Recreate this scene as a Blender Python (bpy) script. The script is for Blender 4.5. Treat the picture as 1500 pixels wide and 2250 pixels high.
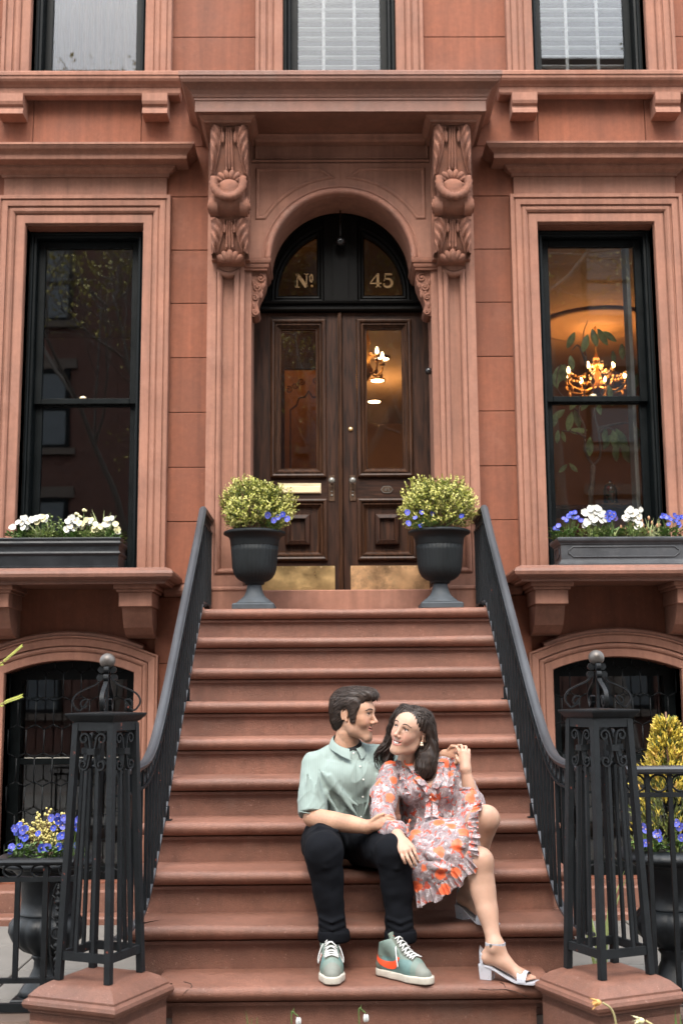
import bpy, bmesh, math, random
import numpy as np
from mathutils import Vector, Matrix, Euler, Quaternion

for _o in list(bpy.data.objects): bpy.data.objects.remove(_o)
SC = bpy.context.scene
COL = SC.collection
PI = math.pi
rad = math.radians
random.seed(45)

# ------------------------------------------------------------------ camera
CAM_F, CAM_PITCH, CAM_ROLL, CAM_YAW = 2597.57, .153802, -.007038, .010058      # focal length for a 2250 unit high frame
CAM_POS = Vector((-.0847, -7.6319, 1.2728))
_fw = Vector((math.sin(CAM_YAW)*math.cos(CAM_PITCH), math.cos(CAM_YAW)*math.cos(CAM_PITCH), math.sin(CAM_PITCH)))
_rt = Vector((math.cos(CAM_YAW), -math.sin(CAM_YAW), 0)); _up = _rt.cross(_fw)
_c, _s = math.cos(CAM_ROLL), math.sin(CAM_ROLL)
_rt, _up = _c*_rt + _s*_up, -_s*_rt + _c*_up
cd = bpy.data.cameras.new('camera')
cam = bpy.data.objects.new('camera', cd); COL.objects.link(cam)
cd.sensor_fit = 'VERTICAL'; cd.sensor_height = 36; cd.sensor_width = 24; cd.lens = 36*CAM_F/2250
cd.clip_start = .05; cd.clip_end = 500
cam.matrix_world = Matrix(((_rt.x, _up.x, -_fw.x, CAM_POS.x), (_rt.y, _up.y, -_fw.y, CAM_POS.y), (_rt.z, _up.z, -_fw.z, CAM_POS.z), (0, 0, 0, 1)))
cd.dof.use_dof = True; cd.dof.focus_distance = 5.35; cd.dof.aperture_fstop = 3.2
SC.camera = cam

# ------------------------------------------------------------------ sky, sun, exposure
SUN_EL, SUN_AZ = rad(53), rad(-8)          # azimuth measured from straight behind the camera towards its right
wd = bpy.data.worlds.new('World'); SC.world = wd; wd.use_nodes = True
nt = wd.node_tree; nt.nodes.clear()
sk = nt.nodes.new('ShaderNodeTexSky'); sk.sky_type = 'NISHITA'; sk.sun_disc = False
sk.sun_elevation = SUN_EL; sk.sun_rotation = PI - SUN_AZ; sk.air_density = 1.4; sk.dust_density = 4.0; sk.ozone_density = 1.0
# thin bright overcast: clouds of uneven brightness mixed over the clear sky
tc = nt.nodes.new('ShaderNodeTexCoord')
nz = nt.nodes.new('ShaderNodeTexNoise'); nz.inputs['Scale'].default_value = 2.2; nz.inputs['Detail'].default_value = 5
cr = nt.nodes.new('ShaderNodeValToRGB'); cr.color_ramp.elements[0].position = .3; cr.color_ramp.elements[1].position = .7
cr.color_ramp.elements[0].color = (5.2, 5.8, 6.6, 1); cr.color_ramp.elements[1].color = (9.6, 9.6, 9.4, 1)
mx = nt.nodes.new('ShaderNodeMix'); mx.data_type = 'RGBA'; mx.inputs['Factor'].default_value = .72
bg = nt.nodes.new('ShaderNodeBackground'); bg.inputs['Strength'].default_value = .15
ou = nt.nodes.new('ShaderNodeOutputWorld')
L = nt.links.new
L(tc.outputs['Generated'], nz.inputs['Vector']); L(nz.outputs['Fac'], cr.inputs['Fac'])
# an overcast sky is about three times brighter overhead than at the horizon (CIE standard overcast)
sx = nt.nodes.new('ShaderNodeSeparateXYZ'); cie = nt.nodes.new('ShaderNodeMapRange')
cie.inputs['From Min'].default_value = 0; cie.inputs['From Max'].default_value = 1; cie.inputs['To Min'].default_value = .42; cie.inputs['To Max'].default_value = 1.26
cm = nt.nodes.new('ShaderNodeVectorMath'); cm.operation = 'SCALE'
L(tc.outputs['Generated'], sx.inputs[0]); L(sx.outputs['Z'], cie.inputs['Value']); L(cr.outputs['Color'], cm.inputs[0]); L(cie.outputs['Result'], cm.inputs['Scale'])
L(sk.outputs['Color'], mx.inputs['A']); L(cm.outputs['Vector'], mx.inputs['B'])
L(mx.outputs['Result'], bg.inputs['Color']); L(bg.outputs['Background'], ou.inputs['Surface'])
sl = bpy.data.lights.new('sun', 'SUN'); sl.energy = 1.1; sl.angle = rad(28); sl.color = (1, .94, .86)
so = bpy.data.objects.new('sun', sl); COL.objects.link(so)
so.rotation_euler = (PI/2 - SUN_EL, 0, SUN_AZ)
SC.view_settings.view_transform = 'Standard'
try: SC.view_settings.look = 'None'
except Exception: pass
SC.view_settings.gamma = 1; SC.view_settings.exposure = 2.0
SC.render.engine = 'CYCLES'
SC.cycles.max_bounces = 8; SC.cycles.diffuse_bounces = 1; SC.cycles.transparent_max_bounces = 16

# ------------------------------------------------------------------ helpers
def at(px, py, Y):
    """point of the place, on the plane at depth Y, seen at photo position (px, py)"""
    px, py, Y = float(px), float(py), float(Y); d = _fw + (px-750)/CAM_F*_rt - (py-1125)/CAM_F*_up
    return CAM_POS + d*((Y-CAM_POS.y)/d.y)

WL = {}          # world position of every thing root
def thing(name, label, cat, loc=(0, 0, 0), rz=0, group=None):
    o = bpy.data.objects.new(name, None); COL.objects.link(o)
    o.empty_display_size = .05
    o.location = loc; o.rotation_euler = (0, 0, rz)
    o['label'] = label; o['category'] = cat
    if group: o['group'] = group
    WL[o] = (Vector(loc), rz)
    return o
def tag(o, label=None, cat=None, group=None, kind=None):
    if label: o['label'] = label
    if cat: o['category'] = cat
    if group: o['group'] = group
    if kind: o['kind'] = kind
    return o
def children(o): return [c for c in bpy.data.objects if c.parent == o]
def dup(root, loc=None, rz=None, label=None, group=None, mirror=False):
    def rec(o, par):
        c = o.copy(); COL.objects.link(c)
        if par is not None: c.parent = par
        for ch in o.children: rec(ch, c)
        return c
    r = rec(root, None)
    if loc is not None: r.location = loc
    if rz is not None: r.rotation_euler = (0, 0, rz)
    if label: r['label'] = label
    if group: r['group'] = group
    WL[r] = (Vector(r.location), r.rotation_euler.z)
    return r

class MB:
    def __init__(s): s.v = []; s.f = []; s.m = []; s.sm = []; s.c = None
    def add(s, vs, fs, mi=0, smooth=False):
        b = len(s.v); s.v.extend([tuple(p) for p in vs])
        for f in fs: s.f.append([b+i for i in f]); s.m.append(mi); s.sm.append(smooth)
        return s
    def box(s, x0, x1, y0, y1, z0, z1, mi=0, bev=0):
        if x1 < x0: x0, x1 = x1, x0
        if y1 < y0: y0, y1 = y1, y0
        if z1 < z0: z0, z1 = z1, z0
        if bev <= 0:
            vs = [(x0,y0,z0),(x1,y0,z0),(x1,y1,z0),(x0,y1,z0),(x0,y0,z1),(x1,y0,z1),(x1,y1,z1),(x0,y1,z1)]
            return s.add(vs, [(0,3,2,1),(4,5,6,7),(0,1,5,4),(1,2,6,5),(2,3,7,6),(3,0,4,7)], mi)
        b = min(bev, (x1-x0)/2.1, (y1-y0)/2.1, (z1-z0)/2.1)
        vs = []; idx = {}
        for ix, X in enumerate((x0, x1)):
            for iy, Y in enumerate((y0, y1)):
                for iz, Z in enumerate((z0, z1)):
                    sx, sy, sz = (1-2*ix)*b, (1-2*iy)*b, (1-2*iz)*b
                    for k, p in enumerate(((X, Y+sy, Z+sz), (X+sx, Y, Z+sz), (X+sx, Y+sy, Z))):
                        idx[ix, iy, iz, k] = len(vs); vs.append(p)
        fs = []
        q = lambda *a: fs.append([idx[t] for t in a])
        for i in (0, 1):
            q(*[(i, a, b_, 0) for a, b_ in (((0,0),(0,1),(1,1),(1,0)) if i == 0 else ((0,0),(1,0),(1,1),(0,1)))])
            q(*[(a, i, b_, 1) for a, b_ in (((0,0),(1,0),(1,1),(0,1)) if i == 0 else ((0,0),(0,1),(1,1),(1,0)))])
            q(*[(a, b_, i, 2) for a, b_ in (((0,0),(0,1),(1,1),(1,0)) if i == 0 else ((0,0),(1,0),(1,1),(0,1)))])
        for i in (0, 1):
            for j in (0, 1):
                a = [(i, j, 0, 0), (i, j, 1, 0), (i, j, 1, 1), (i, j, 0, 1)]
                q(*(a if i == j else a[::-1]))
                a = [(i, 0, j, 0), (i, 1, j, 0), (i, 1, j, 2), (i, 0, j, 2)]
                q(*(a[::-1] if i == j else a))
                a = [(0, i, j, 1), (1, i, j, 1), (1, i, j, 2), (0, i, j, 2)]
                q(*(a if i == j else a[::-1]))
        for ix in (0, 1):
            for iy in (0, 1):
                for iz in (0, 1):
                    a = [(ix, iy, iz, k) for k in range(3)]
                    q(*(a if (ix+iy+iz) % 2 == 0 else a[::-1]))
        return s.add(vs, fs, mi)
    def bar(s, p, q, w, d=None, mi=0, up=(0, 0, 1), bev=0):
        """rectangular bar from p to q, w across, d along up-ish"""
        p, q = Vector(p), Vector(q); d = d or w
        t = (q-p).normalized(); u = Vector(up)
        if abs(t.dot(u)) > .98: u = Vector((0, 1, 0))
        a = t.cross(u).normalized(); b = a.cross(t).normalized()
        vs = []
        for P in (p, q):
            for i, j in ((-1,-1),(1,-1),(1,1),(-1,1)): vs.append(P + a*(i*w/2) + b*(j*d/2))
        return s.add(vs, [(0,1,2,3),(7,6,5,4),(0,4,5,1),(1,5,6,2),(2,6,7,3),(3,7,4,0)], mi)
    def tube(s, pts, r, n=8, mi=0, smooth=True, closed=False, cap=True, flat=1.0, up=None):
        """round (or flattened) tube along points; r a number or list"""
        P = [Vector(p) for p in pts]; N = len(P)
        R = list(r) if hasattr(r, '__len__') else [r]*N
        vs = []; fs = []
        prev = Vector(up) if up is not None else None
        for i in range(N):
            if closed: t = P[(i+1) % N]-P[i-1]
            else: t = P[min(i+1, N-1)]-P[max(i-1, 0)]
            if t.length < 1e-9: t = Vector((0, 0, 1))
            t.normalize()
            if prev is None: prev = Vector((0, 0, 1)) if abs(t.z) < .9 else Vector((1, 0, 0))
            a = prev - t*prev.dot(t)
            if a.length < 1e-6: a = t.orthogonal()
            a.normalize()
            if up is None: prev = a
            b = t.cross(a)
            for k in range(n):
                th = 2*PI*k/n
                vs.append(P[i] + a*(R[i]*math.cos(th)) + b*(R[i]*flat*math.sin(th)))
        M = N if closed else N-1
        for i in range(M):
            j = (i+1) % N
            for k in range(n):
                l = (k+1) % n
                fs.append((i*n+k, i*n+l, j*n+l, j*n+k))
        if cap and not closed:
            fs.append(tuple(range(n-1, -1, -1))); fs.append(tuple((N-1)*n+k for k in range(n)))
        return s.add(vs, fs, mi, smooth)
    def strip(s, pts, w, t, side=(0, 1, 0), mi=0, closed=False):
        """flat iron strip bent along points: w along side, t thick"""
        P = [Vector(p) for p in pts]; N = len(P); sd = Vector(side).normalized(); vs = []; fs = []
        for i in range(N):
            tt = (P[(i+1) % N]-P[i-1]) if closed else (P[min(i+1, N-1)]-P[max(i-1, 0)])
            tt.normalize(); n_ = tt.cross(sd)
            if n_.length < 1e-6: n_ = sd.orthogonal()
            n_.normalize()
            for a, b in ((-1,-1),(1,-1),(1,1),(-1,1)): vs.append(P[i] + sd*(a*w/2) + n_*(b*t/2))
        M = N if closed else N-1
        for i in range(M):
            j = (i+1) % N
            for k in range(4):
                l = (k+1) % 4; fs.append((i*4+k, i*4+l, j*4+l, j*4+k))
        if not closed: fs.append((3,2,1,0)); fs.append(tuple((N-1)*4+k for k in range(4)))
        return s.add(vs, fs, mi)
    def lathe(s, prof, c=(0, 0, 0), n=32, mi=0, smooth=True, ripple=None, sq=None):
        """prof list of (r, z); ripple(theta, i) multiplies r"""
        vs = []; fs = []; N = len(prof); c = Vector(c)
        for i, (r, z) in enumerate(prof):
            for k in range(n):
                th = 2*PI*k/n; rr = r*(ripple(th, i) if ripple else 1)
                vs.append(c + Vector((rr*math.cos(th), rr*math.sin(th), z)))
        for i in range(N-1):
            for k in range(n):
                l = (k+1) % n; fs.append((i*n+k, i*n+l, (i+1)*n+l, (i+1)*n+k))
        if prof[0][0] > 1e-6: fs.append(tuple(range(n-1, -1, -1)))
        if prof[-1][0] > 1e-6: fs.append(tuple((N-1)*n+k for k in range(n)))
        return s.add(vs, fs, mi, smooth)
    def ball(s, c, r, n=12, m=8, mi=0, sc=(1, 1, 1)):
        c = Vector(c); vs = [c+Vector((0, 0, -r*sc[2]))]; fs = []
        for i in range(1, m):
            ph = -PI/2+PI*i/m
            for k in range(n):
                th = 2*PI*k/n; vs.append(c+Vector((r*sc[0]*math.cos(ph)*math.cos(th), r*sc[1]*math.cos(ph)*math.sin(th), r*sc[2]*math.sin(ph))))
        vs.append(c+Vector((0, 0, r*sc[2]))); T = len(vs)-1
        for k in range(n): fs.append((0, 1+(k+1) % n, 1+k)); fs.append((T, T-n+k, T-n+(k+1) % n))
        for i in range(m-2):
            for k in range(n): l = (k+1) % n; fs.append((1+i*n+k, 1+i*n+l, 1+(i+1)*n+l, 1+(i+1)*n+k))
        return s.add(vs, fs, mi, True)
    def prism(s, poly, y0, y1, mi=0, plane='xz'):
        """polygon in xz (or xy, yz) extruded along the third axis; poly counter-clockwise"""
        n = len(poly)
        def P(a, b, h): return (a, h, b) if plane == 'xz' else (a, b, h) if plane == 'xy' else (h, a, b)
        vs = [P(a, b, y0) for a, b in poly]+[P(a, b, y1) for a, b in poly]
        fs = [tuple(range(n)), tuple(range(2*n-1, n-1, -1))]+[(i, i+n, (i+1) % n+n, (i+1) % n) for i in range(n)]
        return s.add(vs, fs, mi)
    def sweep_xz(s, path, prof, y0=0, closed=False, mi=0, smooth=False, side=1, caps=True):
        """profile (u outward-left of the path, v towards the street) swept along a path in the xz plane, mitred"""
        n = len(path); N = len(prof); vs = []; fs = []
        P = [Vector(p) for p in path]
        for i in range(n):
            a = P[i]-P[i-1] if (i > 0 or closed) else P[1]-P[0]
            b = P[(i+1) % n]-P[i] if (i < n-1 or closed) else P[-1]-P[-2]
            a.normalize(); b.normalize()
            na = Vector((-a.y, a.x)); nb = Vector((-b.y, b.x)); m_ = na+nb
            m_ = m_/max(m_.dot(na), .2) if m_.length > 1e-6 else na
            for u, v in prof: q = P[i]+m_*(u*side); vs.append((q.x, y0-v, q.y))
        M = n if closed else n-1
        for i in range(M):
            j = (i+1) % n
            for k in range(N-1): fs.append((i*N+k, i*N+k+1, j*N+k+1, j*N+k))
        if caps and not closed: fs.append(tuple(range(N-1, -1, -1))); fs.append(tuple((n-1)*N+k for k in range(N)))
        return s.add(vs, fs, mi, smooth)
    def sweep_xy(s, path, prof, closed=False, mi=0, smooth=False, side=1, caps=True, z0=0):
        """profile (u outward, z) swept along a plan path (x, y), mitred; outward is left of the path times side"""
        n = len(path); N = len(prof); vs = []; fs = []
        P = [Vector(p) for p in path]
        for i in range(n):
            a = P[i]-P[i-1] if (i > 0 or closed) else P[1]-P[0]
            b = P[(i+1) % n]-P[i] if (i < n-1 or closed) else P[-1]-P[-2]
            a.normalize(); b.normalize()
            na = Vector((-a.y, a.x)); nb = Vector((-b.y, b.x)); m_ = na+nb
            m_ = m_/max(m_.dot(na), .2) if m_.length > 1e-6 else na
            for u, z in prof: q = P[i]+m_*(u*side); vs.append((q.x, q.y, z0+z))
        M = n if closed else n-1
        for i in range(M):
            j = (i+1) % n
            for k in range(N-1): fs.append((i*N+k, i*N+k+1, j*N+k+1, j*N+k))
        if caps and not closed: fs.append(tuple(range(N-1, -1, -1))); fs.append(tuple((n-1)*N+k for k in range(N)))
        return s.add(vs, fs, mi, smooth)
    def grid(s, f, nu, nv, mi=0, smooth=True, cu=False, cv=False):
        vs = [f(i/(nu if cu else nu-1), j/(nv if cv else nv-1)) for i in range(nu) for j in range(nv)]; fs = []
        for i in range(nu if cu else nu-1):
            for j in range(nv if cv else nv-1):
                a, b = (i+1) % nu, (j+1) % nv
                fs.append((i*nv+j, a*nv+j, a*nv+b, i*nv+b))
        return s.add(vs, fs, mi, smooth)
    def build(s, name, mat, parent=None, fix=True, smooth_angle=None, kind=None, label=None):
        me = bpy.data.meshes.new(name)
        V = s.v
        if parent is not None and parent in WL:
            o_, rz = WL[parent]
            if rz:
                ca, sa = math.cos(-rz), math.sin(-rz)
                V = [((x-o_.x)*ca-(y-o_.y)*sa, (x-o_.x)*sa+(y-o_.y)*ca, z-o_.z) for x, y, z in V]
            else: V = [(x-o_.x, y-o_.y, z-o_.z) for x, y, z in V]
        me.from_pydata([tuple(p) for p in V], [], s.f)
        for m_ in (mat if isinstance(mat, (list, tuple)) else [mat]): me.materials.append(m_)
        me.polygons.foreach_set('material_index', s.m)
        me.polygons.foreach_set('use_smooth', s.sm)
        me.update()
        if fix:
            bm = bmesh.new(); bm.from_mesh(me); bmesh.ops.recalc_face_normals(bm, faces=bm.faces); bm.to_mesh(me); bm.free()
        if smooth_angle is not None:
            me.polygons.foreach_set('use_smooth', [True]*len(me.polygons)); me.set_sharp_from_angle(angle=rad(smooth_angle))
        ob = bpy.data.objects.new(name, me); COL.objects.link(ob)
        if parent is not None:
            ob.parent = parent
            WL[ob] = WL[parent]
        else: WL[ob] = (Vector((0, 0, 0)), 0)
        if kind: ob['kind'] = kind
        if label: ob['label'] = label
        return ob

def sub(src, name, mat, parent, **k): return src.build(name, mat, parent, **k)

def arc(cx, cz, r, a0, a1, n, rz=None):
    return [(cx+r*math.cos(a0+(a1-a0)*i/n), cz+(rz or r)*math.sin(a0+(a1-a0)*i/n)) for i in range(n+1)]
def bez(p, n=16):
    """smooth curve (Catmull-Rom) through the points"""
    P = [Vector(q) for q in p]; out = []
    for i in range(len(P)-1):
        a = P[i-1] if i > 0 else 2*P[0]-P[1]; b, c = P[i], P[i+1]; d = P[i+2] if i+2 < len(P) else 2*P[-1]-P[-2]
        for k in range(n):
            t = k/n
            out.append(.5*((2*b)+(c-a)*t+(2*a-5*b+4*c-d)*t*t+(3*b-a-3*c+d)*t**3))
    out.append(P[-1]); return out

# ------------------------------------------------------------------ materials
MATS = {}
def mat(name, col, rough=.6, metal=0, var=.12, vscale=6, bump=0, bscale=80, spec=.5, coords='pos', dirt=None, dirt_scale=2.5, rnd=0.0, stretch=(1, 1, 1),
        coat=0, sss=0, trans=0, detail=6, attr=None, speck=None, sheen=0, grain=0, streak=0, patch=None):
    if name in MATS: return MATS[name]
    m = bpy.data.materials.new(name); m.use_nodes = True; MATS[name] = m
    nt = m.node_tree; N = nt.nodes.new; Lk = nt.links.new
    b = nt.nodes['Principled BSDF']
    b.inputs['Roughness'].default_value = rough; b.inputs['Metallic'].default_value = metal
    b.inputs['Specular IOR Level'].default_value = spec
    if coat: b.inputs['Coat Weight'].default_value = coat; b.inputs['Coat Roughness'].default_value = .25
    if sss:
        b.inputs['Subsurface Weight'].default_value = sss; b.inputs['Subsurface Radius'].default_value = (.012, .005, .003); b.inputs['Subsurface Scale'].default_value = 1
    if trans: b.inputs['Transmission Weight'].default_value = trans
    if sheen: b.inputs['Sheen Weight'].default_value = sheen
    if coords == 'pos': vec = N('ShaderNodeNewGeometry').outputs['Position']
    else: vec = N('ShaderNodeTexCoord').outputs['Object']
    if stretch != (1, 1, 1):
        mp = N('ShaderNodeMapping'); mp.inputs['Scale'].default_value = stretch; Lk(vec, mp.inputs['Vector']); vec = mp.outputs['Vector']
    n1 = N('ShaderNodeTexNoise'); n1.inputs['Scale'].default_value = vscale; n1.inputs['Detail'].default_value = detail; n1.inputs['Roughness'].default_value = .62
    Lk(vec, n1.inputs['Vector'])
    def mul(cin, facin, lo, hi):
        mr = N('ShaderNodeMapRange'); mr.inputs['From Min'].default_value = .3; mr.inputs['From Max'].default_value = .7
        mr.inputs['To Min'].default_value = lo; mr.inputs['To Max'].default_value = hi; Lk(facin, mr.inputs['Value'])
        mm = N('ShaderNodeVectorMath'); mm.operation = 'SCALE'; Lk(cin, mm.inputs[0]); Lk(mr.outputs['Result'], mm.inputs['Scale'])
        return mm.outputs['Vector']
    if attr:
        an = N('ShaderNodeAttribute'); an.attribute_name = attr; cur = an.outputs['Color']
    else:
        rgb = N('ShaderNodeRGB'); rgb.outputs[0].default_value = (*col, 1); cur = rgb.outputs[0]
    if var: cur = mul(cur, n1.outputs['Fac'], 1-var, 1+var)
    if grain:
        ng = N('ShaderNodeTexNoise'); ng.inputs['Scale'].default_value = 210; ng.inputs['Detail'].default_value = 3; ng.inputs['Roughness'].default_value = .8; Lk(vec, ng.inputs['Vector']); cur = mul(cur, ng.outputs['Fac'], 1-grain, 1+grain)
        nb = N('ShaderNodeTexNoise'); nb.inputs['Scale'].default_value = 34; nb.inputs['Detail'].default_value = 4; Lk(vec, nb.inputs['Vector']); cur = mul(cur, nb.outputs['Fac'], 1-grain*.6, 1+grain*.6)
    if streak:      # rain streaks: noise drawn out downwards, in broad uneven bands
        ms = N('ShaderNodeMapping'); ms.inputs['Scale'].default_value = (9, 9, .55); Lk(N('ShaderNodeNewGeometry').outputs['Position'], ms.inputs['Vector'])
        ns = N('ShaderNodeTexNoise'); ns.inputs['Scale'].default_value = 1.6; ns.inputs['Detail'].default_value = 7; ns.inputs['Roughness'].default_value = .68; ns.inputs['Distortion'].default_value = .4; Lk(ms.outputs['Vector'], ns.inputs['Vector']); cur = mul(cur, ns.outputs['Fac'], 1-streak, 1+streak*.7)
    if patch:       # pale, worn or repaired patches with ragged edges
        npn = N('ShaderNodeTexNoise'); npn.inputs['Scale'].default_value = patch[4]; npn.inputs['Detail'].default_value = 9; npn.inputs['Roughness'].default_value = .72; Lk(vec, npn.inputs['Vector'])
        rp = N('ShaderNodeValToRGB'); rp.color_ramp.elements[0].position = .57; rp.color_ramp.elements[1].position = .72; rp.color_ramp.elements[1].color = (patch[3],)*3+(1,); Lk(npn.outputs['Fac'], rp.inputs['Fac'])
        mp_ = N('ShaderNodeMix'); mp_.data_type = 'RGBA'; Lk(rp.outputs['Color'], mp_.inputs['Factor']); Lk(cur, mp_.inputs['A']); mp_.inputs['B'].default_value = (*patch[:3], 1); cur = mp_.outputs['Result']
    if rnd:
        oi = N('ShaderNodeObjectInfo'); mr = N('ShaderNodeMapRange'); mr.inputs['To Min'].default_value = 1-rnd; mr.inputs['To Max'].default_value = 1+rnd
        Lk(oi.outputs['Random'], mr.inputs['Value']); mm = N('ShaderNodeVectorMath'); mm.operation = 'SCALE'; Lk(cur, mm.inputs[0]); Lk(mr.outputs['Result'], mm.inputs['Scale']); cur = mm.outputs['Vector']
    if dirt:
        n2 = N('ShaderNodeTexNoise'); n2.inputs['Scale'].default_value = dirt_scale; n2.inputs['Detail'].default_value = 8; n2.inputs['Roughness'].default_value = .7
        Lk(vec, n2.inputs['Vector'])
        r2 = N('ShaderNodeValToRGB'); r2.color_ramp.elements[0].position = .5; r2.color_ramp.elements[1].position = .78
        r2.color_ramp.elements[1].color = (dirt[3],)*3+(1,); Lk(n2.outputs['Fac'], r2.inputs['Fac'])
        mx = N('ShaderNodeMix'); mx.data_type = 'RGBA'; Lk(r2.outputs['Color'], mx.inputs['Factor']); Lk(cur, mx.inputs['A']); mx.inputs['B'].default_value = (*dirt[:3], 1); cur = mx.outputs['Result']
    if speck:
        vn = N('ShaderNodeTexNoise'); vn.inputs['Scale'].default_value = speck[4]; vn.inputs['Detail'].default_value = 2; Lk(vec, vn.inputs['Vector'])
        r3 = N('ShaderNodeValToRGB'); r3.color_ramp.elements[0].position = speck[3]; r3.color_ramp.elements[1].position = min(1, speck[3]+.03); Lk(vn.outputs['Fac'], r3.inputs['Fac'])
        mx = N('ShaderNodeMix'); mx.data_type = 'RGBA'; Lk(r3.outputs['Color'], mx.inputs['Factor']); Lk(cur, mx.inputs['A']); mx.inputs['B'].default_value = (*speck[:3], 1); cur = mx.outputs['Result']
    Lk(cur, b.inputs['Base Color'])
    if bump:
        n3 = N('ShaderNodeTexNoise'); n3.inputs['Scale'].default_value = bscale; n3.inputs['Detail'].default_value = 6; n3.inputs['Roughness'].default_value = .7
        Lk(vec, n3.inputs['Vector'])
        bp = N('ShaderNodeBump'); bp.inputs['Strength'].default_value = min(1, bump); bp.inputs['Distance'].default_value = .004*max(1, bump)
        Lk(n3.outputs['Fac'], bp.inputs['Height']); Lk(bp.outputs['Normal'], b.inputs['Normal'])
    rr = N('ShaderNodeMapRange'); rr.inputs['From Min'].default_value = .3; rr.inputs['From Max'].default_value = .7
    rr.inputs['To Min'].default_value = max(.02, rough-.08); rr.inputs['To Max'].default_value = min(1, rough+.08)
    Lk(n1.outputs['Fac'], rr.inputs['Value']); Lk(rr.outputs['Result'], b.inputs['Roughness'])
    return m
def emit(name, col, st):
    m = bpy.data.materials.new(name); m.use_nodes = True; b = m.node_tree.nodes['Principled BSDF']
    b.inputs['Base Color'].default_value = (*col, 1); b.inputs['Emission Color'].default_value = (*col, 1); b.inputs['Emission Strength'].default_value = st
    return m
def glass_mat(name, tint=(.9, .95, .95), rough=.0, ior=1.5, wav=0, k=2.2):
    """thin pane: mirror reflection by Fresnel, the rest goes straight through"""
    m = bpy.data.materials.new(name); m.use_nodes = True; nt = m.node_tree; N = nt.nodes.new; Lk = nt.links.new
    nt.nodes.remove(nt.nodes['Principled BSDF']); o = nt.nodes['Material Output']
    fr = N('ShaderNodeFresnel'); fr.inputs['IOR'].default_value = ior
    g = N('ShaderNodeBsdfGlossy'); g.inputs['Roughness'].default_value = rough; g.inputs['Color'].default_value = (1, 1, 1, 1)
    t = N('ShaderNodeBsdfTransparent'); t.inputs['Color'].default_value = (*tint, 1)
    mx = N('ShaderNodeMixShader')
    if wav:
        n3 = N('ShaderNodeTexNoise'); n3.inputs['Scale'].default_value = 3.0; n3.inputs['Detail'].default_value = 2
        bp = N('ShaderNodeBump'); bp.inputs['Strength'].default_value = wav; bp.inputs['Distance'].default_value = .01
        Lk(N('ShaderNodeNewGeometry').outputs['Position'], n3.inputs['Vector']); Lk(n3.outputs['Fac'], bp.inputs['Height']); Lk(bp.outputs['Normal'], g.inputs['Normal'])
    mt = N('ShaderNodeMath'); mt.operation = 'MULTIPLY'; mt.inputs[1].default_value = k; mt.use_clamp = True
    Lk(fr.outputs['Fac'], mt.inputs[0]); Lk(mt.outputs[0], mx.inputs['Fac']); Lk(t.outputs[0], mx.inputs[1]); Lk(g.outputs[0], mx.inputs[2]); Lk(mx.outputs[0], o.inputs['Surface'])
    return m

STONE = mat('brownstone', (0.197, 0.066, 0.035), .84, var=.16, vscale=1.7, bump=.5, bscale=230, dirt=(0.128, 0.043, 0.026, 0.65), dirt_scale=1.5, rnd=.085, speck=(0.248, 0.097, 0.059, 0.69, 110.0), grain=.13, streak=.22, patch=(0.256, 0.104, 0.065, 0.6, 2.3))
STONE_TRIM = mat('brownstone_trim', (.268, .124, .083), .82, var=.16, vscale=2.5, bump=.45, bscale=220, dirt=(0.159, 0.064, 0.041, 0.6), dirt_scale=3.2, rnd=.03, grain=.10, streak=.24, patch=(0.327, 0.165, 0.119, 0.6, 3.1))
STONE_STEP = mat('brownstone_step', (.180, .078, .051), .55, var=.2, vscale=3, bump=.8, bscale=180, dirt=(.095, .042, .029, .75), dirt_scale=2.6, rnd=.12, speck=(.27, .15, .11, .69, 90), grain=.16, streak=.12, patch=(.275, .160, .118, .75, 2.6))
STONE_CARVED = mat('brownstone_carved', (0.211, 0.089, 0.056), .85, var=.22, vscale=14, bump=.8, bscale=150, dirt=(0.112, 0.048, 0.034, 0.85), dirt_scale=10, grain=.12, patch=(0.292, 0.147, 0.103, 0.6, 12.0))
STONE_WORN = mat('brownstone_worn', (0.275, 0.125, 0.086), .85, var=.2, vscale=5, bump=.7, bscale=120, dirt=(0.361, 0.258, 0.215, 0.85), dirt_scale=6, grain=.14, patch=(0.146, 0.077, 0.060, 0.6, 9.0))
IRON = mat('black_painted_iron', (.0095, .0112, .0128), .5, spec=.2, var=.25, vscale=20, bump=.35, bscale=60, speck=(.16, .045, .03, .735, 45))
IRON_RAIL = mat('grey_rail_sky_sheen', (.038, .041, .047), .42, var=.2, vscale=9, bump=.2, bscale=40, dirt=(.02, .02, .022, .7), dirt_scale=8, stretch=(1, .3, .3))  # grey, lightened in colour for the sky reflected on the rails
BLACKWOOD = mat('black_painted_wood', (.0014, .003, .0036), .45, spec=.16, var=.2, vscale=8, bump=.15, bscale=60)
# ================================================================== THE HOUSE
house = thing('brownstone_house', 'red brownstone townhouse front with arched double door and tall sash windows', 'house')
PW = (1.330, 2.122, 2.07, 4.42)           # parlour window opening (mirrored), x0 x1 z0 z1
BW = (1.335, 2.155, .13, 1.425, 1.505)    # basement window: x0 x1 sill spring crown
UPW = [(-2.135, -1.342), (-.392, .392), (1.342, 2.135)]; UZ0, UZ1 = 5.50, 7.4
DW = .60
HX, HZ = 3.9, 8.2
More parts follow.
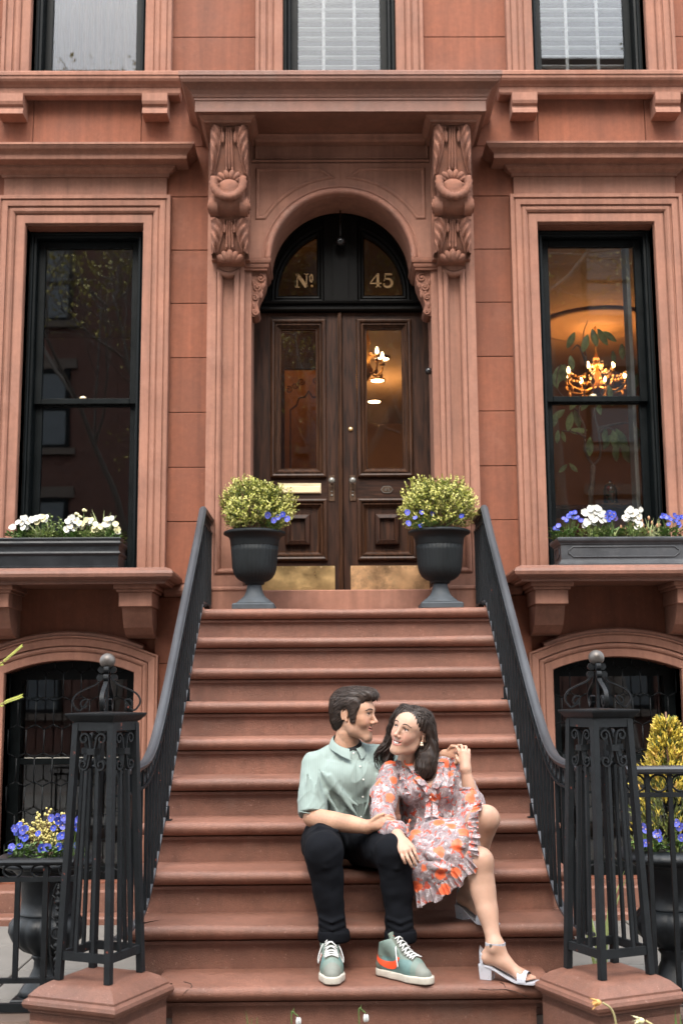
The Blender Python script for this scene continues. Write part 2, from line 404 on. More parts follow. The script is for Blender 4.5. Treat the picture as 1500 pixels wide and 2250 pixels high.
# ---- wall body behind the ashlar, with its openings
xs = sorted({-HX, HX, -.66, .66} | {s*x for s in (-1, 1) for x in (PW[0], PW[1], BW[0], BW[1])} | {x for a in UPW for x in a})
zs = sorted({-.3, BW[2], BW[4], 1.94, PW[2], PW[3], 4.66, UZ0, UZ1, HZ})
m = MB()
for i in range(len(xs)-1):
    run = None
    for j in range(len(zs)-1):
        cx, cz = (xs[i]+xs[i+1])/2, (zs[j]+zs[j+1])/2; a = abs(cx)
        hole = (PW[0] < a < PW[1] and PW[2] < cz < PW[3]) or (BW[0] < a < BW[1] and BW[2] < cz < BW[4]) or (a < .66 and 1.94 < cz < 4.66) or any(u0 < cx < u1 and UZ0 < cz < UZ1 for u0, u1 in UPW)
        if not hole: m.box(xs[i], xs[i+1], .014, .40, zs[j], zs[j+1])
m.build('wall', STONE, house, fix=False)
# ---- ashlar blocks
zc = [-.02, .37, .74, 1.11, 1.48, 1.905]
zc2 = [1.99, 2.396, 2.755, 3.125, 3.498, 3.874, 4.248, 4.628, 4.99, 5.428, 5.798, 6.17, 6.54]
bm_cache = {}
def block(x0, x1, z0, z1):
    g = .0016; w, h = round(x1-x0, 3), round(z1-z0, 3)
    if w < .02 or h < .02: return
    key = (w, h)
    if key not in bm_cache:
        b = MB().box(g, w-g, 0, .03, g, h-g, bev=.0035)
        me = bpy.data.meshes.new('stone_block'); me.from_pydata(b.v, [], b.f); me.materials.append(STONE); bm_cache[key] = me
    o = bpy.data.objects.new('stone_block', bm_cache[key]); COL.objects.link(o); o.parent = house
    o.location = (x0, -.010+random.uniform(-.0014, .0014), z0)
def subtract(iv, holes):
    out = [iv]
    for h0, h1 in holes:
        nx = []
        for a, b in out:
            if h1 <= a or h0 >= b: nx.append((a, b)); continue
            if h0 > a: nx.append((a, h0))
            if h1 < b: nx.append((h1, b))
        out = nx
    return out
for j, zz in ((0, zc), (1, zc2)):
    for k in range(len(zz)-1):
        z0, z1 = zz[k], zz[k+1]; holes = []
        zm = (z0+z1)/2
        if j == 1:
            holes.append((-.87, .87) if z0 < 5.2 else (0, 0))
            if z0 < 4.6: holes += [(-2.26, -1.19), (1.19, 2.26)]
            if z0 > 5.4: holes += [(-2.30, -1.17), (-.58, .58), (1.17, 2.30)]
        else:
            holes.append((-.86, .86)); holes += [(-2.28, -1.21), (1.21, 2.28)]
        cuts = [-3.5, -2.9, 2.9, 3.5, 0] + ([-2.1, -1.36, 1.36, 2.1] if 4.5 < z0 < 5.5 else [-2.6, 2.6] if k % 2 else [-2.75, 2.75])
        for a, b in subtract((-HX, HX), holes):
            cc = [a]+sorted(c for c in cuts if a+.1 < c < b-.1)+[b]
            for p, q in zip(cc, cc[1:]): block(p, q, z0, z1)
# ---- string course
for xa, xb in ((-1.15, -.88), (.88, 1.15)):
    m = MB(); m.sweep_xy([(xa, 0), (xb, 0)], [(0, 1.905), (.03, 1.91), (.045, 1.925), (.05, 1.945), (.045, 1.965), (.03, 1.978), (0, 1.99)], side=-1)
    m.build('string_course', STONE_TRIM, house)

CASE = [(0, -.10), (0, .028), (.004, .034), (.058, .034), (.062, .026), (.066, .026), (.070, .040), (.082, .050), (.098, .052), (.108, .044), (.113, .044), (.116, .060), (.150, .064), (.154, .056), (.160, .056), (.163, .070), (.184, .070), (.187, .066), (.187, -.01)]
def casing(x0, x1, z0, z1, name='window_casing'):
    m = MB(); m.sweep_xz([(x1, z0), (x1, z1), (x0, z1), (x0, z0)], CASE, y0=-.004, side=-1)
    m.build(name, STONE_TRIM, house)
def cornice(xa, xb, z, prof, yb=-.03, name='window_hood', mt=None):
    m = MB(); m.sweep_xy([(xa, .03), (xa, yb), (xb, yb), (xb, .03)], prof, side=-1, z0=z)
    return m
HOOD = [(-.02, 0), (.014, 0), (.014, .018), (.022, .024), (.044, .036), (.052, .048), (.060, .05), (.062, .064), (.145, .066), (.148, .070), (.150, .098), (.156, .104), (.165, .112), (.185, .124), (.196, .138), (.198, .144), (.204, .146), (.204, .160), (-.02, .172)]
def parlour(s):
    x0, x1 = (PW[0], PW[1]) if s > 0 else (-PW[1], -PW[0])
    casing(x0, x1, 2.052, 4.43)
    m = MB(); m.box(x0-.155, x1+.155, -.03, .02, 4.622, 4.765, bev=.003)
    m.build('window_frieze', STONE_TRIM, house)
    cornice(x0-.155, x1+.155, 4.757, HOOD).build('window_hood', STONE_TRIM, house)
    # projecting sill on two scroll brackets
    SP = [(-.02, -.012), (.028, -.014), (.030, -.018), (.048, -.022), (.064, -.034), (.071, -.052), (.066, -.072), (.050, -.086), (.032, -.090), (.030, -.096), (.020, -.098), (.018, -.112), (-.02, -.112)]
    xa, xb = x0-.22, x1+.22
    m = MB(); m.sweep_xy([(xa, 0), (xa, -.39), (xb, -.39), (xb, 0)], SP, side=-1, z0=2.068)
    m.box(xa+.015, xb-.015, -.378, .10, 1.960, 2.058)
    m.build('window_sill', STONE_STEP, house)
    for e in (x0-.045, x1+.045):
        m = MB(); w = .205; c = e
        m.box(c-w/2-.03, c+w/2+.03, -.365, 0, 1.93, 1.962, bev=.004)
        m.box(c-w/2-.014, c+w/2+.014, -.345, 0, 1.912, 1.931, bev=.003)
        m.box(c-w/2, c+w/2, -.33, 0, 1.822, 1.913, bev=.004)
        prof = [(-.27, 1.823), (-.262, 1.79), (-.235, 1.745), (-.20, 1.70), (-.14, 1.66), (-.04, 1.64), (.01, 1.64), (.01, 1.823)]
        m.prism([(y, z) for y, z in prof], c-w/2+.012, c+w/2-.012, plane='yz')
        m.build('sill_bracket', STONE_TRIM, house)
parlour(-1); parlour(1)
# ---- second floor casings and sills
USILL = [(-.02, 0), (.05, 0), (.058, .012), (.060, .05), (.066, .052), (.075, .062), (.098, .078), (.108, .092), (.110, .112), (.116, .114), (.116, .138), (.108, .146), (-.02, .152)]
for k, (x0, x1) in enumerate(UPW):
    casing(x0, x1, 5.452, UZ1)
    if k == 1: continue
    m = cornice(x0-.20, x1+.20, 5.315, USILL, yb=-.06)
    m.build('window_sill', STONE_TRIM, house)
    for e in (x0-.09, x1+.09):
        b = MB(); pr_ = [(-.15, 5.31), (-.15, 5.255), (-.142, 5.235), (-.126, 5.222), (-.126, 5.212), (-.135, 5.195), (-.14, 5.17), (0, 5.17), (0, 5.31)]
        b.prism(pr_, e-.085, e+.085, plane='yz'); b.build('sill_bracket', STONE_TRIM, house)
m = MB(); m.box(-.62, .62, -.09, .02, 5.40, 5.468, bev=.006); m.build('window_sill', STONE_TRIM, house)

# ---- door surround: pilasters, arched panel, imposts, brackets, canopy
def pilaster(s):
    m = MB(); X = lambda a: s*a
    a0, a1, p0, p1 = .640, .882, .668, .822
    yb, yf = -.118, -.15
    def bx(x0, x1, y0, y1, z0, z1, **k): m.box(min(X(x0), X(x1)), max(X(x0), X(x1)), y0, y1, z0, z1, **k)
    bx(a0, a1, yb, .02, 1.94, 4.985)
    bx(a0, p0, yf, yb, 1.94, 4.985); bx(p1, a1, yf, yb, 1.94, 4.985); bx(p0, p1, yf, yb, 1.94, 2.035)
    n = 10; cx = (p0+p1)/2
    top = [(p0+(p1-p0)*i/n, 4.078-.034*math.sin(PI*i/n)) for i in range(n+1)]
    poly = [(X(x), z) for x, z in top]+[(X(p1), 4.985), (X(p0), 4.985)]
    m.prism(poly, yf, yb)
    inner = [(X(p0), 2.035), (X(p1), 2.035)]+[(X(x), z) for x, z in reversed(top)]
    roll = [(0, .004), (.003, -.004), (.006, .004), (.012, .010), (.020, .012), (.030, .008), (.037, -.002), (.040, -.020), (.042, -.031)]
    m.sweep_xz(inner, roll, y0=yf, closed=True, side=s, smooth=False)
    m.build('pilaster', STONE_TRIM, house)
    # plinth
    m = MB()
    xa, xb = (.585, .885) if s > 0 else (-.885, -.585)
    m.box(xa, xb, -.185, 0, 1.775, 1.93, bev=.004)
    m.sweep_xy([(xa, .0), (xa, -.165), (xb, -.165), (xb, .0)], [(0, 1.925), (.022, 1.926), (.028, 1.936), (.026, 1.948), (.014, 1.956), (0, 1.957)], side=-1)
    m.build('plinth', STONE_TRIM, house)
pilaster(-1); pilaster(1)
AZ, AR = 4.135, .472            # arch centre height and clear radius
m = MB(); n = 40; yF, yB = -.10, .22
pts = arc(0, AZ, AR, 0, PI, n)
vs = []; fs = []
# face of the arched panel as quads from arc to the surrounding rectangle
def outer(a):
    x, z = math.cos(a), math.sin(a); hx, hz = .64, 4.825-AZ
    t = min(hx/abs(x) if abs(x) > 1e-6 else 9, hz/z if z > 1e-6 else 9); return (x*t, AZ+z*t)
angs = sorted(set([PI*i/n for i in range(n+1)]+[math.atan2(4.825-AZ, .64), PI-math.atan2(4.825-AZ, .64)]))
for a in angs:
    q = (AR*math.cos(a), AZ+AR*math.sin(a)); o = outer(a)
    vs += [(o[0], yF, o[1]), (q[0], yF, q[1]), (q[0], yB, q[1])]
for i in range(len(angs)-1):
    b = i*3; fs += [(b, b+1, b+4, b+3), (b+1, b+2, b+5, b+4)]
m.add(vs, fs)
for s in (-1, 1): m.box(min(s*.595, s*.645), max(s*.595, s*.645), -.10, .22, 1.94, AZ+.002)
m.build('arch_panel', STONE_TRIM, house)
m = MB(); m.sweep_xz(arc(0, AZ, AR, 0, PI, 48), [(.0, -.05), (-.004, .0), (-.002, .014), (.006, .024), (.018, .028), (.030, .022), (.038, .008), (.040, .0), (.046, -.004), (.048, .004), (.056, .006), (.058, -.002)], y0=-.10, side=-1, smooth=True)
m.build('arch_moulding', STONE_WORN, house)
for s in (-1, 1):
    # sunk spandrel: raised bead outline and an inner triangle
    R2 = .61; th0, th1 = rad(28), rad(80)
    tri = [(s*R2*math.cos(th0+(th1-th0)*i/14), AZ-.0+R2*math.sin(th0+(th1-th0)*i/14)) for i in range(15)]
    zt = 4.762; tri = [p for p in tri if p[1] < zt-.003 and abs(p[0]) < .537]
    path = tri+[(s*.14, zt), (s*.54, zt), (s*.54, tri[0][1])]
    m = MB(); m.sweep_xz(path, [(0, 0), (.003, -.006), (.006, 0), (.012, .006), (.022, .008), (.03, .002), (.034, -.012)], y0=-.101, closed=True, side=s)
    m.build('spandrel_moulding', STONE_TRIM, house)
m = MB(); m.box(-.002, .002, -.102, -.098, AZ+AR+.06, 4.82); m.build('keystone_joint', STONE_CARVED, house)
# entablature between the brackets
m = MB()
m.box(-.645, .645, -.085, .02, 4.825, 5.03)
m.sweep_xz([(-.60, 4.832), (.60, 4.832)], [(0, 0), (.004, .018), (.012, .022), (.02, .016), (.024, 0)], y0=-.085)
m.sweep_xz([(-.565, 4.872), (.585, 4.872), (.585, 5.018), (-.565, 5.018)], [(-.012, 0), (-.010, .012), (-.004, .014), (.002, .006), (.008, -.02)], y0=-.085, closed=True)
m.build('entablature', STONE_TRIM, house)
# imposts with little scroll consoles
for s in (-1, 1):
    xa, xb = (.50, .66) if s > 0 else (-.66, -.50)
    m = MB(); m.sweep_xy([(xa, .2), (xa, -.11), (xb, -.11), (xb, .2)], [(-.02, 0), (.008, 0), (.01, .012), (.018, .018), (.022, .03), (.022, .042), (.03, .046), (.034, .06), (.034, .078), (-.02, .08)], side=-1, z0=4.065)
    m.build('impost', STONE_CARVED, house)
    m = MB()
    pr_ = [(.597, 4.066), (.50, 4.066), (.497, 4.02), (.505, 3.97), (.525, 3.92), (.545, 3.88), (.555, 3.84), (.548, 3.81), (.54, 3.79), (.55, 3.765), (.575, 3.755), (.597, 3.76)]
    m.prism([(s*x, z) for x, z in pr_], -.085, .06)
    for (cx, cz, r0, d) in ((.535, 4.02, .030, 1), (.555, 3.955, .026, -1), (.572, 3.885, .02, 1), (.565, 3.785, .022, -1)):
        sp = [Vector((s*(cx+r0*(1-t*.75)*math.cos(d*t*8+1)), -.088, cz+r0*(1-t*.75)*math.sin(d*t*8+1))) for t in [k/22 for k in range(23)]]
        m.tube(sp, [.0085*(1-.4*k/22) for k in range(23)], 6)
        m.ball((s*cx, -.088, cz), r0*.33, 8, 6)
    for (cx, cz, l, a) in ((.52, 3.965, .05, 70), (.56, 3.92, .05, 110), (.58, 3.83, .05, 80), (.53, 3.90, .04, 60), (.585, 3.99, .04, 95)):
        m.ball((s*cx, -.082, cz), .012, 8, 6, sc=(.9, 1, 2))
    m.build('scroll_console', STONE_CARVED, house)
# carved acanthus brackets
def leaf_blade(m, base, tip, up, w, ribs=7, curl=.03, sgn=1):
    """fluted leaf: grid whose cross section is ribbed, curling at the tip"""
    base, tip, up = Vector(base), Vector(tip), Vector(up).normalized(); t = tip-base; sd = t.normalized().cross(up)
    def f(u, v):
        ww = w*(math.sin(PI*min(1, .18+u*.82))**.7)*(1 if u < 1 else .1)
        a = (v-.5)*2
        p = base+t*u+sd*(a*ww/2)+up*(.016*(1-a*a)+.007*math.cos(a*ribs*PI/2*1.0+.0)*(.3+.7*math.sin(PI*u))+curl*max(0, u-.6)**2*4)
        return p
    m.grid(f, 12, 4*ribs+1)
def bracket(s):
    cx = s*.725
    P = lambda x, y, z: (cx+x, y, z)
    m = MB()
    m.box(cx-.127, cx+.127, -.405, -.14, 4.945, 4.985, bev=.004)
    prof = [(-.388, 4.946), (-.392, 4.88), (-.385, 4.80), (-.362, 4.70), (-.335, 4.64), (-.345, 4.60), (-.40, 4.53), (-.415, 4.46), (-.40, 4.40), (-.36, 4.365), (-.315, 4.355), (-.30, 4.33), (-.296, 4.26), (-.280, 4.18), (-.255, 4.12), (-.225, 4.085), (-.14, 4.075), (-.14, 4.946)]
    m.prism(prof, cx-.092, cx+.092, plane='yz')
    m.box(cx-.125, cx+.125, -.20, -.14, 4.105, 4.95)
    root = m.build('bracket', STONE_CARVED, house, smooth_angle=40)
    def prof_y(z):
        pp = prof[:16]
        for (y0, z0), (y1, z1) in zip(pp, pp[1:]):
            if z1 <= z <= z0: return y0+(y1-y0)*(z0-z)/(z0-z1+1e-9)
        return pp[0][0] if z > pp[0][1] else pp[-1][0]
    # curled leaves down both sides, fluted diagonally
    for (zt, zb, nn, sc) in ((4.935, 4.62, 4, 1.0), (4.335, 4.12, 3.4, .8)):
        for e in (-1, 1):
            m = MB()
            def f(u, v):
                z = zt+(zb-zt)*u
                xin = (.048*sc+.0+.062*u**1.6*sc); xout = .120
                x = xin+(xout-xin)*v
                fl = math.cos((u*nn+v*1.6)*2*PI)
                y = prof_y(z)-.012-.030*math.sin(PI*min(1, v*1.05))-.0115*fl*(math.sin(PI*min(1, .12+v*.8)))-.01*math.sin(PI*u)
                return P(e*x, y, z)
            m.grid(f, 61, 13)
            m.grid(lambda u, v: P(e*.121, prof_y(zt+(zb-zt)*u)-.012+.11*v, zt+(zb-zt)*u), 12, 3)
            sub(m, 'acanthus_leaf', STONE_CARVED, root)
            m = MB(); st = [P(e*(.046*sc+.062*u**1.6*sc), prof_y(zt+(zb-zt)*u)-.018, zt+(zb-zt)*u) for u in [k/12 for k in range(13)]]
            m.tube(st, .0065, 6); sub(m, 'leaf_rib', STONE_CARVED, root)
            m = MB(); zz = zt-.075*sc
            m.ball(P(e*.040*sc, prof_y(zz)-.020, zz), .013, 8, 8, sc=(.9, .9, 3.2*sc)); sub(m, 'bud', STONE_CARVED, root)
        m = MB()
        for x in (-.014, 0, .014):
            m.tube([P(x*(1+.5*u), prof_y(zt+(zb-zt)*u*.92)-.010, zt+(zb-zt)*u*.92) for u in [k/10 for k in range(11)]], [.008+.003*k/10 for k in range(11)], 6)
        for e in (-1, 1): m.box(cx+e*.019-.005, cx+e*.019+.005, prof_y(zb+.05)-.022, prof_y(zb+.05), zb+.035, zb+.075)
        sub(m, 'central_stem', STONE_CARVED, root)
    # petals above the cup
    for k, a in enumerate((-78, -42, -14, 14, 42, 78)):
        m = MB(); q = rad(a); L_ = .075 if abs(a) < 60 else .085
        c = Vector(P(.05*math.sin(q)*1.3, -.375+.012*abs(a)/78, 4.575+.036*math.cos(q)))
        mm = Matrix.Rotation(q, 4, 'Y'); b = MB(); b.ball((0, 0, 0), .5, 10, 8)
        vs = [mm @ Vector((v[0]*.042, v[1]*.05-.012*(v[2]+.5), v[2]*L_))+c for v in b.v]; m.add(vs, b.f, 0, True)
        sub(m, 'petal', STONE_CARVED, root)
    # cup: ribbed horseshoe rim
    m = MB(); rim = []
    N_ = 26
    for i in range(N_+1):
        a = PI+rad(-22)+(PI+rad(44))*i/N_
        rim.append(P(.094*math.cos(a), -.425-.012*math.sin(PI*i/N_), 4.535+.098*math.sin(a)))
    m.tube(rim, [.026*(1+.16*math.cos(i*PI*1.0)) for i in range(N_+1)], 10)
    sub(m, 'cup_rim', STONE_CARVED, root)
    m = MB(); m.ball(P(0, -.392, 4.515), .5, 14, 10, sc=(.15, .035, .13)); sub(m, 'cup', STONE_CARVED, root)
    # volutes at both sides under the cup
    for e in (-1, 1):
        m = MB()
        for r, h in ((.062, .122), (.045, .132), (.022, .138)):
            c = MB(); k = 18
            vs = [P(e*.070, -.345+r*math.cos(2*PI*i/k), 4.41+r*1.05*math.sin(2*PI*i/k)) for i in range(k)]+[P(e*h, -.345+r*math.cos(2*PI*i/k), 4.41+r*1.05*math.sin(2*PI*i/k)) for i in range(k)]
            m.add(vs, [tuple(range(k)), tuple(range(2*k-1, k-1, -1))]+[(i, (i+1) % k, k+(i+1) % k, k+i) for i in range(k)])
        sub(m, 'volute', STONE_CARVED, root, smooth_angle=35)
    # palmette at the foot
    for a in (-62, -30, 0, 30, 62):
        m = MB(); q = rad(a); b = MB(); b.ball((0, 0, 0), .5, 10, 8)
        mm = Matrix.Rotation(q, 4, 'Y'); c = Vector(P(.052*math.sin(q), -.268+.02*abs(a)/62, 4.082+.022*math.cos(q)))
        vs = [mm @ Vector((v[0]*.052, v[1]*.06-.02*v[2], v[2]*.088))+c for v in b.v]; m.add(vs, b.f, 0, True)
        sub(m, 'palmette_leaf', STONE_CARVED, root)
bracket(-1); bracket(1)
# canopy on the brackets
CAN = [(-.10, -.012), (.0, -.012), (.0, .060), (.006, .064), (.006, .078), (.012, .082), (.018, .098), (.034, .122), (.058, .140), (.078, .152), (.088, .170), (.090, .188), (.097, .190), (.097, .214), (.09, .222), (-.10, .235)]
m = MB(); m.sweep_xy([(-.935, .02), (-.935, -.51), (.935, -.51), (.935, .02)], CAN, side=-1, z0=4.998)
m.box(-.87, .87, -.45, .02, 5.0, 5.19)
m.build('canopy', STONE_STEP, house)
BED = [(-.2, 0), (-.012, 0), (-.01, .014), (.0, .018), (.012, .026), (.02, .038), (.022, .044), (-.2, .046)]
for s in (-1, 1):
    xa, xb = (.57, .895) if s > 0 else (-.895, -.57)
    m = MB(); m.sweep_xy([(xa, .0), (xa, -.445), (xb, -.445), (xb, .0)], BED, side=-1, z0=4.986-.034)
    m.box(xa+.01, xb-.01, -.43, 0, 4.985, 4.997)
    m.build('bed_moulding', STONE_TRIM, house)
m = MB(); m.sweep_xy([(-.57, -.15), (.57, -.15)], [(-.1, -.03), (.0, -.03), (.012, -.02), (.02, 0), (.03, .012), (-.1, .013)], side=-1, z0=4.985)
m.build('bed_moulding', STONE_TRIM, house)

# ---- basement window surrounds (segmental arch)
for s in (-1, 1):
    x0, x1 = (BW[0], BW[1]) if s > 0 else (-BW[1], -BW[0])
    w = x1-x0; rise = BW[4]-BW[3]; R = (w*w/4+rise*rise)/(2*rise); cx = (x0+x1)/2; cz = BW[4]-R; a = math.asin(w/2/R)
    top = [(cx+R*math.sin(a-2*a*i/20), cz+R*math.cos(a-2*a*i/20)) for i in range(21)]
    m = MB(); m.sweep_xz([(x1, BW[2])]+top+[(x0, BW[2])], [(0, -.2), (0, .02), (.004, .026), (.05, .026), (.054, .018), (.06, .03), (.072, .036), (.085, .03), (.09, .02), (.094, .04), (.135, .05), (.14, .044), (.145, .055), (.155, .055), (.155, -.01)], y0=-.004, side=-1)
    m.build('basement_casing', STONE_TRIM, house)
    m = MB(); m.sweep_xz(top, [(.155, 0), (.158, .06), (.175, .065), (.185, .05), (.187, 0)], y0=-.004, side=-1); m.build('drip_moulding', STONE_STEP, house)
    # block the corners of the opening above the arch
    m = MB(); vs = []; fs = []
    for (x, z) in top: vs += [(x, .016, z), (x, .016, BW[4]+.001), (x, .30, z)]
    for i in range(20): b = i*3; fs += [(b, b+3, b+4, b+1), (b, b+2, b+5, b+3)]
    m.add(vs, fs); m.build('arch_infill', STONE, house)
    m = MB(); m.box(x0-.2, x1+.2, -.26, .2, -.05, .125, bev=.012); m.build('basement_sill', STONE_STEP, house)
# ================================================================== GROUND
PAVE = mat('bluestone_paving', (.135, .125, .112), .85, var=.14, vscale=3, bump=.4, bscale=90, dirt=(.085, .075, .065, .6), dirt_scale=2, rnd=.06)
KERB = mat('brown_kerb_stone', (.085, .056, .042), .85, var=.2, vscale=4, bump=.4, bscale=90, rnd=.05)
ASPH = mat('asphalt', (.05, .05, .052), .9, var=.15, vscale=8, bump=.4, bscale=200)
SOIL = mat('dark_soil', (.035, .024, .017), .95, var=.35, vscale=30, bump=1, bscale=60)
m = MB(); m.box(-60, 60, -70, 3, -.6, -.04); tag(m.build('ground', mat('subsoil', (.1, .09, .08), .9)), kind='structure')
pav = MB(); pav.box(-60, 60, -8.6, 0.01, -.06, -.012); pav = tag(pav.build('pavement', KERB), kind='structure')
# flagstones with recessed joints, in the areaways and along the street
flag_me = {}
def flag(x0, x1, y0, y1):
    g = .004; key = (round(x1-x0, 2), round(y1-y0, 2))
    if key not in flag_me:
        b = MB().box(g, key[0]-g, g, key[1]-g, -.04, 0, bev=.004); me = bpy.data.meshes.new('paving_slab'); me.from_pydata(b.v, [], b.f); me.materials.append(PAVE); flag_me[key] = me
    o = bpy.data.objects.new('paving_slab', flag_me[key]); COL.objects.link(o); o.parent = pav; o.location = (x0, y0, random.uniform(-.002, .002))
for s in (-1, 1):
    for i in range(5):
        for j in range(4):
            x0 = .95+i*.62; 
            if s < 0: x0 = -x0-.62
            flag(x0, x0+.62, -2.86+j*.55+(.0 if i % 2 else 0), -2.86+(j+1)*.55)
for i in range(-5, 5):
    for j in range(4): flag(i*1.2, i*1.2+1.2, -8.0+j*1.1, -8.0+(j+1)*1.1)
m = MB(); m.box(-60, 60, -20, -8.62, -.2, -.14); tag(m.build('road', ASPH), kind='structure')
m = MB(); m.box(-60, 60, -8.75, -8.6, -.2, -.005, bev=.015); tag(m.build('kerb', PAVE), kind='structure')
# step up and planting strip at the wall in each areaway
for s in (-1, 1):
    m = MB(); m.box(min(s*.95, s*3.6), max(s*.95, s*3.6), -.62, -.46, -.03, .035, bev=.012); tag(m.build('areaway_step', STONE_STEP), kind='structure')
    m = MB(); m.box(min(s*.95, s*3.6), max(s*.95, s*3.6), -.46, -.2, -.03, .0); tag(m.build('soil_strip', SOIL), kind='structure')

# ================================================================== STOOP
stoop = thing('stoop', 'brown stone stoop of ten rounded steps rising from the pavement to the front door', 'stoop')
RISE, TREAD = .178, .245784
def yl(i): return -.65-(i-1)*TREAD          # ledge line of step i (1 = top)
def zt(i): return RISE*(11-i)
NOSE = [(-.12, -.079), (.0, -.079), (.0, -.066), (-.012, -.064), (-.008, -.060), (.008, -.059), (.022, -.055), (.033, -.047), (.040, -.034), (.041, -.026), (.038, -.014), (.030, -.005), (.018, -.001), (.0, 0), (-.12, 0), (-.272, 0)]
for i in range(1, 11):
    y, z = yl(i), zt(i); hw = .905 if i < 10 else .735
    yb = yl(i-1)+.03 if i > 1 else -.10
    m = MB()
    fx = [-hw+2*hw*k/44 for k in range(45)]
    m.sweep_xy([(-hw, yb)]+[(x, y) for x in fx]+[(hw, yb)], NOSE, side=-1, z0=z, smooth=False)
    # worn middle, wavering edge and a few chipped spots
    rs = random.Random(100+i); chips = [(rs.uniform(-hw, hw), rs.uniform(.012, .035), rs.uniform(.003, .0075)) for _ in range(5)]
    w1, w2 = rs.uniform(3, 6), rs.uniform(9, 15); nv = []
    for (vx, vy, vz) in m.v:
        front = max(0, min(1, (y+.03-vy)/.06)); top = max(0, min(1, (vz-(z-.05))/.05))
        dz = -(.0045*math.exp(-((vx-.05)/.45)**2)+.0012*math.sin(vx*w1+i)+.0007*math.sin(vx*w2+2*i))*top*max(0, min(1, (yb-vy)/.1))
        dy = sum(d*math.exp(-((vx-cx)/w)**2) for cx, w, d in chips)*front
        nv.append((vx, vy+dy+.0008*math.sin(vx*21+i)*front, vz+dz))
    m.v = nv
    m.box(-hw+.1, hw-.1, y+.1, yb+.01, z-.078, z-.014)
    if i == 1: m.box(-hw+.05, hw-.05, y+.262, yb+.01, z-.05, z-.0012)
    m.box(-hw+.035, hw-.035, y+.020, max(yb+.03, y+.12), (zt(i+1) if i < 10 else 0)-.06, z-.07)
    if i < 10: m.box(-hw+.036, hw-.036, y+.021, 0.0, -.01, zt(i+1)-.0605)
    m.build('step', STONE_STEP, stoop, smooth_angle=42)
m = MB(); m.box(-.595, .595, -.105, .35, 1.75, 1.938, bev=.006); m.build('door_sill', STONE_TRIM, stoop)
# cracks in the bottom step, as thin grooves of dark shade
CRACK = mat('crack', (.03, .017, .012), .95, var=0)
m = MB()
def cpath(pts, w):
    for a, b in zip(pts, pts[1:]): m.bar(a, b, w, .002, up=(0, 0, 1))
yy, zz = yl(10), zt(10)
cpath([(.56, yy-.005, zz), (.57, yy-.022, zz-.002), (.575, yy-.034, zz-.012)], .003)
cpath([(.47, yy-.037, zz-.016), (.52, yy-.038, zz-.020), (.575, yy-.0385, zz-.018), (.61, yy-.040, zz-.026), (.635, yy-.040, zz-.036), (.655, yy-.034, zz-.048)], .0028)
cpath([(-.66, yy+.05, zz), (-.63, yy+.02, zz), (-.62, yy-.02, zz-.002), (-.64, yy-.038, zz-.014), (-.655, yy-.040, zz-.03)], .0028)
m.build('crack', CRACK, stoop, fix=False)

# ================================================================== PEDESTALS AND NEWELS
NA = rad(23.5)
def rotz(p, a, c): x, y = p[0]-c[0], p[1]-c[1]; return (c[0]+x*math.cos(a)-y*math.sin(a), c[1]+x*math.sin(a)+y*math.cos(a), p[2])
def rot_mb(m, a, c): m.v = [rotz(p, a, c) for p in m.v]; return m
PC = (.945, -3.02)
def pedestal(s, label):
    c = (s*PC[0], PC[1]-.0); a = -s*-1*NA if False else (s*NA)
    t = thing('stone_pedestal', label, 'pedestal', (c[0], c[1], 0), group='stone pedestals at the foot of the stoop')
    h = .178
    sq = [(c[0]-h, c[1]-h), (c[0]+h, c[1]-h), (c[0]+h, c[1]+h), (c[0]-h, c[1]+h)]
    m = MB(); m.sweep_xy(sq, [(0, -.06), (0, .165)], closed=True, side=-1); m.box(c[0]-h, c[0]+h, c[1]-h, c[1]+h, .12, .16)
    rot_mb(m, a, c); m.build('block', STONE_STEP, t)
    m = MB(); m.sweep_xy(sq, [(-.02, .148), (.004, .150), (.006, .158), (.012, .160), (.018, .166), (.022, .178), (.018, .190), (.010, .195), (.006, .198), (.006, .206), (-.02, .232), (-.05, .2480), (-h+.001, .250)], closed=True, side=-1)
    rot_mb(m, a, c); m.build('cap', STONE_STEP, t, smooth_angle=30)
pedestal(-1, 'left stone pedestal with moulded cap, on the side of the dark kerb')
pedestal(1, 'right stone pedestal with moulded cap, beside the silver sandal')

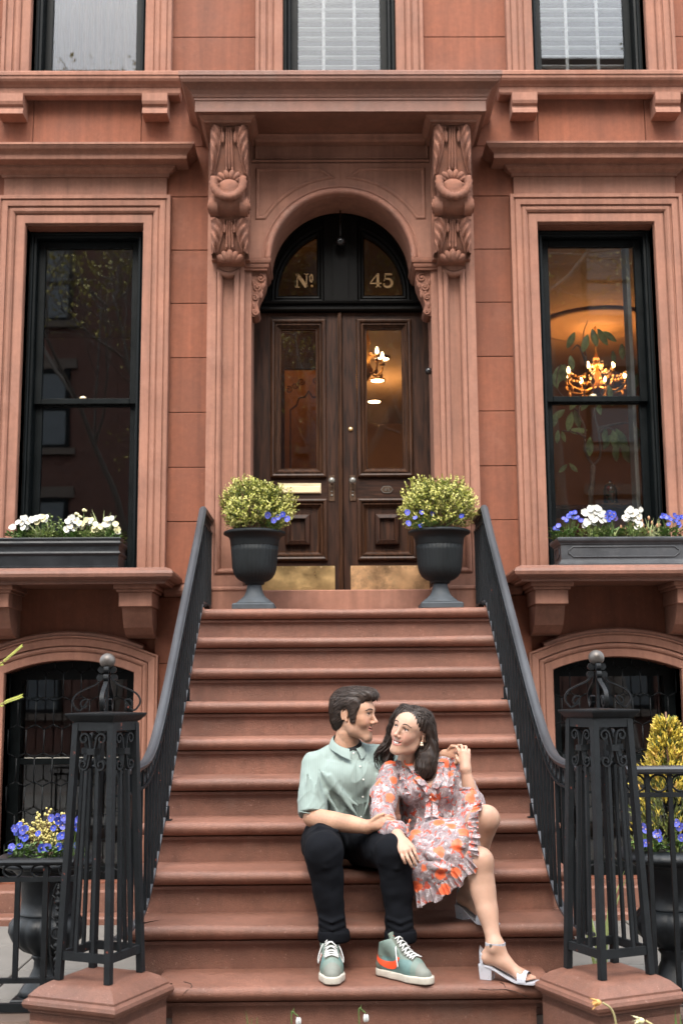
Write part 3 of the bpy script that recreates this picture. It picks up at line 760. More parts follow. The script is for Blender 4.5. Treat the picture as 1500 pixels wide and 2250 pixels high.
def spiral(c, r0, r1, a0, turns, n=26):
    return [(c[0]+(r0+(r1-r0)*i/n)*math.cos(a0+turns*2*PI*i/n), c[1]+(r0+(r1-r0)*i/n)*math.sin(a0+turns*2*PI*i/n)) for i in range(n+1)]
BALL = mat('tarnished_metal_ball', (.10, .088, .08), .42, metal=.6, var=.3, vscale=14, bump=.2, bscale=30)
def newel(s, label):
    c = (s*PC[0], PC[1]); zb, zT = .25, 1.174; a = s*NA
    t = thing('newel_post', label, 'newel post', (c[0], c[1], zb), group='open iron newel posts')
    hb, ht = .107, .078
    def leg(x, y, x1, y1, z0, z1, w, name):
        m = MB(); m.bar((c[0]+x, c[1]+y, z0), (c[0]+x1, c[1]+y1, z1), w, w, up=(0, 1, 0)); rot_mb(m, a, c); m.build(name, IRON, t, fix=True)
    for i in (-1, 1):
        for j in (-1, 1): leg(i*hb, j*hb, i*ht, j*ht, zb, zT, .0245, 'leg')
    hz = lambda z: hb+(ht-hb)*(z-zb)/(zT-zb)
    zr = .335
    for k in range(4):
        ca = k*PI/2
        def F(u, d, z):   # point on face k: u along the face, d outward
            x, y = u, -hz(z)-d
            return (c[0]+x*math.cos(ca)-y*math.sin(ca), c[1]+x*math.sin(ca)+y*math.cos(ca), z)
        m = MB(); m.bar(F(-hz(zr)+.012, 0, zr), F(hz(zr)-.012, 0, zr), .016, .03); rot_mb(m, a, c); m.build('bottom_rail', IRON, t)
        m = MB(); m.bar(F(-hz(zT-.02), 0, zT-.012), F(hz(zT-.02), 0, zT-.012), .02, .03); rot_mb(m, a, c); m.build('top_rail', IRON, t)
        for u in (-.36, .36):
            m = MB(); m.bar(F(u*hz(zr), 0, zr), F(u*hz(1.0)*.85, 0, 1.0), .0125, .0125, up=(0, 1, 0)); rot_mb(m, a, c); m.build('upright_bar', IRON, t)
        w_ = hz(1.09)-.016
        for e in (-1, 1):
            for (cz, r, a0, tn, nm) in ((1.117, .021, 0, 1, 'upper'), (1.022, .023, 0, -1, 'lower')):
                cc = (e*(w_-.026), cz)
                ang0 = PI if e > 0 else 0
                sp = spiral(cc, .022, .008, ang0, (-1.15 if (e > 0) == (tn > 0) else 1.15), 24)
                end = [(e*.008, 1.071), (e*.012, cz-(.02 if tn > 0 else -.02))]
                m = MB(); pts = [F(u, .0, z) for u, z in end+sp]
                fn = Vector(F(0, 1, 1.04))-Vector(F(0, 0, 1.04))
                m.strip(pts, .016, .0065, side=fn); rot_mb(m, a, c); m.build('scroll', IRON, t)
        m = MB(); p = F(0, .0, 1.070); m.box(p[0]-.017, p[0]+.017, p[1]-.017, p[1]+.017, p[2]-.011, p[2]+.011); 
        rot_mb(m, ca, (p[0], p[1])); rot_mb(m, a, c); m.build('collar', IRON, t)
    h = .083
    sq = [(c[0]-h, c[1]-h), (c[0]+h, c[1]-h), (c[0]+h, c[1]+h), (c[0]-h, c[1]+h)]
    m = MB(); m.sweep_xy(sq, [(-.06, 0), (.003, 0), (.004, .012), (.008, .014), (.014, .02), (.026, .035), (.028, .040), (.028, .044), (-.082, .050)], closed=True, side=-1, z0=zT-.006)
    rot_mb(m, a, c); m.build('cap', IRON, t)
    z0 = zT+.044
    m = MB(); m.bar((c[0], c[1], z0-.003), (c[0], c[1], z0+.155), .011, .011, up=(0, 1, 0)); m.build('finial_rod', IRON, t)
    for k in range(4):
        ca = k*PI/2+rad(2)
        prof = spiral((.082, .026), .008, .022, rad(200), .8, 12)
        prof += [(.100, .004), (.122, .020), (.128, .042), (.114, .066), (.078, .086), (.042, .102), (.024, .122), (.018, .140)]
        prof2 = bez([(x, z) for x, z in prof[12:]], 6)
        pts = [Vector((x, z)) for x, z in prof[:12]]+prof2
        m = MB(); P3 = [(c[0]+p.x*math.cos(ca), c[1]+p.x*math.sin(ca), z0+p.y) for p in pts]
        m.strip(P3, .016, .006, side=(-math.sin(ca), math.cos(ca), 0)); m.build('finial_scroll', IRON, t)
        for (r, zz) in ((.027, .128), (.022, .158)):
            m = MB(); ctr = Vector((c[0]+r*math.cos(ca), c[1]+r*math.sin(ca), z0+zz)); ax = Vector((-math.sin(ca), math.cos(ca), 0))
            m.tube([ctr-ax*.009, ctr+ax*.009], .0135, 12, smooth=False); m.build('scroll_knob', IRON, t)
    m = MB(); m.ball((c[0], c[1], z0+.192), .0305, 24, 16); m.build('ball_finial', BALL, t)
newel(-1, 'openwork black iron newel post with ball finial, on the left pedestal')
newel(1, 'openwork black iron newel post with ball finial, on the right pedestal by the sandal')

# ================================================================== STAIR RAILINGS
def railing(s, label):
    X = .845
    t = thing('stair_railing', label, 'railing', (s*X, -1.7, .9), group='stair railings')
    yc, zc_ = -.60, 2.385
    sl = RISE/TREAD
    def xoff(y): return X+max(0, (-2.62-y))**2*.55
    # handrail curve: level landing piece, straight flight, flattening at the newel
    top = [(-.14, zc_), (yc, zc_)]
    fl = [(-.60-k*.25, zc_-.018-sl*k*.25) for k in range(1, 7)]
    eas = [(-2.30, 1.150), (-2.45, 1.070), (-2.62, 1.015), (-2.80, .990), (-2.96, .984)]
    hr = [Vector((0, yc-.01, zc_-.008))]+[p for p in bez([(0, y, z) for y, z in fl+eas], 5)]
    hr = [Vector((s*xoff(p.y), p.y, p.z)) for p in hr]
    HP = [(-.020, -.004), (-.022, .003), (-.0195, .006), (-.0175, .006), (-.0155, .011), (-.009, .016), (0, .0175), (.009, .016), (.0155, .011), (.0175, .006), (.0195, .006), (.022, .003), (.020, -.004), (.015, -.008), (.012, -.014), (-.012, -.014), (-.015, -.008)]
    def rail_sweep(pts, prof):
        m = MB(); vs = []; fs = []; n = len(prof)
        for i, p in enumerate(pts):
            tt = (pts[min(i+1, len(pts)-1)]-pts[max(i-1, 0)]).normalized(); a = tt.cross(Vector((0, 0, 1))).normalized(); b = a.cross(tt).normalized()
            for u, v in prof: vs.append(p+a*u+b*v)
        for i in range(len(pts)-1):
            for k in range(n): l = (k+1) % n; fs.append((i*n+k, i*n+l, (i+1)*n+l, (i+1)*n+k))
        fs.append(tuple(range(n-1, -1, -1))); fs.append(tuple((len(pts)-1)*n+k for k in range(n)))
        m.add(vs, fs); return m
    lp = [Vector((s*X, -.145, zc_)), Vector((s*X, -.40, zc_)), Vector((s*X, yc, zc_))]
    rail_sweep(lp+hr[0:], HP).build('handrail', IRON_RAIL, t, smooth_angle=50)
    # rail under the ring band
    full = lp+hr
    def lower(p, d): return Vector((p.x, p.y, p.z-d))
    SQ = [(-.012, -.005), (.012, -.005), (.012, .005), (-.012, .005)]
    rail_sweep([lower(p, .088) for p in full], SQ).build('sub_rail', IRON, t)
    # bottom bar
    zb0 = 1.812
    bb = [Vector((0, -.16, zb0+.012)), Vector((0, -.56, zb0+.012)), Vector((0, -.66, zb0-.012))]+[p for p in bez([(0, -.66-k*.3, zb0-.012-sl*k*.3) for k in range(1, 6)]+[(0, -2.42, .535), (0, -2.62, .432), (0, -2.80, .385), (0, -2.95, .365)], 5)]
    bb = [Vector((s*xoff(p.y), p.y, p.z)) for p in bb]
    rail_sweep(bb, [(-.013, -.006), (.013, -.006), (.013, .006), (-.013, .006)]).build('bottom_bar', IRON_RAIL, t)
    def zon(line, y):
        for a, b in zip(line, line[1:]):
            if b.y <= y <= a.y: return a.z+(b.z-a.z)*(a.y-y)/(a.y-b.y+1e-9)
        return line[-1].z
    y = -.20; k = 0
    while y > -2.93:
        m = MB(); x = s*(xoff(y)-.007); m.bar((x, y, zon(bb, y)), (x, y, zon(full, y)-.088), .0135, .0135, up=(0, 1, 0)); m.build('baluster', IRON, t, fix=False); y -= .088
    y = -.17
    while y > -2.93:
        x = s*xoff(y); tt = (zon(full, y+.02)-zon(full, y-.02))/.04
        ctr = Vector((x, y, zon(full, y)-.051))
        m = MB(); m.tube([ctr+Vector((0, .029*math.cos(q), .029*math.sin(q)+.029*math.cos(q)*tt)) for q in [2*PI*i/16 for i in range(16)]], .0055, 6, closed=True, up=(1, 0, 0)); m.build('ring', IRON, t, fix=False)
        m = MB(); y2 = y-.035; m.bar((x, y2, zon(full, y2)-.088), (x, y2, zon(full, y2)-.012), .011, .011, up=(0, 1, 0)); m.build('band_stud', IRON, t, fix=False)
        y -= .070
    # feet standing on the treads
    for yf, zf in ((yl(4)+.05, zt(4)), (yl(7)+.05, zt(7))):
        m = MB(); x = s*(X-.012); m.bar((x, yf, zf-.002), (x, yf, zon(bb, yf)+.004), .017, .017, up=(0, 1, 0)); m.box(x-.02, x+.02, yf-.02, yf+.02, zf, zf+.006); m.build('foot', IRON, t)
    m = MB(); ft = bez([(s*X, -.60, zb0-.012), (s*(X-.006), -.56, zb0-.004), (s*(X-.012), -.50, zb0+.006), (s*(X-.012), -.44, zb0-.004), (s*(X-.012), -.41, 1.775)], 6); m.strip(ft, .03, .010, side=(1, 0, 0)); m.build('scroll_foot', IRON, t)
    return t
railing(-1, 'black iron stair railing on the left of the steps, behind the pansy urn side')
railing(1, 'black iron stair railing on the right of the steps, beside the woman')
# ================================================================== DOORS, WINDOWS, ROOMS
def wood_mat(name, c0, c1, rough=.42, horiz=False):
    m = bpy.data.materials.new(name); m.use_nodes = True; nt = m.node_tree; N = nt.nodes.new; Lk = nt.links.new; b = nt.nodes['Principled BSDF']
    g = N('ShaderNodeNewGeometry'); mp = N('ShaderNodeMapping'); mp.inputs['Scale'].default_value = (2.5, 2.5, 26) if horiz else (26, 26, 2.2); Lk(g.outputs['Position'], mp.inputs['Vector'])
    n = N('ShaderNodeTexNoise'); n.inputs['Scale'].default_value = 2.2; n.inputs['Detail'].default_value = 8; n.inputs['Distortion'].default_value = .5; Lk(mp.outputs['Vector'], n.inputs['Vector'])
    r = N('ShaderNodeValToRGB'); r.color_ramp.elements[0].color = (*c0, 1); r.color_ramp.elements[1].color = (*c1, 1); r.color_ramp.elements[0].position = .35; r.color_ramp.elements[1].position = .7
    Lk(n.outputs['Fac'], r.inputs['Fac']); Lk(r.outputs['Color'], b.inputs['Base Color']); b.inputs['Roughness'].default_value = rough; b.inputs['Specular IOR Level'].default_value = .18
    bp = N('ShaderNodeBump'); bp.inputs['Strength'].default_value = .25; bp.inputs['Distance'].default_value = .002; Lk(n.outputs['Fac'], bp.inputs['Height']); Lk(bp.outputs['Normal'], b.inputs['Normal'])
    return m
WOOD = wood_mat('walnut_door_wood', (.012, .0052, .0032), (.046, .019, .0105), .5)
WOODH = wood_mat('walnut_rail_wood', (.012, .0052, .0032), (.044, .018, .010), .5, horiz=True)
WOODL = wood_mat('walnut_moulding', (.018, .0078, .0042), (.062, .027, .0135), .4)
DARKTR = mat('near_black_transom', (.0022, .002, .0018), .5, spec=.12, var=.2)  # one near-black tone for the transom bar and fanlight frame
GLASS = glass_mat('window_glass', (.95, .96, .96), wav=.012, k=1.35)
GLASS_UP = glass_mat('upper_window_glass', (.95, .97, .98), wav=.008, k=1.0)
GLASS_FAN = glass_mat('dark_fanlight_glass', (.075, .07, .065), wav=.01, k=.5)  # dark tint, the same over both fanlight panes
GLASS_DOOR = glass_mat('door_glass', (.85, .85, .85), wav=.01, k=1.2)
BRASS = mat('brass', (.62, .43, .20), .34, metal=.9, var=.25, vscale=9, bump=.1, bscale=200, dirt=(.25, .17, .08, .6), dirt_scale=7)
BRASS_OLD = mat('tarnished_brass_plate', (.62, .38, .20), .36, metal=.75, var=.25, vscale=6, bump=.15, bscale=120, dirt=(.05, .042, .03, 1.0), dirt_scale=7, patch=(.36, .30, .17, .9, 5))
BRASS_PALE = mat('pale_brass_mail_slot', (.80, .66, .44), .42, metal=.6, var=.12, vscale=12, bump=.2, bscale=150, stretch=(.2, 1, 1))
BRONZE = mat('bronze_hardware', (.12, .075, .05), .4, metal=.8, var=.3, vscale=40)
GREYKNOB = mat('grey_door_knob', (.20, .195, .175), .35, metal=.5, var=.2, vscale=40)
GOLD = mat('gold_leaf_lettering', (.26, .145, .05), .5, metal=.1, var=.15, vscale=60)

YD = .20
def frame_boxes(m, x0, x1, z0, z1, hx0, hx1, hz0, hz1, y0, y1, **k):
    m.box(x0, hx0, y0, y1, z0, z1, **k); m.box(hx1, x1, y0, y1, z0, z1, **k); m.box(hx0, hx1, y0, y1, z0, hz0, **k); m.box(hx0, hx1, y0, y1, hz1, z1, **k)
BOL = [(0, -.03), (0, .012), (.004, .022), (.014, .027), (.024, .022), (.028, .010), (.032, .008), (.034, .016), (.042, .016), (.046, .004), (.056, -.004), (.060, -.010), (.068, -.010), (.070, -.03)]
def door(s):
    X = lambda a: s*a
    x0, x1 = .008, .597
    g0, g1, gz0, gz1 = .177, .412, 2.78, 3.752
    p0, p1, pz0, pz1 = .10, .497, 2.158, 2.577
    m = MB()
    def bx(a, b, y0, y1, z0, z1, mi=0, **k): m.box(min(X(a), X(b)), max(X(a), X(b)), y0, y1, z0, z1, mi, **k)
    bx(x0, p0+.003, YD, YD+.05, 1.943, 3.874); bx(.483, x1, YD, YD+.05, 1.943, 3.874)
    bx(p0+.003, .483, YD+.0008, YD+.049, 1.943, pz0+.003, 1); bx(p0+.003, .483, YD+.0008, YD+.049, pz1-.003, 2.724, 1); bx(p0+.003, .483, YD+.0008, YD+.049, 3.822, 3.874, 1)
    dr = m.build('door', [WOOD, WOODH], house, label=('left leaf of the dark walnut double door, with a brass mail slot' if s < 0 else 'right leaf of the dark walnut double door, with a small number plate'))
    # bolection mouldings round the glass and round the lower panel
    m = MB(); m.sweep_xz([(X(.105), 2.720), (X(.482), 2.720), (X(.482), 3.826), (X(.105), 3.826)], BOL, y0=YD, closed=True, side=s)
    m.build('glass_moulding', WOODL, dr)
    m = MB(); m.box(min(X(g0), X(g1)), max(X(g0), X(g1)), YD+.022, YD+.026, gz0, gz1); m.build('pane', GLASS_DOOR, dr)
    m = MB(); m.sweep_xz([(X(p0), pz0), (X(p1), pz0), (X(p1), pz1), (X(p0), pz1)], BOL, y0=YD, closed=True, side=s); m.build('panel_moulding', WOODL, dr)
    c = (p0+p1)/2; cz = (pz0+pz1)/2+.0
    m = MB(); bx(p0+.06, p1-.06, YD+.012, YD+.03, pz0+.06, pz1-.06); m.build('lower_panel', WOOD, dr)
    hx, hz = .082, .105
    m = MB(); m.sweep_xz([(X(c-hx), cz-hz), (X(c+hx), cz-hz), (X(c+hx), cz+hz), (X(c-hx), cz+hz)], [(0, -.012), (.0, .012), (.006, .022), (.03, .030), (.034, .022), (.036, .006)], y0=YD, closed=True, side=s)
    bx(c-hx+.034, c+hx-.034, YD-.004, YD+.01, cz-hz+.034, cz+hz-.034); m.build('raised_panel', WOOD, dr)
    m = MB(); bx(.052, .575, YD-.004, YD+.001, 1.946, 2.124); m.build('kick_plate', BRASS if s < 0 else BRASS_OLD, dr, label='plain polished brass kick plate' if s < 0 else 'stained and tarnished brass kick plate')
    m = MB()
    for i in range(7):
        for z in (1.955, 2.115):
            m.tube([(X(.06+i*.084), YD-.003, z), (X(.06+i*.084), YD-.007, z)], .0035, 8)
    tag(m.build('plate_screws', BRASS_PALE, dr), kind='stuff')
    kx = .070
    m = MB(); bx(kx-.021, kx+.021, YD-.006, YD+.001, 2.560, 2.736, bev=.002); pl = m.build('lock_plate', BRONZE, dr)
    m = MB(); m.tube([(X(kx), YD-.004, 2.692), (X(kx), YD-.035, 2.692)], .009, 10); m.ball((X(kx), YD-.052, 2.692), .023, 16, 10, sc=(1, .75, 1)); m.build('knob', GREYKNOB, dr)
    m = MB(); m.tube([(X(kx), YD-.005, 2.60), (X(kx), YD-.010, 2.60)], .007, 10); m.tube([(X(kx), YD-.005, 2.625), (X(kx), YD-.008, 2.625)], .005, 8); m.build('keyhole', GREYKNOB, dr)
    if s < 0:
        m = MB(); m.box(-.425, -.142, YD-.008, YD+.001, 2.613, 2.683, bev=.002); m.build('mail_slot', BRASS_PALE, dr)
        m = MB(); m.box(-.419, -.146, YD-.014, YD-.006, 2.617, 2.660, bev=.003); m.build('mail_flap', BRASS_PALE, dr)
        m = MB(); m.box(-.024, -.008, YD-.014, YD+.01, 1.95, 3.872); m.box(-.018, .004, YD-.022, YD-.012, 1.95, 3.872, bev=.004); m.build('astragal', WOODL, dr)
    else:
        m = MB(); m.lathe([(.016, 0), (.016, .004), (.012, .010), (.0, .012)], n=16); m.v = [(p[0]+.060, YD-p[2], p[1]+3.054) for p in m.v]; m.build('deadbolt', BRASS, dr)
        m = MB(); hexp = [(.262, 2.638), (.272, 2.650), (.280, 2.658), (.320, 2.658), (.328, 2.650), (.338, 2.638), (.328, 2.626), (.320, 2.618), (.280, 2.618), (.272, 2.626)]
        m.prism(hexp[::-1], YD-.004, YD+.001); m.build('number_plate', BRONZE, dr)
        m = MB(); m.sweep_xz(hexp, [(0, -.002), (0, .006), (.003, .006), (.003, -.002)], y0=YD, closed=True); glyph(m, '4', .281, 2.627, .022, YD-.007, .003); glyph(m, '5', .302, 2.627, .022, YD-.007, .003); m.build('plate_numbers', GREYKNOB, dr)
def glyph(m, ch, x, z, h, y, t, mi=0):
    """serif character strokes as thin raised bars, lower left corner at x, z"""
    def st(a, b, w): m.bar((x+a[0]*h, y, z+a[1]*h), (x+b[0]*h, y, z+b[1]*h), w*h, t, mi, up=(0, 1, 0))
    if ch == 'N':
        st((.14, 0), (.14, 1), .07); st((.80, 0), (.80, 1), .07); st((.12, .98), (.80, .02), .24)
        st((0, .02), (.30, .02), .06); st((0, .98), (.24, .98), .06); st((.64, .98), (.96, .98), .06)
    elif ch == 'o':
        P = [(x+h*(.25+.19*math.cos(a)), z+h*(.5+.42*math.sin(a))) for a in [2*PI*i/20 for i in range(20)]]
        m.sweep_xz([(p[0], p[1]) for p in P], [(0, 0), (0, t), (-.11*h, t), (-.11*h, 0)], y0=y, closed=True, side=-1, mi=mi)
    elif ch == '.': m.tube([(x+.22*h, y, z), (x+.22*h, y-t, z)], .18*h, 12, mi)
    elif ch == '4':
        st((.56, .0), (.56, 1), .17); st((.02, .28), (.54, .98), .06); st((0, .27), (.82, .27), .08); st((.40, .02), (.76, .02), .05)
    elif ch == '5':
        st((.18, .93), (.66, .93), .15); st((.17, .50), (.17, .98), .06)
        P = [(x+h*(.34+.30*math.cos(a)), z+h*(.30+.30*math.sin(a))) for a in [rad(150)-rad(310)*i/18 for i in range(19)]]
        for i in range(18):
            wd_ = .07+.13*math.sin(PI*i/18)
            a, b = P[i], P[i+1]; m.bar((a[0], y, a[1]), (b[0], y, b[1]), wd_*h, t, mi, up=(0, 1, 0))
        m.ball((x+.10*h, y, z+.20*h), .08*h, 8, 6, mi)
door(-1); door(1)
# door frame, transom bar and fanlight
m = MB()
for s in (-1, 1): m.box(min(s*.593, s*.66), max(s*.593, s*.66), .17, .27, 1.94, 4.15)
m.box(-.66, .66, .262, .30, 3.87, 4.02); m.box(-.1, .1, .262, .30, 4.0, 4.62)
m.build('door_frame', WOOD, house)
m = MB(); m.sweep_xz([(-.64, 3.878), (.64, 3.878)], [(0, -.05), (0, .035), (.010, .045), (.022, .045), (.028, .03), (.045, .03), (.05, .05), (.062, .055), (.070, .045), (.07, -.05)], y0=.20)
m.build('transom_bar', DARKTR, house)
fan = MB()
# fanlight frame: dark half round with two quarter panes
ro = .60; gx = .165; gz = 4.012; gr = .475
def arcp(r, n=16): return [(r*math.cos(PI/2*i/n), AZ-.06+r*math.sin(PI/2*i/n)) for i in range(n+1)]
for s in (-1, 1):
    pane = [(s*gx, gz), (s*.43, gz)]+[(s*x, z) for x, z in [(.43*math.cos(t), 4.03+.45*math.sin(t)) for t in [rad(4)+rad(63)*i/12 for i in range(13)]] if x > gx]
    zt_ = 4.03+.45*math.sqrt(max(0, 1-(gx/.43)**2)); pane.append((s*gx, zt_))
    fan.sweep_xz(pane, [(0, -.04), (0, .004), (-.008, .012), (-.018, .014), (-.026, .006), (-.03, .016), (-.042, .018), (-.05, .0), (-.05, -.03)], y0=.25, closed=True, side=s)
    poly = pane if s > 0 else pane[::-1]
    g = MB(); n = len(pane); g.add([(x, .262, z) for x, z in pane], [tuple(range(n))]); g.build('fanlight_pane', GLASS_FAN, house)
    # filler between pane moulding and the outer arch
    vs = []; fs = []
    N_ = len(pane)
    cc = Vector((s*.28, 4.16))
    for i, (x, z) in enumerate(pane):
        d = Vector((x, z))-cc; d.normalize()
        q = cc+d*1.2; q.x = min(max(q.x, min(0, s*.62)), max(0, s*.62)); q.y = min(max(q.y, 3.93), 4.64)
        vs += [(x+d.x*.02, .256, z+d.y*.02), (q.x, .256, q.y)]
    for i in range(N_): j = (i+1) % N_; fs.append((2*i, 2*j, 2*j+1, 2*i+1))
    fan.add(vs, fs)
fan.box(-.115, .115, .235, .256, 3.94, 4.60); fan.box(-.05, .05, .22, .236, 3.94, 4.55)
fan.sweep_xz(arc(0, AZ, AR+.035, 0, PI, 32), [(0, -.02), (-.0, .02), (-.02, .026), (-.034, .01), (-.05, .014), (-.06, -.01)], y0=.235, side=-1)
fan.build('fanlight_frame', DARKTR, house)
let = MB(); glyph(let, 'N', -.315, 4.078, .098, .256, .004); let.build('letter', GOLD, house)
let = MB(); glyph(let, 'o', -.222, 4.108, .072, .257, .004); let.build('letter', GOLD, house)
let = MB(); glyph(let, '.', -.212, 4.086, .055, .257, .004); let.build('letter', GOLD, house)
let = MB(); glyph(let, '4', .203, 4.078, .10, .256, .004); let.build('number', GOLD, house)
let = MB(); glyph(let, '5', .292, 4.078, .10, .256, .004); let.build('number', GOLD, house)
m = MB(); m.tube([(.593, .02, 3.40), (.585, -.0, 3.40)], .016, 14); m.ball((.577, -.01, 3.40), .024, 18, 12); m.build('door_bell', mat('glossy_black_bell', (.02, .02, .022), .15), house)
m = MB(); m.tube([(.0, .16, 4.60), (.0, .16, 4.40)], .005, 8); m.ball((.0, .16, 4.37), .038, 18, 12, sc=(1, 1, .9)); m.build('porch_lantern', mat('dark_glass_lantern', (.01, .01, .011), .2), house)

# ---- sash windows
def sash_window(name, x0, x1, z0, z1, zm, yf=.10, top_arch=None, label=None, gm=GLASS):
    fr = MB(); w = .052
    frame_boxes(fr, x0-.01, x1+.01, z0-.01, z1+.01, x0+w, x1-w, z0+w*.7, z1-w*.9, yf, yf+.12)
    fr.sweep_xz([(x0+w, z0+.03), (x1-w, z0+.03), (x1-w, z1-w*.9), (x0+w, z1-w*.9)], [(0, 0), (-.004, .010), (-.018, .014), (-.026, .006), (-.034, .012), (-.048, .012), (-.05, 0)], y0=yf, closed=True)
    W = fr.build('window', BLACKWOOD, house, label=label)
    # lower sash behind upper sash, outer one proud
    for (a, b, yy, nm) in ((zm, z1-w*.9, yf+.045, 'upper_sash'), (z0+w*.7, zm+.03, yf+.085, 'lower_sash')):
        st = .048; m = MB(); bt = .038 if nm == 'upper_sash' else .07
        frame_boxes(m, x0+w-.002, x1-w+.002, a, b, x0+w+st, x1-w-st, a+bt, b-(.05 if nm == 'upper_sash' else .036), yy, yy+.035, bev=.003)
        m.build(nm, BLACKWOOD, W)
        m = MB(); m.box(x0+w+st-.004, x1-w-st+.004, yy+.016, yy+.019, a+bt-.004, b-.03); m.build('pane', gm, W)
    m = MB(); m.ball(((x0+x1)/2-.02, yf+.062, zm+.045), .016, 10, 8, sc=(1.6, 1, .8)); m.build('sash_lock', BRASS_PALE, W)
    return W
sash_window('window', -PW[1], -PW[0], PW[2]-.01, PW[3], 3.225, label='left parlour sash window with dark reflections')
sash_window('window', PW[0], PW[1], PW[2]-.01, PW[3], 3.225, label='right parlour sash window with a lit chandelier behind it')
for k, (x0, x1) in enumerate(UPW): sash_window('window', x0+.0, x1-.0, UZ0-.03, UZ1, 6.5, gm=GLASS_UP)
# ---- basement windows: sash and an iron grille of elongated hexagons
for s in (-1, 1):
    x0, x1 = (BW[0], BW[1]) if s > 0 else (-BW[1], -BW[0])
    fr = MB(); frame_boxes(fr, x0-.01, x1+.01, BW[2], BW[4]+.01, x0+.07, x1-.07, BW[2]+.08, 1.385, .14, .22)
    W = fr.build('basement_window', BLACKWOOD, house)
    m = MB(); m.box(x0+.06, x1-.06, .15, .19, .845, .885, bev=.003); m.build('meeting_rail', BLACKWOOD, W)
    if s < 0:
        m = MB(); m.box(x0+.10, x1-.10, .146, .152, .886, .890); m.build('worn_edge', mat('worn_pale_edge', (.5, .48, .42), .7), W)
    m = MB(); m.box(x0+.06, x1-.06, .20, .204, BW[2]+.07, 1.39); m.build('pane', GLASS, W)
    w = (x1-x0-.02)/7.0; hh = .118; dz = .030
    grille = tag(MB().build('grille_root', IRON), 'x') if False else None
    m = MB(); y = .075
    cols = [x0+.01+w*(i) for i in range(8)]
    zrow = BW[2]+.05; r = 0
    while zrow < BW[4]:
        for i in range(15):
            xc = x0+.01+w*i/2
            if i % 2 == r % 2:
                za, zb = zrow+dz, min(zrow+hh+dz*0+.06, BW[4])
                if za < zb: m.tube([(xc, y, za), (xc, y, zb)], .0042, 5)
                for e in (-1, 1):
                    xe = xc+e*w/2
                    if x0 <= xe <= x1:
                        m.tube([(xc, y, za), (xe, y, zrow)], .0042, 5)
                        m.tube([(xc, y, zb), (xe, y, zb+dz)], .0042, 5)
        zrow += hh+.06; r += 1
    tag(m.build('grille', IRON, W), kind='stuff')

# ---- rooms
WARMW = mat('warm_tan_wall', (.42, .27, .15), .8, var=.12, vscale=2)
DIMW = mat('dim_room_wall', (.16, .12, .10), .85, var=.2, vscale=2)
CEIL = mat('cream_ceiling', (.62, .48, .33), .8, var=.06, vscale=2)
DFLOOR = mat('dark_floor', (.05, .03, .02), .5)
def room(name, x0, x1, y0, y1, z0, z1, wall, ceil, skip_front=True):
    r = MB(); t = .05
    r.box(x0-t, x0, y0, y1, z0, z1); r.box(x1, x1+t, y0, y1, z0, z1); r.box(x0, x1, y1, y1+t, z0, z1)
    R_ = r.build(name, wall, house)
    m = MB(); m.box(x0, x1, y0, y1, z1, z1+t); m.build('ceiling', ceil, R_)
    m = MB(); m.box(x0, x1, y0, y1, z0-t, z0); m.build('floor', DFLOOR, R_)
    return R_
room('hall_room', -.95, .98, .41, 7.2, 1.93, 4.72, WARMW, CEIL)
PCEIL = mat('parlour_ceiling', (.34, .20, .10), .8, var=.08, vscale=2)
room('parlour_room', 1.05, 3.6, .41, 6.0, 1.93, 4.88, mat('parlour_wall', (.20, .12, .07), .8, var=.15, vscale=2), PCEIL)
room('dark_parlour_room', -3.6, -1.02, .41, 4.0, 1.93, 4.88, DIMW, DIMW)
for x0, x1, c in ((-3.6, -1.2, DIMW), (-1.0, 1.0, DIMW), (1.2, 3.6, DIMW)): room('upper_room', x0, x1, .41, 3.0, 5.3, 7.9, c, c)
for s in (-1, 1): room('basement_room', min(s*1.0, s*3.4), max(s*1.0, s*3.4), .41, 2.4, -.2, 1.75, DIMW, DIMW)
# inner vestibule door with an etched glass lit by an added light, seen through the left leaf
ETCH = mat('etched_amber_glass', (.55, .26, .09), .6, var=.35, vscale=7, detail=8)
m = MB(); frame_boxes(m, -.94, .05, 1.94, 4.4, -.445, -.06, 2.2, 3.90, 1.70, 1.74); VD = m.build('vestibule_door', WOOD, house)
m = MB(); m.box(-.445, -.06, 1.715, 1.725, 2.2, 3.90); m.build('etched_pane', ETCH, VD)
# etched border scrolls
m = MB()
for sx in (-1, 1):
    for k in range(3):
        sp = spiral((-.25+sx*(.06+.05*k), 3.80-.035*k), .03, .006, k, sx*1.4, 20); m.tube([(x, 1.712, z) for x, z in sp], .004, 5)
m.tube([(x, 1.712, z) for x, z in [(-.40, 2.3), (-.40, 3.56), (-.35, 3.60), (-.33, 3.66), (-.28, 3.67), (-.25, 3.72), (-.22, 3.67), (-.17, 3.66), (-.15, 3.60), (-.10, 3.56), (-.10, 2.3)]], .007, 5)
m.build('etched_border', mat('etched_brown', (.16, .07, .03), .7), VD)
LAMP_WARM = emit('warm_bulb', (1, .62, .26), 7)
LAMP_DISC = emit('recessed_lamp', (1, .72, .40), 6)
GILT = mat('gilt_metal', (.5, .28, .09), .35, metal=.8, var=.3, vscale=40)
CRYSTAL = mat('amber_crystal', (.75, .42, .16), .12, var=.2, vscale=60, spec=.8)
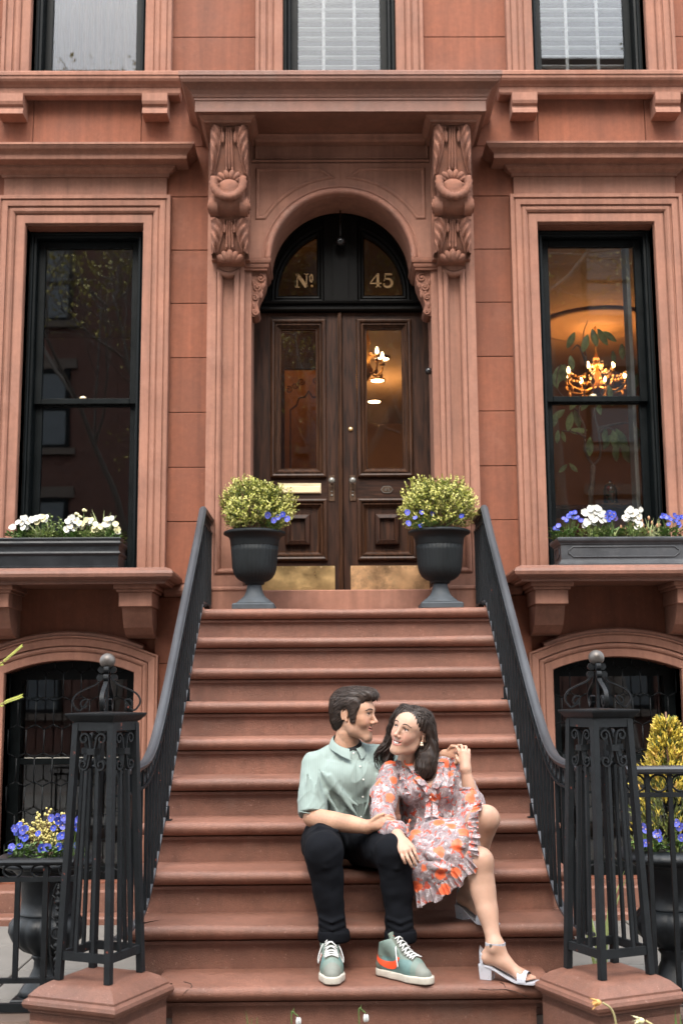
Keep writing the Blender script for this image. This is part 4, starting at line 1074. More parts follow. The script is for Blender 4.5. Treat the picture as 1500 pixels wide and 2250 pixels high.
for k, (x, y) in enumerate(((.46, 4.2), (.45, 5.05), (.45, 6.0))):
    t = thing('recessed_ceiling_light', ('nearest', 'middle', 'farthest')[k]+' of three glowing round ceiling lights seen through the right door pane', 'ceiling light', (x, y, 4.715), group='hall ceiling lights')
    m = MB(); m.lathe([(.075, 4.713), (.075, 4.700), (.085, 4.700), (.088, 4.718)], (x, y, 0), 20); m.build('trim_ring', GILT, t)
    m = MB(); m.lathe([(.0, 4.708), (.074, 4.708)], (x, y, 0), 20); m.build('lens', LAMP_DISC, t)
def point(name, loc, w, col=(1, .62, .3), r=.12):
    l = bpy.data.lights.new(name, 'POINT'); l.energy = w; l.color = col; l.shadow_soft_size = r
    o = bpy.data.objects.new(name, l); COL.objects.link(o); o.location = loc; return o
point('hall_lamp_light', (.45, 5.0, 4.3), 4.5, (1, .5, .18))
point('vestibule_fill_light', (-.45, 1.0, 4.25), 1.6, (1, .48, .16))  # added fill that brightens the etched pane, no lamp hangs here
def chandelier(c, R, n, label, watts, drops=8):
    t = thing('chandelier', label, 'chandelier', c)
    cx, cy, cz = c
    m = MB(); m.tube([(cx, cy, cz+.75), (cx, cy, cz+.1)], .008, 6); m.lathe([(0, -.14), (.03, -.12), (.05, -.06), (.02, 0), (.035, .06), (.02, .12), (.03, .2), (.01, .28)], c, 14); m.build('stem', GILT, t)
    for k in range(n):
        a = 2*PI*k/n+.3; dx, dy = math.cos(a), math.sin(a)
        m = MB(); P = bez([(cx, cy, cz-.05), (cx+dx*R*.5, cy+dy*R*.5, cz-.11), (cx+dx*R*.95, cy+dy*R*.95, cz-.06), (cx+dx*R, cy+dy*R, cz+.0)], 6); m.tube(P, .008, 6)
        m.lathe([(.004, 0), (.026, .008), (.03, .014)], (cx+dx*R, cy+dy*R, cz-.01), 10); m.tube([(cx+dx*R, cy+dy*R, cz), (cx+dx*R, cy+dy*R, cz+.055)], .011, 8); m.build('arm', GILT, t)
        m = MB(); m.lathe([(.0, .05), (.011, .06), (.016, .078), (.011, .10), (.004, .118), (0, .122)], (cx+dx*R, cy+dy*R, cz), 10); m.build('candle_bulb', LAMP_WARM, t)
        for q in range(drops):
            u = (q+.5)/drops; m = MB(); z = cz+.26-.20*u-.12*math.sin(PI*u); m.ball((cx+dx*R*.95*u, cy+dy*R*.95*u, z), .015, 6, 5); m.build('crystal_bead', CRYSTAL, t)
        m = MB(); m.ball((cx+dx*R*.9, cy+dy*R*.9, cz-.10), .017, 6, 6, sc=(1, 1, 1.7)); m.build('crystal_drop', CRYSTAL, t)
    l = point('chandelier_light', (cx, cy, cz+.12), watts, (1, .5, .18), r=.1)
    return t
chandelier((2.54, 3.6, 4.30), .31, 8, 'glowing gilt chandelier with candle bulbs behind the right parlour window', 12)
chandelier((.26, 2.6, 4.20), .14, 5, 'small glowing hall chandelier at the edge of the right door pane', 1.5, 4)
# medallion on the parlour ceiling
m = MB(); m.lathe([(.55, 4.879), (.55, 4.86), (.50, 4.85), (.44, 4.868), (.30, 4.86), (.26, 4.84), (.1, 4.85)], (2.54, 3.6, 0), 36); m.build('ceiling_medallion', PCEIL, house)
# white window shutter edge inside the right parlour window
m = MB(); m.box(2.005, 2.03, .30, .42, 2.1, 4.40); m.build('inner_shutter', mat('cream_paint', (.72, .70, .62), .6), house)
# curtains and blinds
CURT = mat('sheer_tan_curtain', (.17, .095, .055), .9, var=.3, vscale=3, stretch=(1, 1, .2))
c = MB(); x0, x1 = UPW[0]
c.grid(lambda u, v: (x0+.03+(x1-x0-.06)*u, .27+.032*math.sin(u*58+1.5*math.sin(u*9))+.014*math.sin(u*143+1), 5.45+2.0*v), 120, 4)
tag(c.build('curtain', CURT), 'gathered tan curtain hanging behind the upper left window', 'curtain')
SLAT = mat('white_blind_slat', (.88, .87, .83), .5, var=.03)
for k in (1, 2):
    x0, x1 = UPW[k]
    t = thing('window_blind', 'white slatted blind in the upper '+('middle window over the canopy' if k == 1 else 'right window'), 'blind', ((x0+x1)/2, .25, 5.5), group='white window blinds')
    for j in range(24):
        z = 5.555+j*.073
        m = MB(); m.prism([(.212, z+.007), (.242, z), (.242, z+.0055), (.212, z+.0125)], x0+.07, x1-.07, plane='yz'); m.build('slat', SLAT, t)
    for f in (.36, .64):
        m = MB(); xx = x0+(x1-x0)*f; m.box(xx-.011, xx+.011, .2075, .2095, 5.54, 7.3); m.build('ladder_tape', SLAT, t)
# glass dome and its flower on a little table inside the right window
GD = glass_mat('clear_dome_glass')
P0 = at(1341, 1108, .50)
TBL = wood_mat('dark_table_wood', (.05, .02, .012), (.10, .045, .025))
t = thing('side_table', 'dark wooden table just inside the right parlour window', 'table', (P0.x-.1, .62, 1.93))
m = MB(); m.box(1.25, 2.35, .42, .85, P0.z-.045, P0.z-.016, bev=.004); m.build('table_top', TBL, t)
for x in (1.3, 2.3):
    for y in (.46, .81): m = MB(); m.box(x-.02, x+.02, y-.02, y+.02, 1.93, P0.z-.044); m.build('leg', TBL, t)
t = thing('glass_cloche', 'small glass dome with a wooden base behind the right window box flowers', 'cloche', (P0.x, .50, P0.z-.016))
m = MB(); m.lathe([(.0, -.016), (.066, -.016), (.070, -.008), (.066, .0), (0, .0)], P0, 20); m.build('base', mat('pale_wood', (.40, .22, .10), .6), t)
m = MB(); m.lathe([(.050, .0), (.051, .06), (.050, .10), (.042, .13), (.025, .150), (.0, .157)], P0, 20); m.lathe([(0, .155), (.006, .157), (.010, .166), (0, .176)], P0, 10); m.build('dome', GD, t)
RED = mat('red_petals', (.45, .05, .04), .6); GREEN_D = mat('deep_leaf_green', (.05, .10, .03), .55, var=.3, vscale=30)
m = MB(); m.tube([(P0.x, .5, P0.z), (P0.x+.005, .5, P0.z+.05), (P0.x-.01, .5, P0.z+.10)], .003, 5); 
for k in range(4): m.ball((P0.x+.02*math.cos(k*1.7), .5+.02*math.sin(k*1.7), P0.z+.02+.022*k), .012, 6, 5, sc=(1.4, .6, .8))
m.build('stem_and_leaves', GREEN_D, t)
m = MB(); m.ball((P0.x-.012, .5, P0.z+.112), .018, 10, 8); m.ball((P0.x+.012, .49, P0.z+.09), .012, 8, 6); m.build('flower', RED, t)

# ================================================================== THE OTHER SIDE OF THE STREET (seen in the window glass)
def brick_mat(name, c1, c2, mortar):
    m = bpy.data.materials.new(name); m.use_nodes = True; nt = m.node_tree; N = nt.nodes.new; Lk = nt.links.new; b = nt.nodes['Principled BSDF']
    g = N('ShaderNodeNewGeometry'); sp = N('ShaderNodeSeparateXYZ'); cb = N('ShaderNodeCombineXYZ'); Lk(g.outputs['Position'], sp.inputs[0]); Lk(sp.outputs['X'], cb.inputs['X']); Lk(sp.outputs['Z'], cb.inputs['Y'])
    br = N('ShaderNodeTexBrick'); br.inputs['Scale'].default_value = 4.5; br.inputs['Color1'].default_value = (*c1, 1); br.inputs['Color2'].default_value = (*c2, 1); br.inputs['Mortar'].default_value = (*mortar, 1); br.inputs['Mortar Size'].default_value = .02
    Lk(cb.outputs[0], br.inputs['Vector']); Lk(br.outputs['Color'], b.inputs['Base Color']); b.inputs['Roughness'].default_value = .9
    return m
BRICK = brick_mat('red_brick', (.12, .045, .032), (.085, .033, .026), (.11, .08, .065))
SILLM = mat('grey_lintel_stone', (.11, .085, .07), .85)
for k, (xa, xb, h) in enumerate(((-16, -5.2, 16.6), (-5.2, 5.0, 16.0), (5.0, 16, 16.9))):
    t = thing('brick_building', ('brick row house across the street reflected in the left windows', 'brick row house across the street facing the stoop', 'brick row house across the street on the right')[k], 'building', ((xa+xb)/2, -22, 0), group='houses across the street')
    m = MB(); m.box(xa+.005, xb-.005, -30, -20, -.2, h); m.build('wall', BRICK, t)
    m = MB(); m.box(xa+.05, xb-.05, -20.0, -19.5, h-.5, h+.15); m.build('cornice', KERB, t)
    nb = 3; w = (xb-xa)/nb
    for i in range(nb):
        for f in range(5):
            z0 = .9+f*3.15; xc = xa+w*(i+.5)
            m = MB(); frame_boxes(m, xc-.65, xc+.65, z0, z0+1.95, xc-.55, xc+.55, z0+.1, z0+1.85, -20.0, -19.93); m.box(xc-.55, xc+.55, -19.98, -19.94, z0+.95, z0+1.02); W = m.build('window', BLACKWOOD, t)
            m = MB(); m.box(xc-.55, xc+.55, -20.0, -19.985, z0+.1, z0+1.85); m.build('pane', mat('far_pane', (.03, .04, .05), .05, spec=1.0, var=0), W)
            m = MB(); m.box(xc-.8, xc+.8, -20.0, -19.85, z0-.16, z0); m.box(xc-.8, xc+.8, -20.0, -19.9, z0+1.95, z0+2.2); m.build('sill_and_lintel', SILLM, W)
# ================================================================== FENCES, URNS, BOXES, PLANTS
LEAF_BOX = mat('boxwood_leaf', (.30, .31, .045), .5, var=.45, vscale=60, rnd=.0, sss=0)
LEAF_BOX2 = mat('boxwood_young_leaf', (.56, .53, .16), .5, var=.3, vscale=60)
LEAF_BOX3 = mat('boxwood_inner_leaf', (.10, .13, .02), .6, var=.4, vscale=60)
TWIG = mat('brown_twig', (.16, .085, .05), .8, var=.3, vscale=50)
PANSY_BLUE = mat('blue_pansy_petal', (.035, .06, .42), .6, var=.4, vscale=45)
PANSY_LILAC = mat('lilac_pansy_petal', (.10, .115, .52), .6, var=.35, vscale=45)
PANSY_DARK = mat('purple_pansy_petal', (.05, .025, .18), .6, var=.4, vscale=45)
PANSY_WHITE = mat('white_pansy_petal', (.62, .615, .56), .6, var=.07, vscale=45)
PANSY_CREAM = mat('cream_pansy_petal', (.64, .59, .33), .6, var=.15, vscale=45)
YELLOW_EYE = mat('yellow_flower_eye', (.75, .45, .04), .6)
GREEN_LEAF = mat('pansy_leaf', (.09, .16, .035), .55, var=.4, vscale=40)
GREEN_PALE = mat('pale_leaf', (.30, .36, .14), .55, var=.3, vscale=40)
BLADE = mat('grass_blade', (.25, .28, .12), .55, var=.35, vscale=20)
LEADBOX = mat('lead_grey_box', (.036, .039, .044), .55, metal=.1, var=.3, vscale=8, bump=.4, bscale=30, dirt=(.10, .10, .105, .5), dirt_scale=7)
BLACKBOX = mat('black_window_box', (.011, .013, .0155), .48, spec=.3, var=.3, vscale=10, bump=.5, bscale=14)
URN = mat('charcoal_urn', (.0085, .011, .0125), .6, spec=.25, var=.2, vscale=12, bump=.2, bscale=120)
URN_BASE = mat('grey_urn_foot', (.05, .058, .066), .65, spec=.3, var=.25, vscale=14, bump=.2, bscale=90)
CASTURN = mat('black_cast_urn', (.007, .009, .011), .45, spec=.3, var=.3, vscale=12, bump=.3, bscale=70, dirt=(.025, .027, .03, .5), dirt_scale=8)

def urn_planter(x, y, z, label):
    t = thing('urn_planter', label, 'planter', (x, y, z), group='fluted urn planters on the landing')
    k = 1.0
    fl = lambda th, i: 1.0
    m = MB(); m.box(x-.127, x+.127, y-.127, y+.127, z, z+.042, bev=.008)
    m.lathe([(.118, .040), (.116, .050), (.102, .058), (.098, .064), (.085, .072), (.064, .092), (.052, .118), (.045, .148), (.043, .165)], (x, y, z), 32); m.build('foot', URN_BASE, t)
    prof = [(.042, .160), (.056, .163), (.062, .170), (.060, .176), (.085, .186), (.110, .205), (.126, .232), (.134, .265), (.138, .31), (.142, .36), (.1445, .398)]
    m = MB(); n = 144
    m.lathe(prof, (x, y, z), n, ripple=lambda th, i: 1+(.022*(abs(math.cos(th*18))**.6-.6)*(0 if i < 3 else 1)))
    m.build('fluted_bowl', URN, t)
    m = MB(); m.lathe([(.1455, .396), (.147, .400), (.150, .430), (.156, .448), (.170, .462), (.186, .467), (.191, .474), (.189, .483), (.176, .490), (.150, .488), (.146, .475)], (x, y, z), 48); m.build('rim', URN, t)
    m = MB(); m.lathe([(0, .470), (.147, .468)], (x, y, z), 24); m.build('soil', SOIL, t)
    return t
def leaf_quad(m, c, d, up, l, w, mi=0, fold=.25):
    """little pointed leaf: two triangles pairs with a fold"""
    d = d.normalized(); s = d.cross(up)
    if s.length < 1e-4: s = d.orthogonal()
    s.normalize(); u = s.cross(d)
    a = c; b = c+d*l*.5+s*w/2+u*w*fold; e = c+d*l*.5-s*w/2+u*w*fold; t = c+d*l; mid = c+d*l*.5
    m.add([a, b, t, e, mid], [(0, 1, 4), (1, 2, 4), (2, 3, 4), (3, 0, 4)], mi)
def rnd_dir(): 
    while True:
        v = Vector((random.uniform(-1, 1), random.uniform(-1, 1), random.uniform(-1, 1)))
        if .05 < v.length < 1: return v.normalized()
def boxwood(c, rx, rz, label, seed):
    random.seed(seed)
    c = Vector(c); t = thing('boxwood_shrub', label, 'shrub', c, group='boxwood shrubs in the urns')
    ctr = c+Vector((0, 0, rz*.98))
    m = MB()
    sprigs = []
    for i in range(900):
        d = rnd_dir()
        if d.z < -.75: continue
        lump = 1+.10*math.sin(d.x*5+seed)+.10*math.sin(d.z*6+d.y*4+seed*2)+random.uniform(-.07, .08)
        r = lump
        p = ctr+Vector((d.x*rx*r, d.y*rx*r, d.z*rz*r*(1.0 if d.z > 0 else .92)))
        sprigs.append((p, d))
    lf = MB()
    for p, d in sprigs:
        dd = (d+Vector((0, 0, .55))+rnd_dir()*.35).normalized(); L_ = random.uniform(.04, .075)
        q = p-dd*L_
        age = random.random()
        for k in range(10):
            u = k/9; cpos = q+dd*(L_*u)
            od = (dd*.5+rnd_dir()*.9).normalized()
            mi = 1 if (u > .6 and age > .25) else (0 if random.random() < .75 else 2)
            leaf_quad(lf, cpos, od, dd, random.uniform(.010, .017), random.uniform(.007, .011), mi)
    for i in range(5200):
        d = rnd_dir(); r = random.uniform(.45, .93)
        if d.z < -.85: continue
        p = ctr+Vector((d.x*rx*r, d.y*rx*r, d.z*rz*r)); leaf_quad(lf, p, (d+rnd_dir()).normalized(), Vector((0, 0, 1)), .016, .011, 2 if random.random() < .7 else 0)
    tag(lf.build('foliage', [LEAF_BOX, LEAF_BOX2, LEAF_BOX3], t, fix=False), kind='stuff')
    st = MB()
    for i in range(26):
        a = random.uniform(0, 6.28); q = ctr+Vector((math.cos(a)*rx*random.uniform(.2, .85), math.sin(a)*rx*random.uniform(.2, .85), random.uniform(-.5, .5)*rz))
        st.tube(bez([c+Vector((random.uniform(-.03, .03), random.uniform(-.03, .03), -.01)), (c+q)/2+Vector((0, 0, -.02)), q], 5), [.0035]*11, 5)
    st.build('stems', TWIG, t, fix=False)
    return t
def pansy_flower(m, c, face, r, mi=0, eye=None, dark=None):
    """five overlapping ruffled petals facing `face`"""
    f = Vector(face).normalized(); s = f.cross(Vector((0, 0, 1)))
    if s.length < .01: s = Vector((1, 0, 0))
    s.normalize(); u = s.cross(f)
    tilt = random.uniform(-.4, .4); s, u = s*math.cos(tilt)+u*math.sin(tilt), u*math.cos(tilt)-s*math.sin(tilt)
    c = Vector(c)
    for k, (a, l, w) in enumerate(((60, 1.0, 1.1), (120, 1.0, 1.1), (5, .95, .95), (175, .95, .95), (270, 1.0, 1.35))):
        q = rad(a); d = s*math.cos(q)+u*math.sin(q); e = -s*math.sin(q)+u*math.cos(q)
        off = f*(.0015*k)
        pts = []; n = 9
        base = c+off
        rim = []
        for i in range(n):
            th = (i/(n-1)-.5)*PI*1.15
            rr = r*l*(.55+.45*math.cos(th*.8))*random.uniform(.93, 1.05)
            rim.append(base+d*(rr*math.cos(th)*.92+r*.08)+e*(rr*math.sin(th)*w*.75)+f*(r*.12*math.sin(i*2.6)+r*.10*math.cos(th)))
        m.add([base+f*(-.002)]+rim, [(0, i+1, i+2) for i in range(n-1)], mi, True)
    if dark is not None: 
        b = c+f*.0085; ring = [b+s*(r*.30*math.cos(a))+u*(r*.30*math.sin(a)-.1*r) for a in [2*PI*i/8 for i in range(8)]]; m.add(ring, [tuple(range(8))], dark)
    if eye is not None: m.ball(c+f*.010, r*.13, 6, 5, eye)
def leaf_clump(m, c, n, R, mi=0, l=.03, w=.018, h=.05):
    c = Vector(c)
    for i in range(n):
        a = random.uniform(0, 6.28); rr = R*math.sqrt(random.random()); p = c+Vector((math.cos(a)*rr, math.sin(a)*rr*.6, random.uniform(0, h)))
        leaf_quad(m, p, Vector((math.cos(a), math.sin(a), random.uniform(-.3, 1.1))), Vector((0, 0, 1)), l*random.uniform(.7, 1.3), w*random.uniform(.7, 1.3), mi)
def pansy_plant(name, label, c, flowers, group, mats, extra=0, r=.024, leaves=46, lc=GREEN_LEAF, spread=.05, eye=True, dark=False, gi=0, h=.05):
    """c is the plant's foot; flowers are offsets with facing"""
    c = Vector(c); t = thing('pansy_plant', label, 'flowers', c, group=group)
    m = MB(); leaf_clump(m, c, leaves, spread, 0, h=h, l=.034, w=.019); tag(m.build('leaves', lc, t, fix=False), kind='stuff')
    flowers = list(flowers)+[(q[0]+random.uniform(-.03, .03), q[1]+random.uniform(.005, .03), q[2]+random.uniform(-.022, .008), random.uniform(-.6, .6), random.uniform(0, .7)) for q in [random.choice(flowers) for _ in range(extra)]]
    for k, (ox, oy, oz, fx, fz) in enumerate(flowers):
        m = MB(); p = c+Vector((ox, oy, oz)); ml = [random.choice(mats), YELLOW_EYE, PANSY_DARK]
        m.tube(bez([c+Vector((ox*.4, oy*.4, .0)), c+Vector((ox*.8, oy*.9+.004, oz*.7)), p+Vector((0, .006, 0))], 3), .0016, 4, 3)
        pansy_flower(m, p, (fx, -1, fz), r*random.uniform(.85, 1.15), 0, 1 if eye else None, 2 if dark else None)
        m.build('flower', ml+[GREEN_LEAF], t, fix=False)
    return t
random.seed(7)
LY = -.44
urn_planter(-.545, LY, RISE*10, 'left charcoal fluted urn on the top landing, in front of the mail slot')
urn_planter(.586, LY, RISE*10, 'right charcoal fluted urn on the top landing, below the number plate')
boxwood((-.545, LY, RISE*10+.465), .225, .178, 'yellow green boxwood in the left landing urn', 3)
boxwood((.586, LY, RISE*10+.465), .225, .178, 'yellow green boxwood in the right landing urn', 11)
def fl(n, sx, sz0, sz1, y=-.03, sy=.03):
    return [(random.uniform(-sx, sx), y+random.uniform(-sy, sy), random.uniform(sz0, sz1), random.uniform(-.7, .7), random.uniform(-.1, .6)) for _ in range(n)]
def fpx(c, pts, Y):
    out = []
    for px, py in pts:
        p = at(px, py, Y); out.append((p.x-c[0], p.y-c[1], p.z-c[2], random.uniform(-.5, .5), random.uniform(-.1, .5)))
    return out
c = (-.44, LY-.11, RISE*10+.475)
pansy_plant('p', 'blue pansies spilling from the left landing urn', c, fpx(c, [(588, 1132), (612, 1137), (602, 1143), (632, 1140), (622, 1130)], LY-.15), 'pansies in the landing urns', [PANSY_LILAC, PANSY_BLUE, PANSY_LILAC], r=.0215, leaves=40)
c = (.50, LY-.13, RISE*10+.475)
pansy_plant('p', 'blue pansies under the boxwood in the right landing urn', c, fpx(c, [(894, 1126), (912, 1138), (926, 1126), (949, 1128), (924, 1155), (896, 1150), (1014, 1134)], LY-.16), 'pansies in the landing urns', [PANSY_LILAC, PANSY_BLUE, PANSY_LILAC], r=.018, leaves=70, spread=.09)

# ---- window boxes
def window_box(xa, xb, ya, yb, z, label, style):
    t = thing('window_box', label, 'window box', ((xa+xb)/2, (ya+yb)/2, z))
    h = .185
    if style == 'ribbed':
        m = MB(); P = [(xa+.02, ya+.02), (xb-.02, ya+.02), (xb-.02, yb), (xa+.02, yb)]
        pr_ = [(-.02, 0), (.0, 0), (.006, .004), (.006, .010), (-.002, .014), (.0, .05), (.003, .078), (.010, .084), (.013, .092), (.010, .100), (.003, .106), (.002, .130), (.006, .142), (.014, .148), (.016, .156), (.012, .164), (.010, .168), (.014, .176), (.016, .184), (.012, .190), (-.006, .190), (-.02, .175)]
        m.sweep_xy(P, pr_, closed=True, side=-1, z0=z); m.box(xa+.03, xb-.03, ya+.03, yb-.01, z, z+.165)
        ob = m.build('box', BLACKBOX, t, smooth_angle=40)
    else:
        P = [(xa+.03, ya+.03), (xb-.03, ya+.03), (xb-.03, yb), (xa+.03, yb)]
        pr_ = [(-.02, 0), (.022, 0), (.022, .008), (.014, .014), (.012, .022), (.006, .026), (.004, .034), (.002, .036), (.002, .128), (.008, .132), (.010, .140), (.022, .150), (.026, .158), (.026, .168), (.018, .175), (-.01, .175), (-.02, .16)]
        m = MB(); m.sweep_xy(P, pr_, closed=True, side=-1, z0=z); m.box(xa+.04, xb-.04, ya+.04, yb-.01, z, z+.155)
        m.build('box', LEADBOX, t, smooth_angle=30)
        def panel(p0, p1, face):
            a, b = p0, p1; c_ = .028; z0, z1 = z+.052, z+.116
            pts = [(a, z0+c_*.7), (a+c_*.4, z0+c_*.6), (a+c_, z0), (b-c_, z0), (b-c_*.4, z0+c_*.6), (b, z0+c_*.7), (b, z1-c_*.7), (b-c_*.4, z1-c_*.6), (b-c_, z1), (a+c_, z1), (a+c_*.4, z1-c_*.6), (a, z1-c_*.7)]
            m = MB(); m.tube([face(u, zz) for u, zz in pts], .0045, 6, closed=True); m.build('raised_panel', LEADBOX, t)
        panel(xa+.075, xb-.07, lambda u, zz: (u, ya+.027, zz))
        panel(ya+.07, yb-.05, lambda u, zz: (xa+.027, u, zz))
    m = MB(); m.box(xa+.03, xb-.03, ya+.03, yb-.01, z+.14, z+.166); m.build('soil', SOIL, t)
ZB = 2.062
window_box(-2.185, -1.375, -.355, -.10, ZB, 'black ribbed window box of white pansies on the left window sill', 'ribbed')
window_box(1.325, 2.16, -.355, -.10, ZB, 'lead grey panelled window box on the right window sill', 'panelled')
def blades(name, label, cat, c, n, l0, l1, lean, w=.006, mt=BLADE, group=None, tips=None):
    c = Vector(c); t = thing(name, label, cat, c, group=group)
    for i in range(n):
        a = random.uniform(0, 6.28); L_ = random.uniform(l0, l1); ln = random.uniform(-lean, lean)
        p0 = c+Vector((random.uniform(-.025, .025), random.uniform(-.02, .02), 0)); d = Vector((ln, random.uniform(-.25, .1)*lean, 1)).normalized()
        pts = [p0+d*(L_*u)+Vector((ln*.35*L_*u*u, 0, -abs(ln)*.35*L_*u*u)) for u in [k/6 for k in range(7)]]
        m = MB(); vs = []; fs = []
        for k, p in enumerate(pts):
            ww = w*(1-(k/6)**1.8)*.5+.0004; vs += [p+Vector((-ww, 0, 0)), p+Vector((0, -ww*.6, 0)), p+Vector((ww, 0, 0))]
        for k in range(6): b = k*3; fs += [(b, b+1, b+4, b+3), (b+1, b+2, b+5, b+4)]
        m.add(vs, fs, 0, True); 
        if tips and random.random() < .5: m.ball(pts[-1]+Vector((0, 0, -.01)), .008, 6, 5, 1, sc=(1, 1, 1.9))
        m.build('blade', [mt]+([tips] if tips else []), t, fix=False)
    return t
random.seed(21)
zs_ = ZB+.166; YB = -.25
def wb(px): return at(px, 1168, YB).x
for k, (px, fl_, mt_, lab) in enumerate((
    (45, [(40, 1148), (30, 1158), (52, 1160), (62, 1146), (56, 1138)], [PANSY_WHITE], 'leftmost white pansies at the end of the black window box'),
    (90, [(80, 1139), (70, 1142), (97, 1142), (94, 1136)], [PANSY_WHITE, PANSY_CREAM], 'cream and white pansies left of the leafy plant in the black window box'),
    (158, [(150, 1146), (160, 1138), (166, 1144), (147, 1163), (154, 1156)], [PANSY_WHITE], 'white pansies right of the leafy plant in the black window box'),
    (195, [(190, 1143), (183, 1151), (200, 1145), (208, 1158), (175, 1150)], [PANSY_CREAM, PANSY_WHITE], 'cream pansies below the small yellow blooms in the black window box'),
    (245, [(236, 1150), (246, 1139), (240, 1141), (254, 1152), (258, 1164), (230, 1153)], [PANSY_WHITE, PANSY_WHITE, PANSY_CREAM], 'rightmost white pansies in the black window box'))):
    c = (wb(px), YB, zs_); pansy_plant('p', lab, c, fpx(c, fl_, -.30), 'white pansies in the black window box', mt_, r=.0215, extra=9, leaves=130, spread=.085, h=.07, lc=GREEN_PALE if k % 2 else GREEN_LEAF)
c = Vector((wb(118), YB+.03, zs_)); t = thing('leafy_plant', 'upright leafy green plant in the middle of the black window box', 'plant', c)
for i in range(7):
    a = i*.9; b = c+Vector((.035*math.cos(a), .03*math.sin(a), 0)); tp = b+Vector((.03*math.cos(a), .02*math.sin(a), random.uniform(.10, .18)))
    m = MB(); m.tube([b, (b+tp)/2, tp], .0022, 5, 1)
    for k in range(13):
        u = .15+.85*k/12; p = b.lerp(tp, u); q = k*2.4; leaf_quad(m, p, Vector((math.cos(q), math.sin(q), .45)), Vector((0, 0, 1)), .050*(1.15-u*.6), .022, 0)
    m.build('leafy_stem', [GREEN_PALE, GREEN_LEAF], t, fix=False)
for px, n, l0, l1, ln, lab in ((95, 16, .08, .20, .5, 'thin grass tuft at the left of the black window box'), (222, 22, .12, .25, .35, 'tall grass tuft at the right of the black window box'), (75, 14, .06, .14, .9, 'short dark green iris leaves among the left white pansies'), (160, 10, .10, .18, .8, 'leaning grass blades behind the white pansies in the middle')):
    blades('grass_tuft', lab, 'grass tuft', (wb(px), YB+.05, zs_), n, l0, l1, ln, group='grass tufts in the window boxes', w=.0115)
c = Vector((wb(180), YB+.02, zs_)); t = thing('small_yellow_flowers', 'small yellow blooms on thin stems above the cream pansies', 'flowers', c)
for px, py in ((185, 1121), (168, 1129), (175, 1135)):
    p = at(px, py, YB); m = MB(); m.tube([c, (c+p)/2+Vector((.004, 0, 0)), p], .0015, 4, 1); m.ball(p, .011, 8, 6, 0); m.ball(p+Vector((.012, 0, -.004)), .008, 8, 6, 0); m.build('bloom', [PANSY_CREAM, GREEN_LEAF], t, fix=False)
# right box
for k, (px, fl_, mt_, lab, r) in enumerate((
    (1240, [(1226, 1155), (1237, 1139), (1250, 1135), (1262, 1126), (1265, 1138), (1276, 1143), (1243, 1142)], [PANSY_BLUE, PANSY_LILAC], 'blue pansies at the left end of the lead grey window box', .017),
    (1300, [(1284, 1126), (1296, 1118), (1309, 1124), (1318, 1130), (1297, 1134), (1306, 1142), (1288, 1148), (1320, 1143), (1312, 1118), (1328, 1140)], [PANSY_WHITE], 'big cluster of white blooms in the lead grey window box', .028),
    (1338, [(1336, 1142), (1343, 1136), (1338, 1128), (1330, 1134)], [PANSY_DARK, PANSY_BLUE], 'dark purple pansies between the white clusters', .021),
    (1392, [(1384, 1120), (1396, 1125), (1402, 1134), (1398, 1146), (1372, 1138), (1377, 1134), (1406, 1120), (1404, 1152), (1390, 1131)], [PANSY_WHITE], 'second cluster of white blooms beside the strappy leaves', .024),
    (1470, [(1462, 1137), (1472, 1141), (1480, 1132), (1490, 1150), (1455, 1133), (1484, 1144), (1468, 1152), (1496, 1136)], [PANSY_BLUE, PANSY_LILAC], 'blue pansies at the right end of the lead grey window box', .018))):
    c = (wb(px), YB, zs_); pansy_plant('p', lab, c, fpx(c, fl_, -.29), 'flowers in the lead grey window box', mt_, r=r*.9, extra=9, leaves=140, spread=.085, h=.07, lc=GREEN_PALE if k in (1, 3) else GREEN_LEAF, dark=(k == 2), eye=(k != 1))
BUDB = mat('withered_bud', (.45, .24, .13), .7, var=.3, vscale=40)
for px, n, l0, l1, ln, lab, tp in ((1395, 8, .12, .22, .25, 'bulb leaves with a withered bud behind the white blooms', BUDB), (1345, 6, .08, .16, .4, 'thin bulb leaves above the purple pansies', BUDB), (1425, 30, .07, .16, .8, 'dense strappy leaves right of the white blooms', BUDB), (1450, 18, .07, .17, .9, 'arching bulb leaves at the right of the grey box', BUDB)):
    blades('bulb_leaves', lab, 'plant', (wb(px), YB+.02, zs_), n, l0, l1, ln, w=.010, mt=GREEN_PALE if px < 1400 else BLADE, group='bulb leaves in the grey window box', tips=tp)

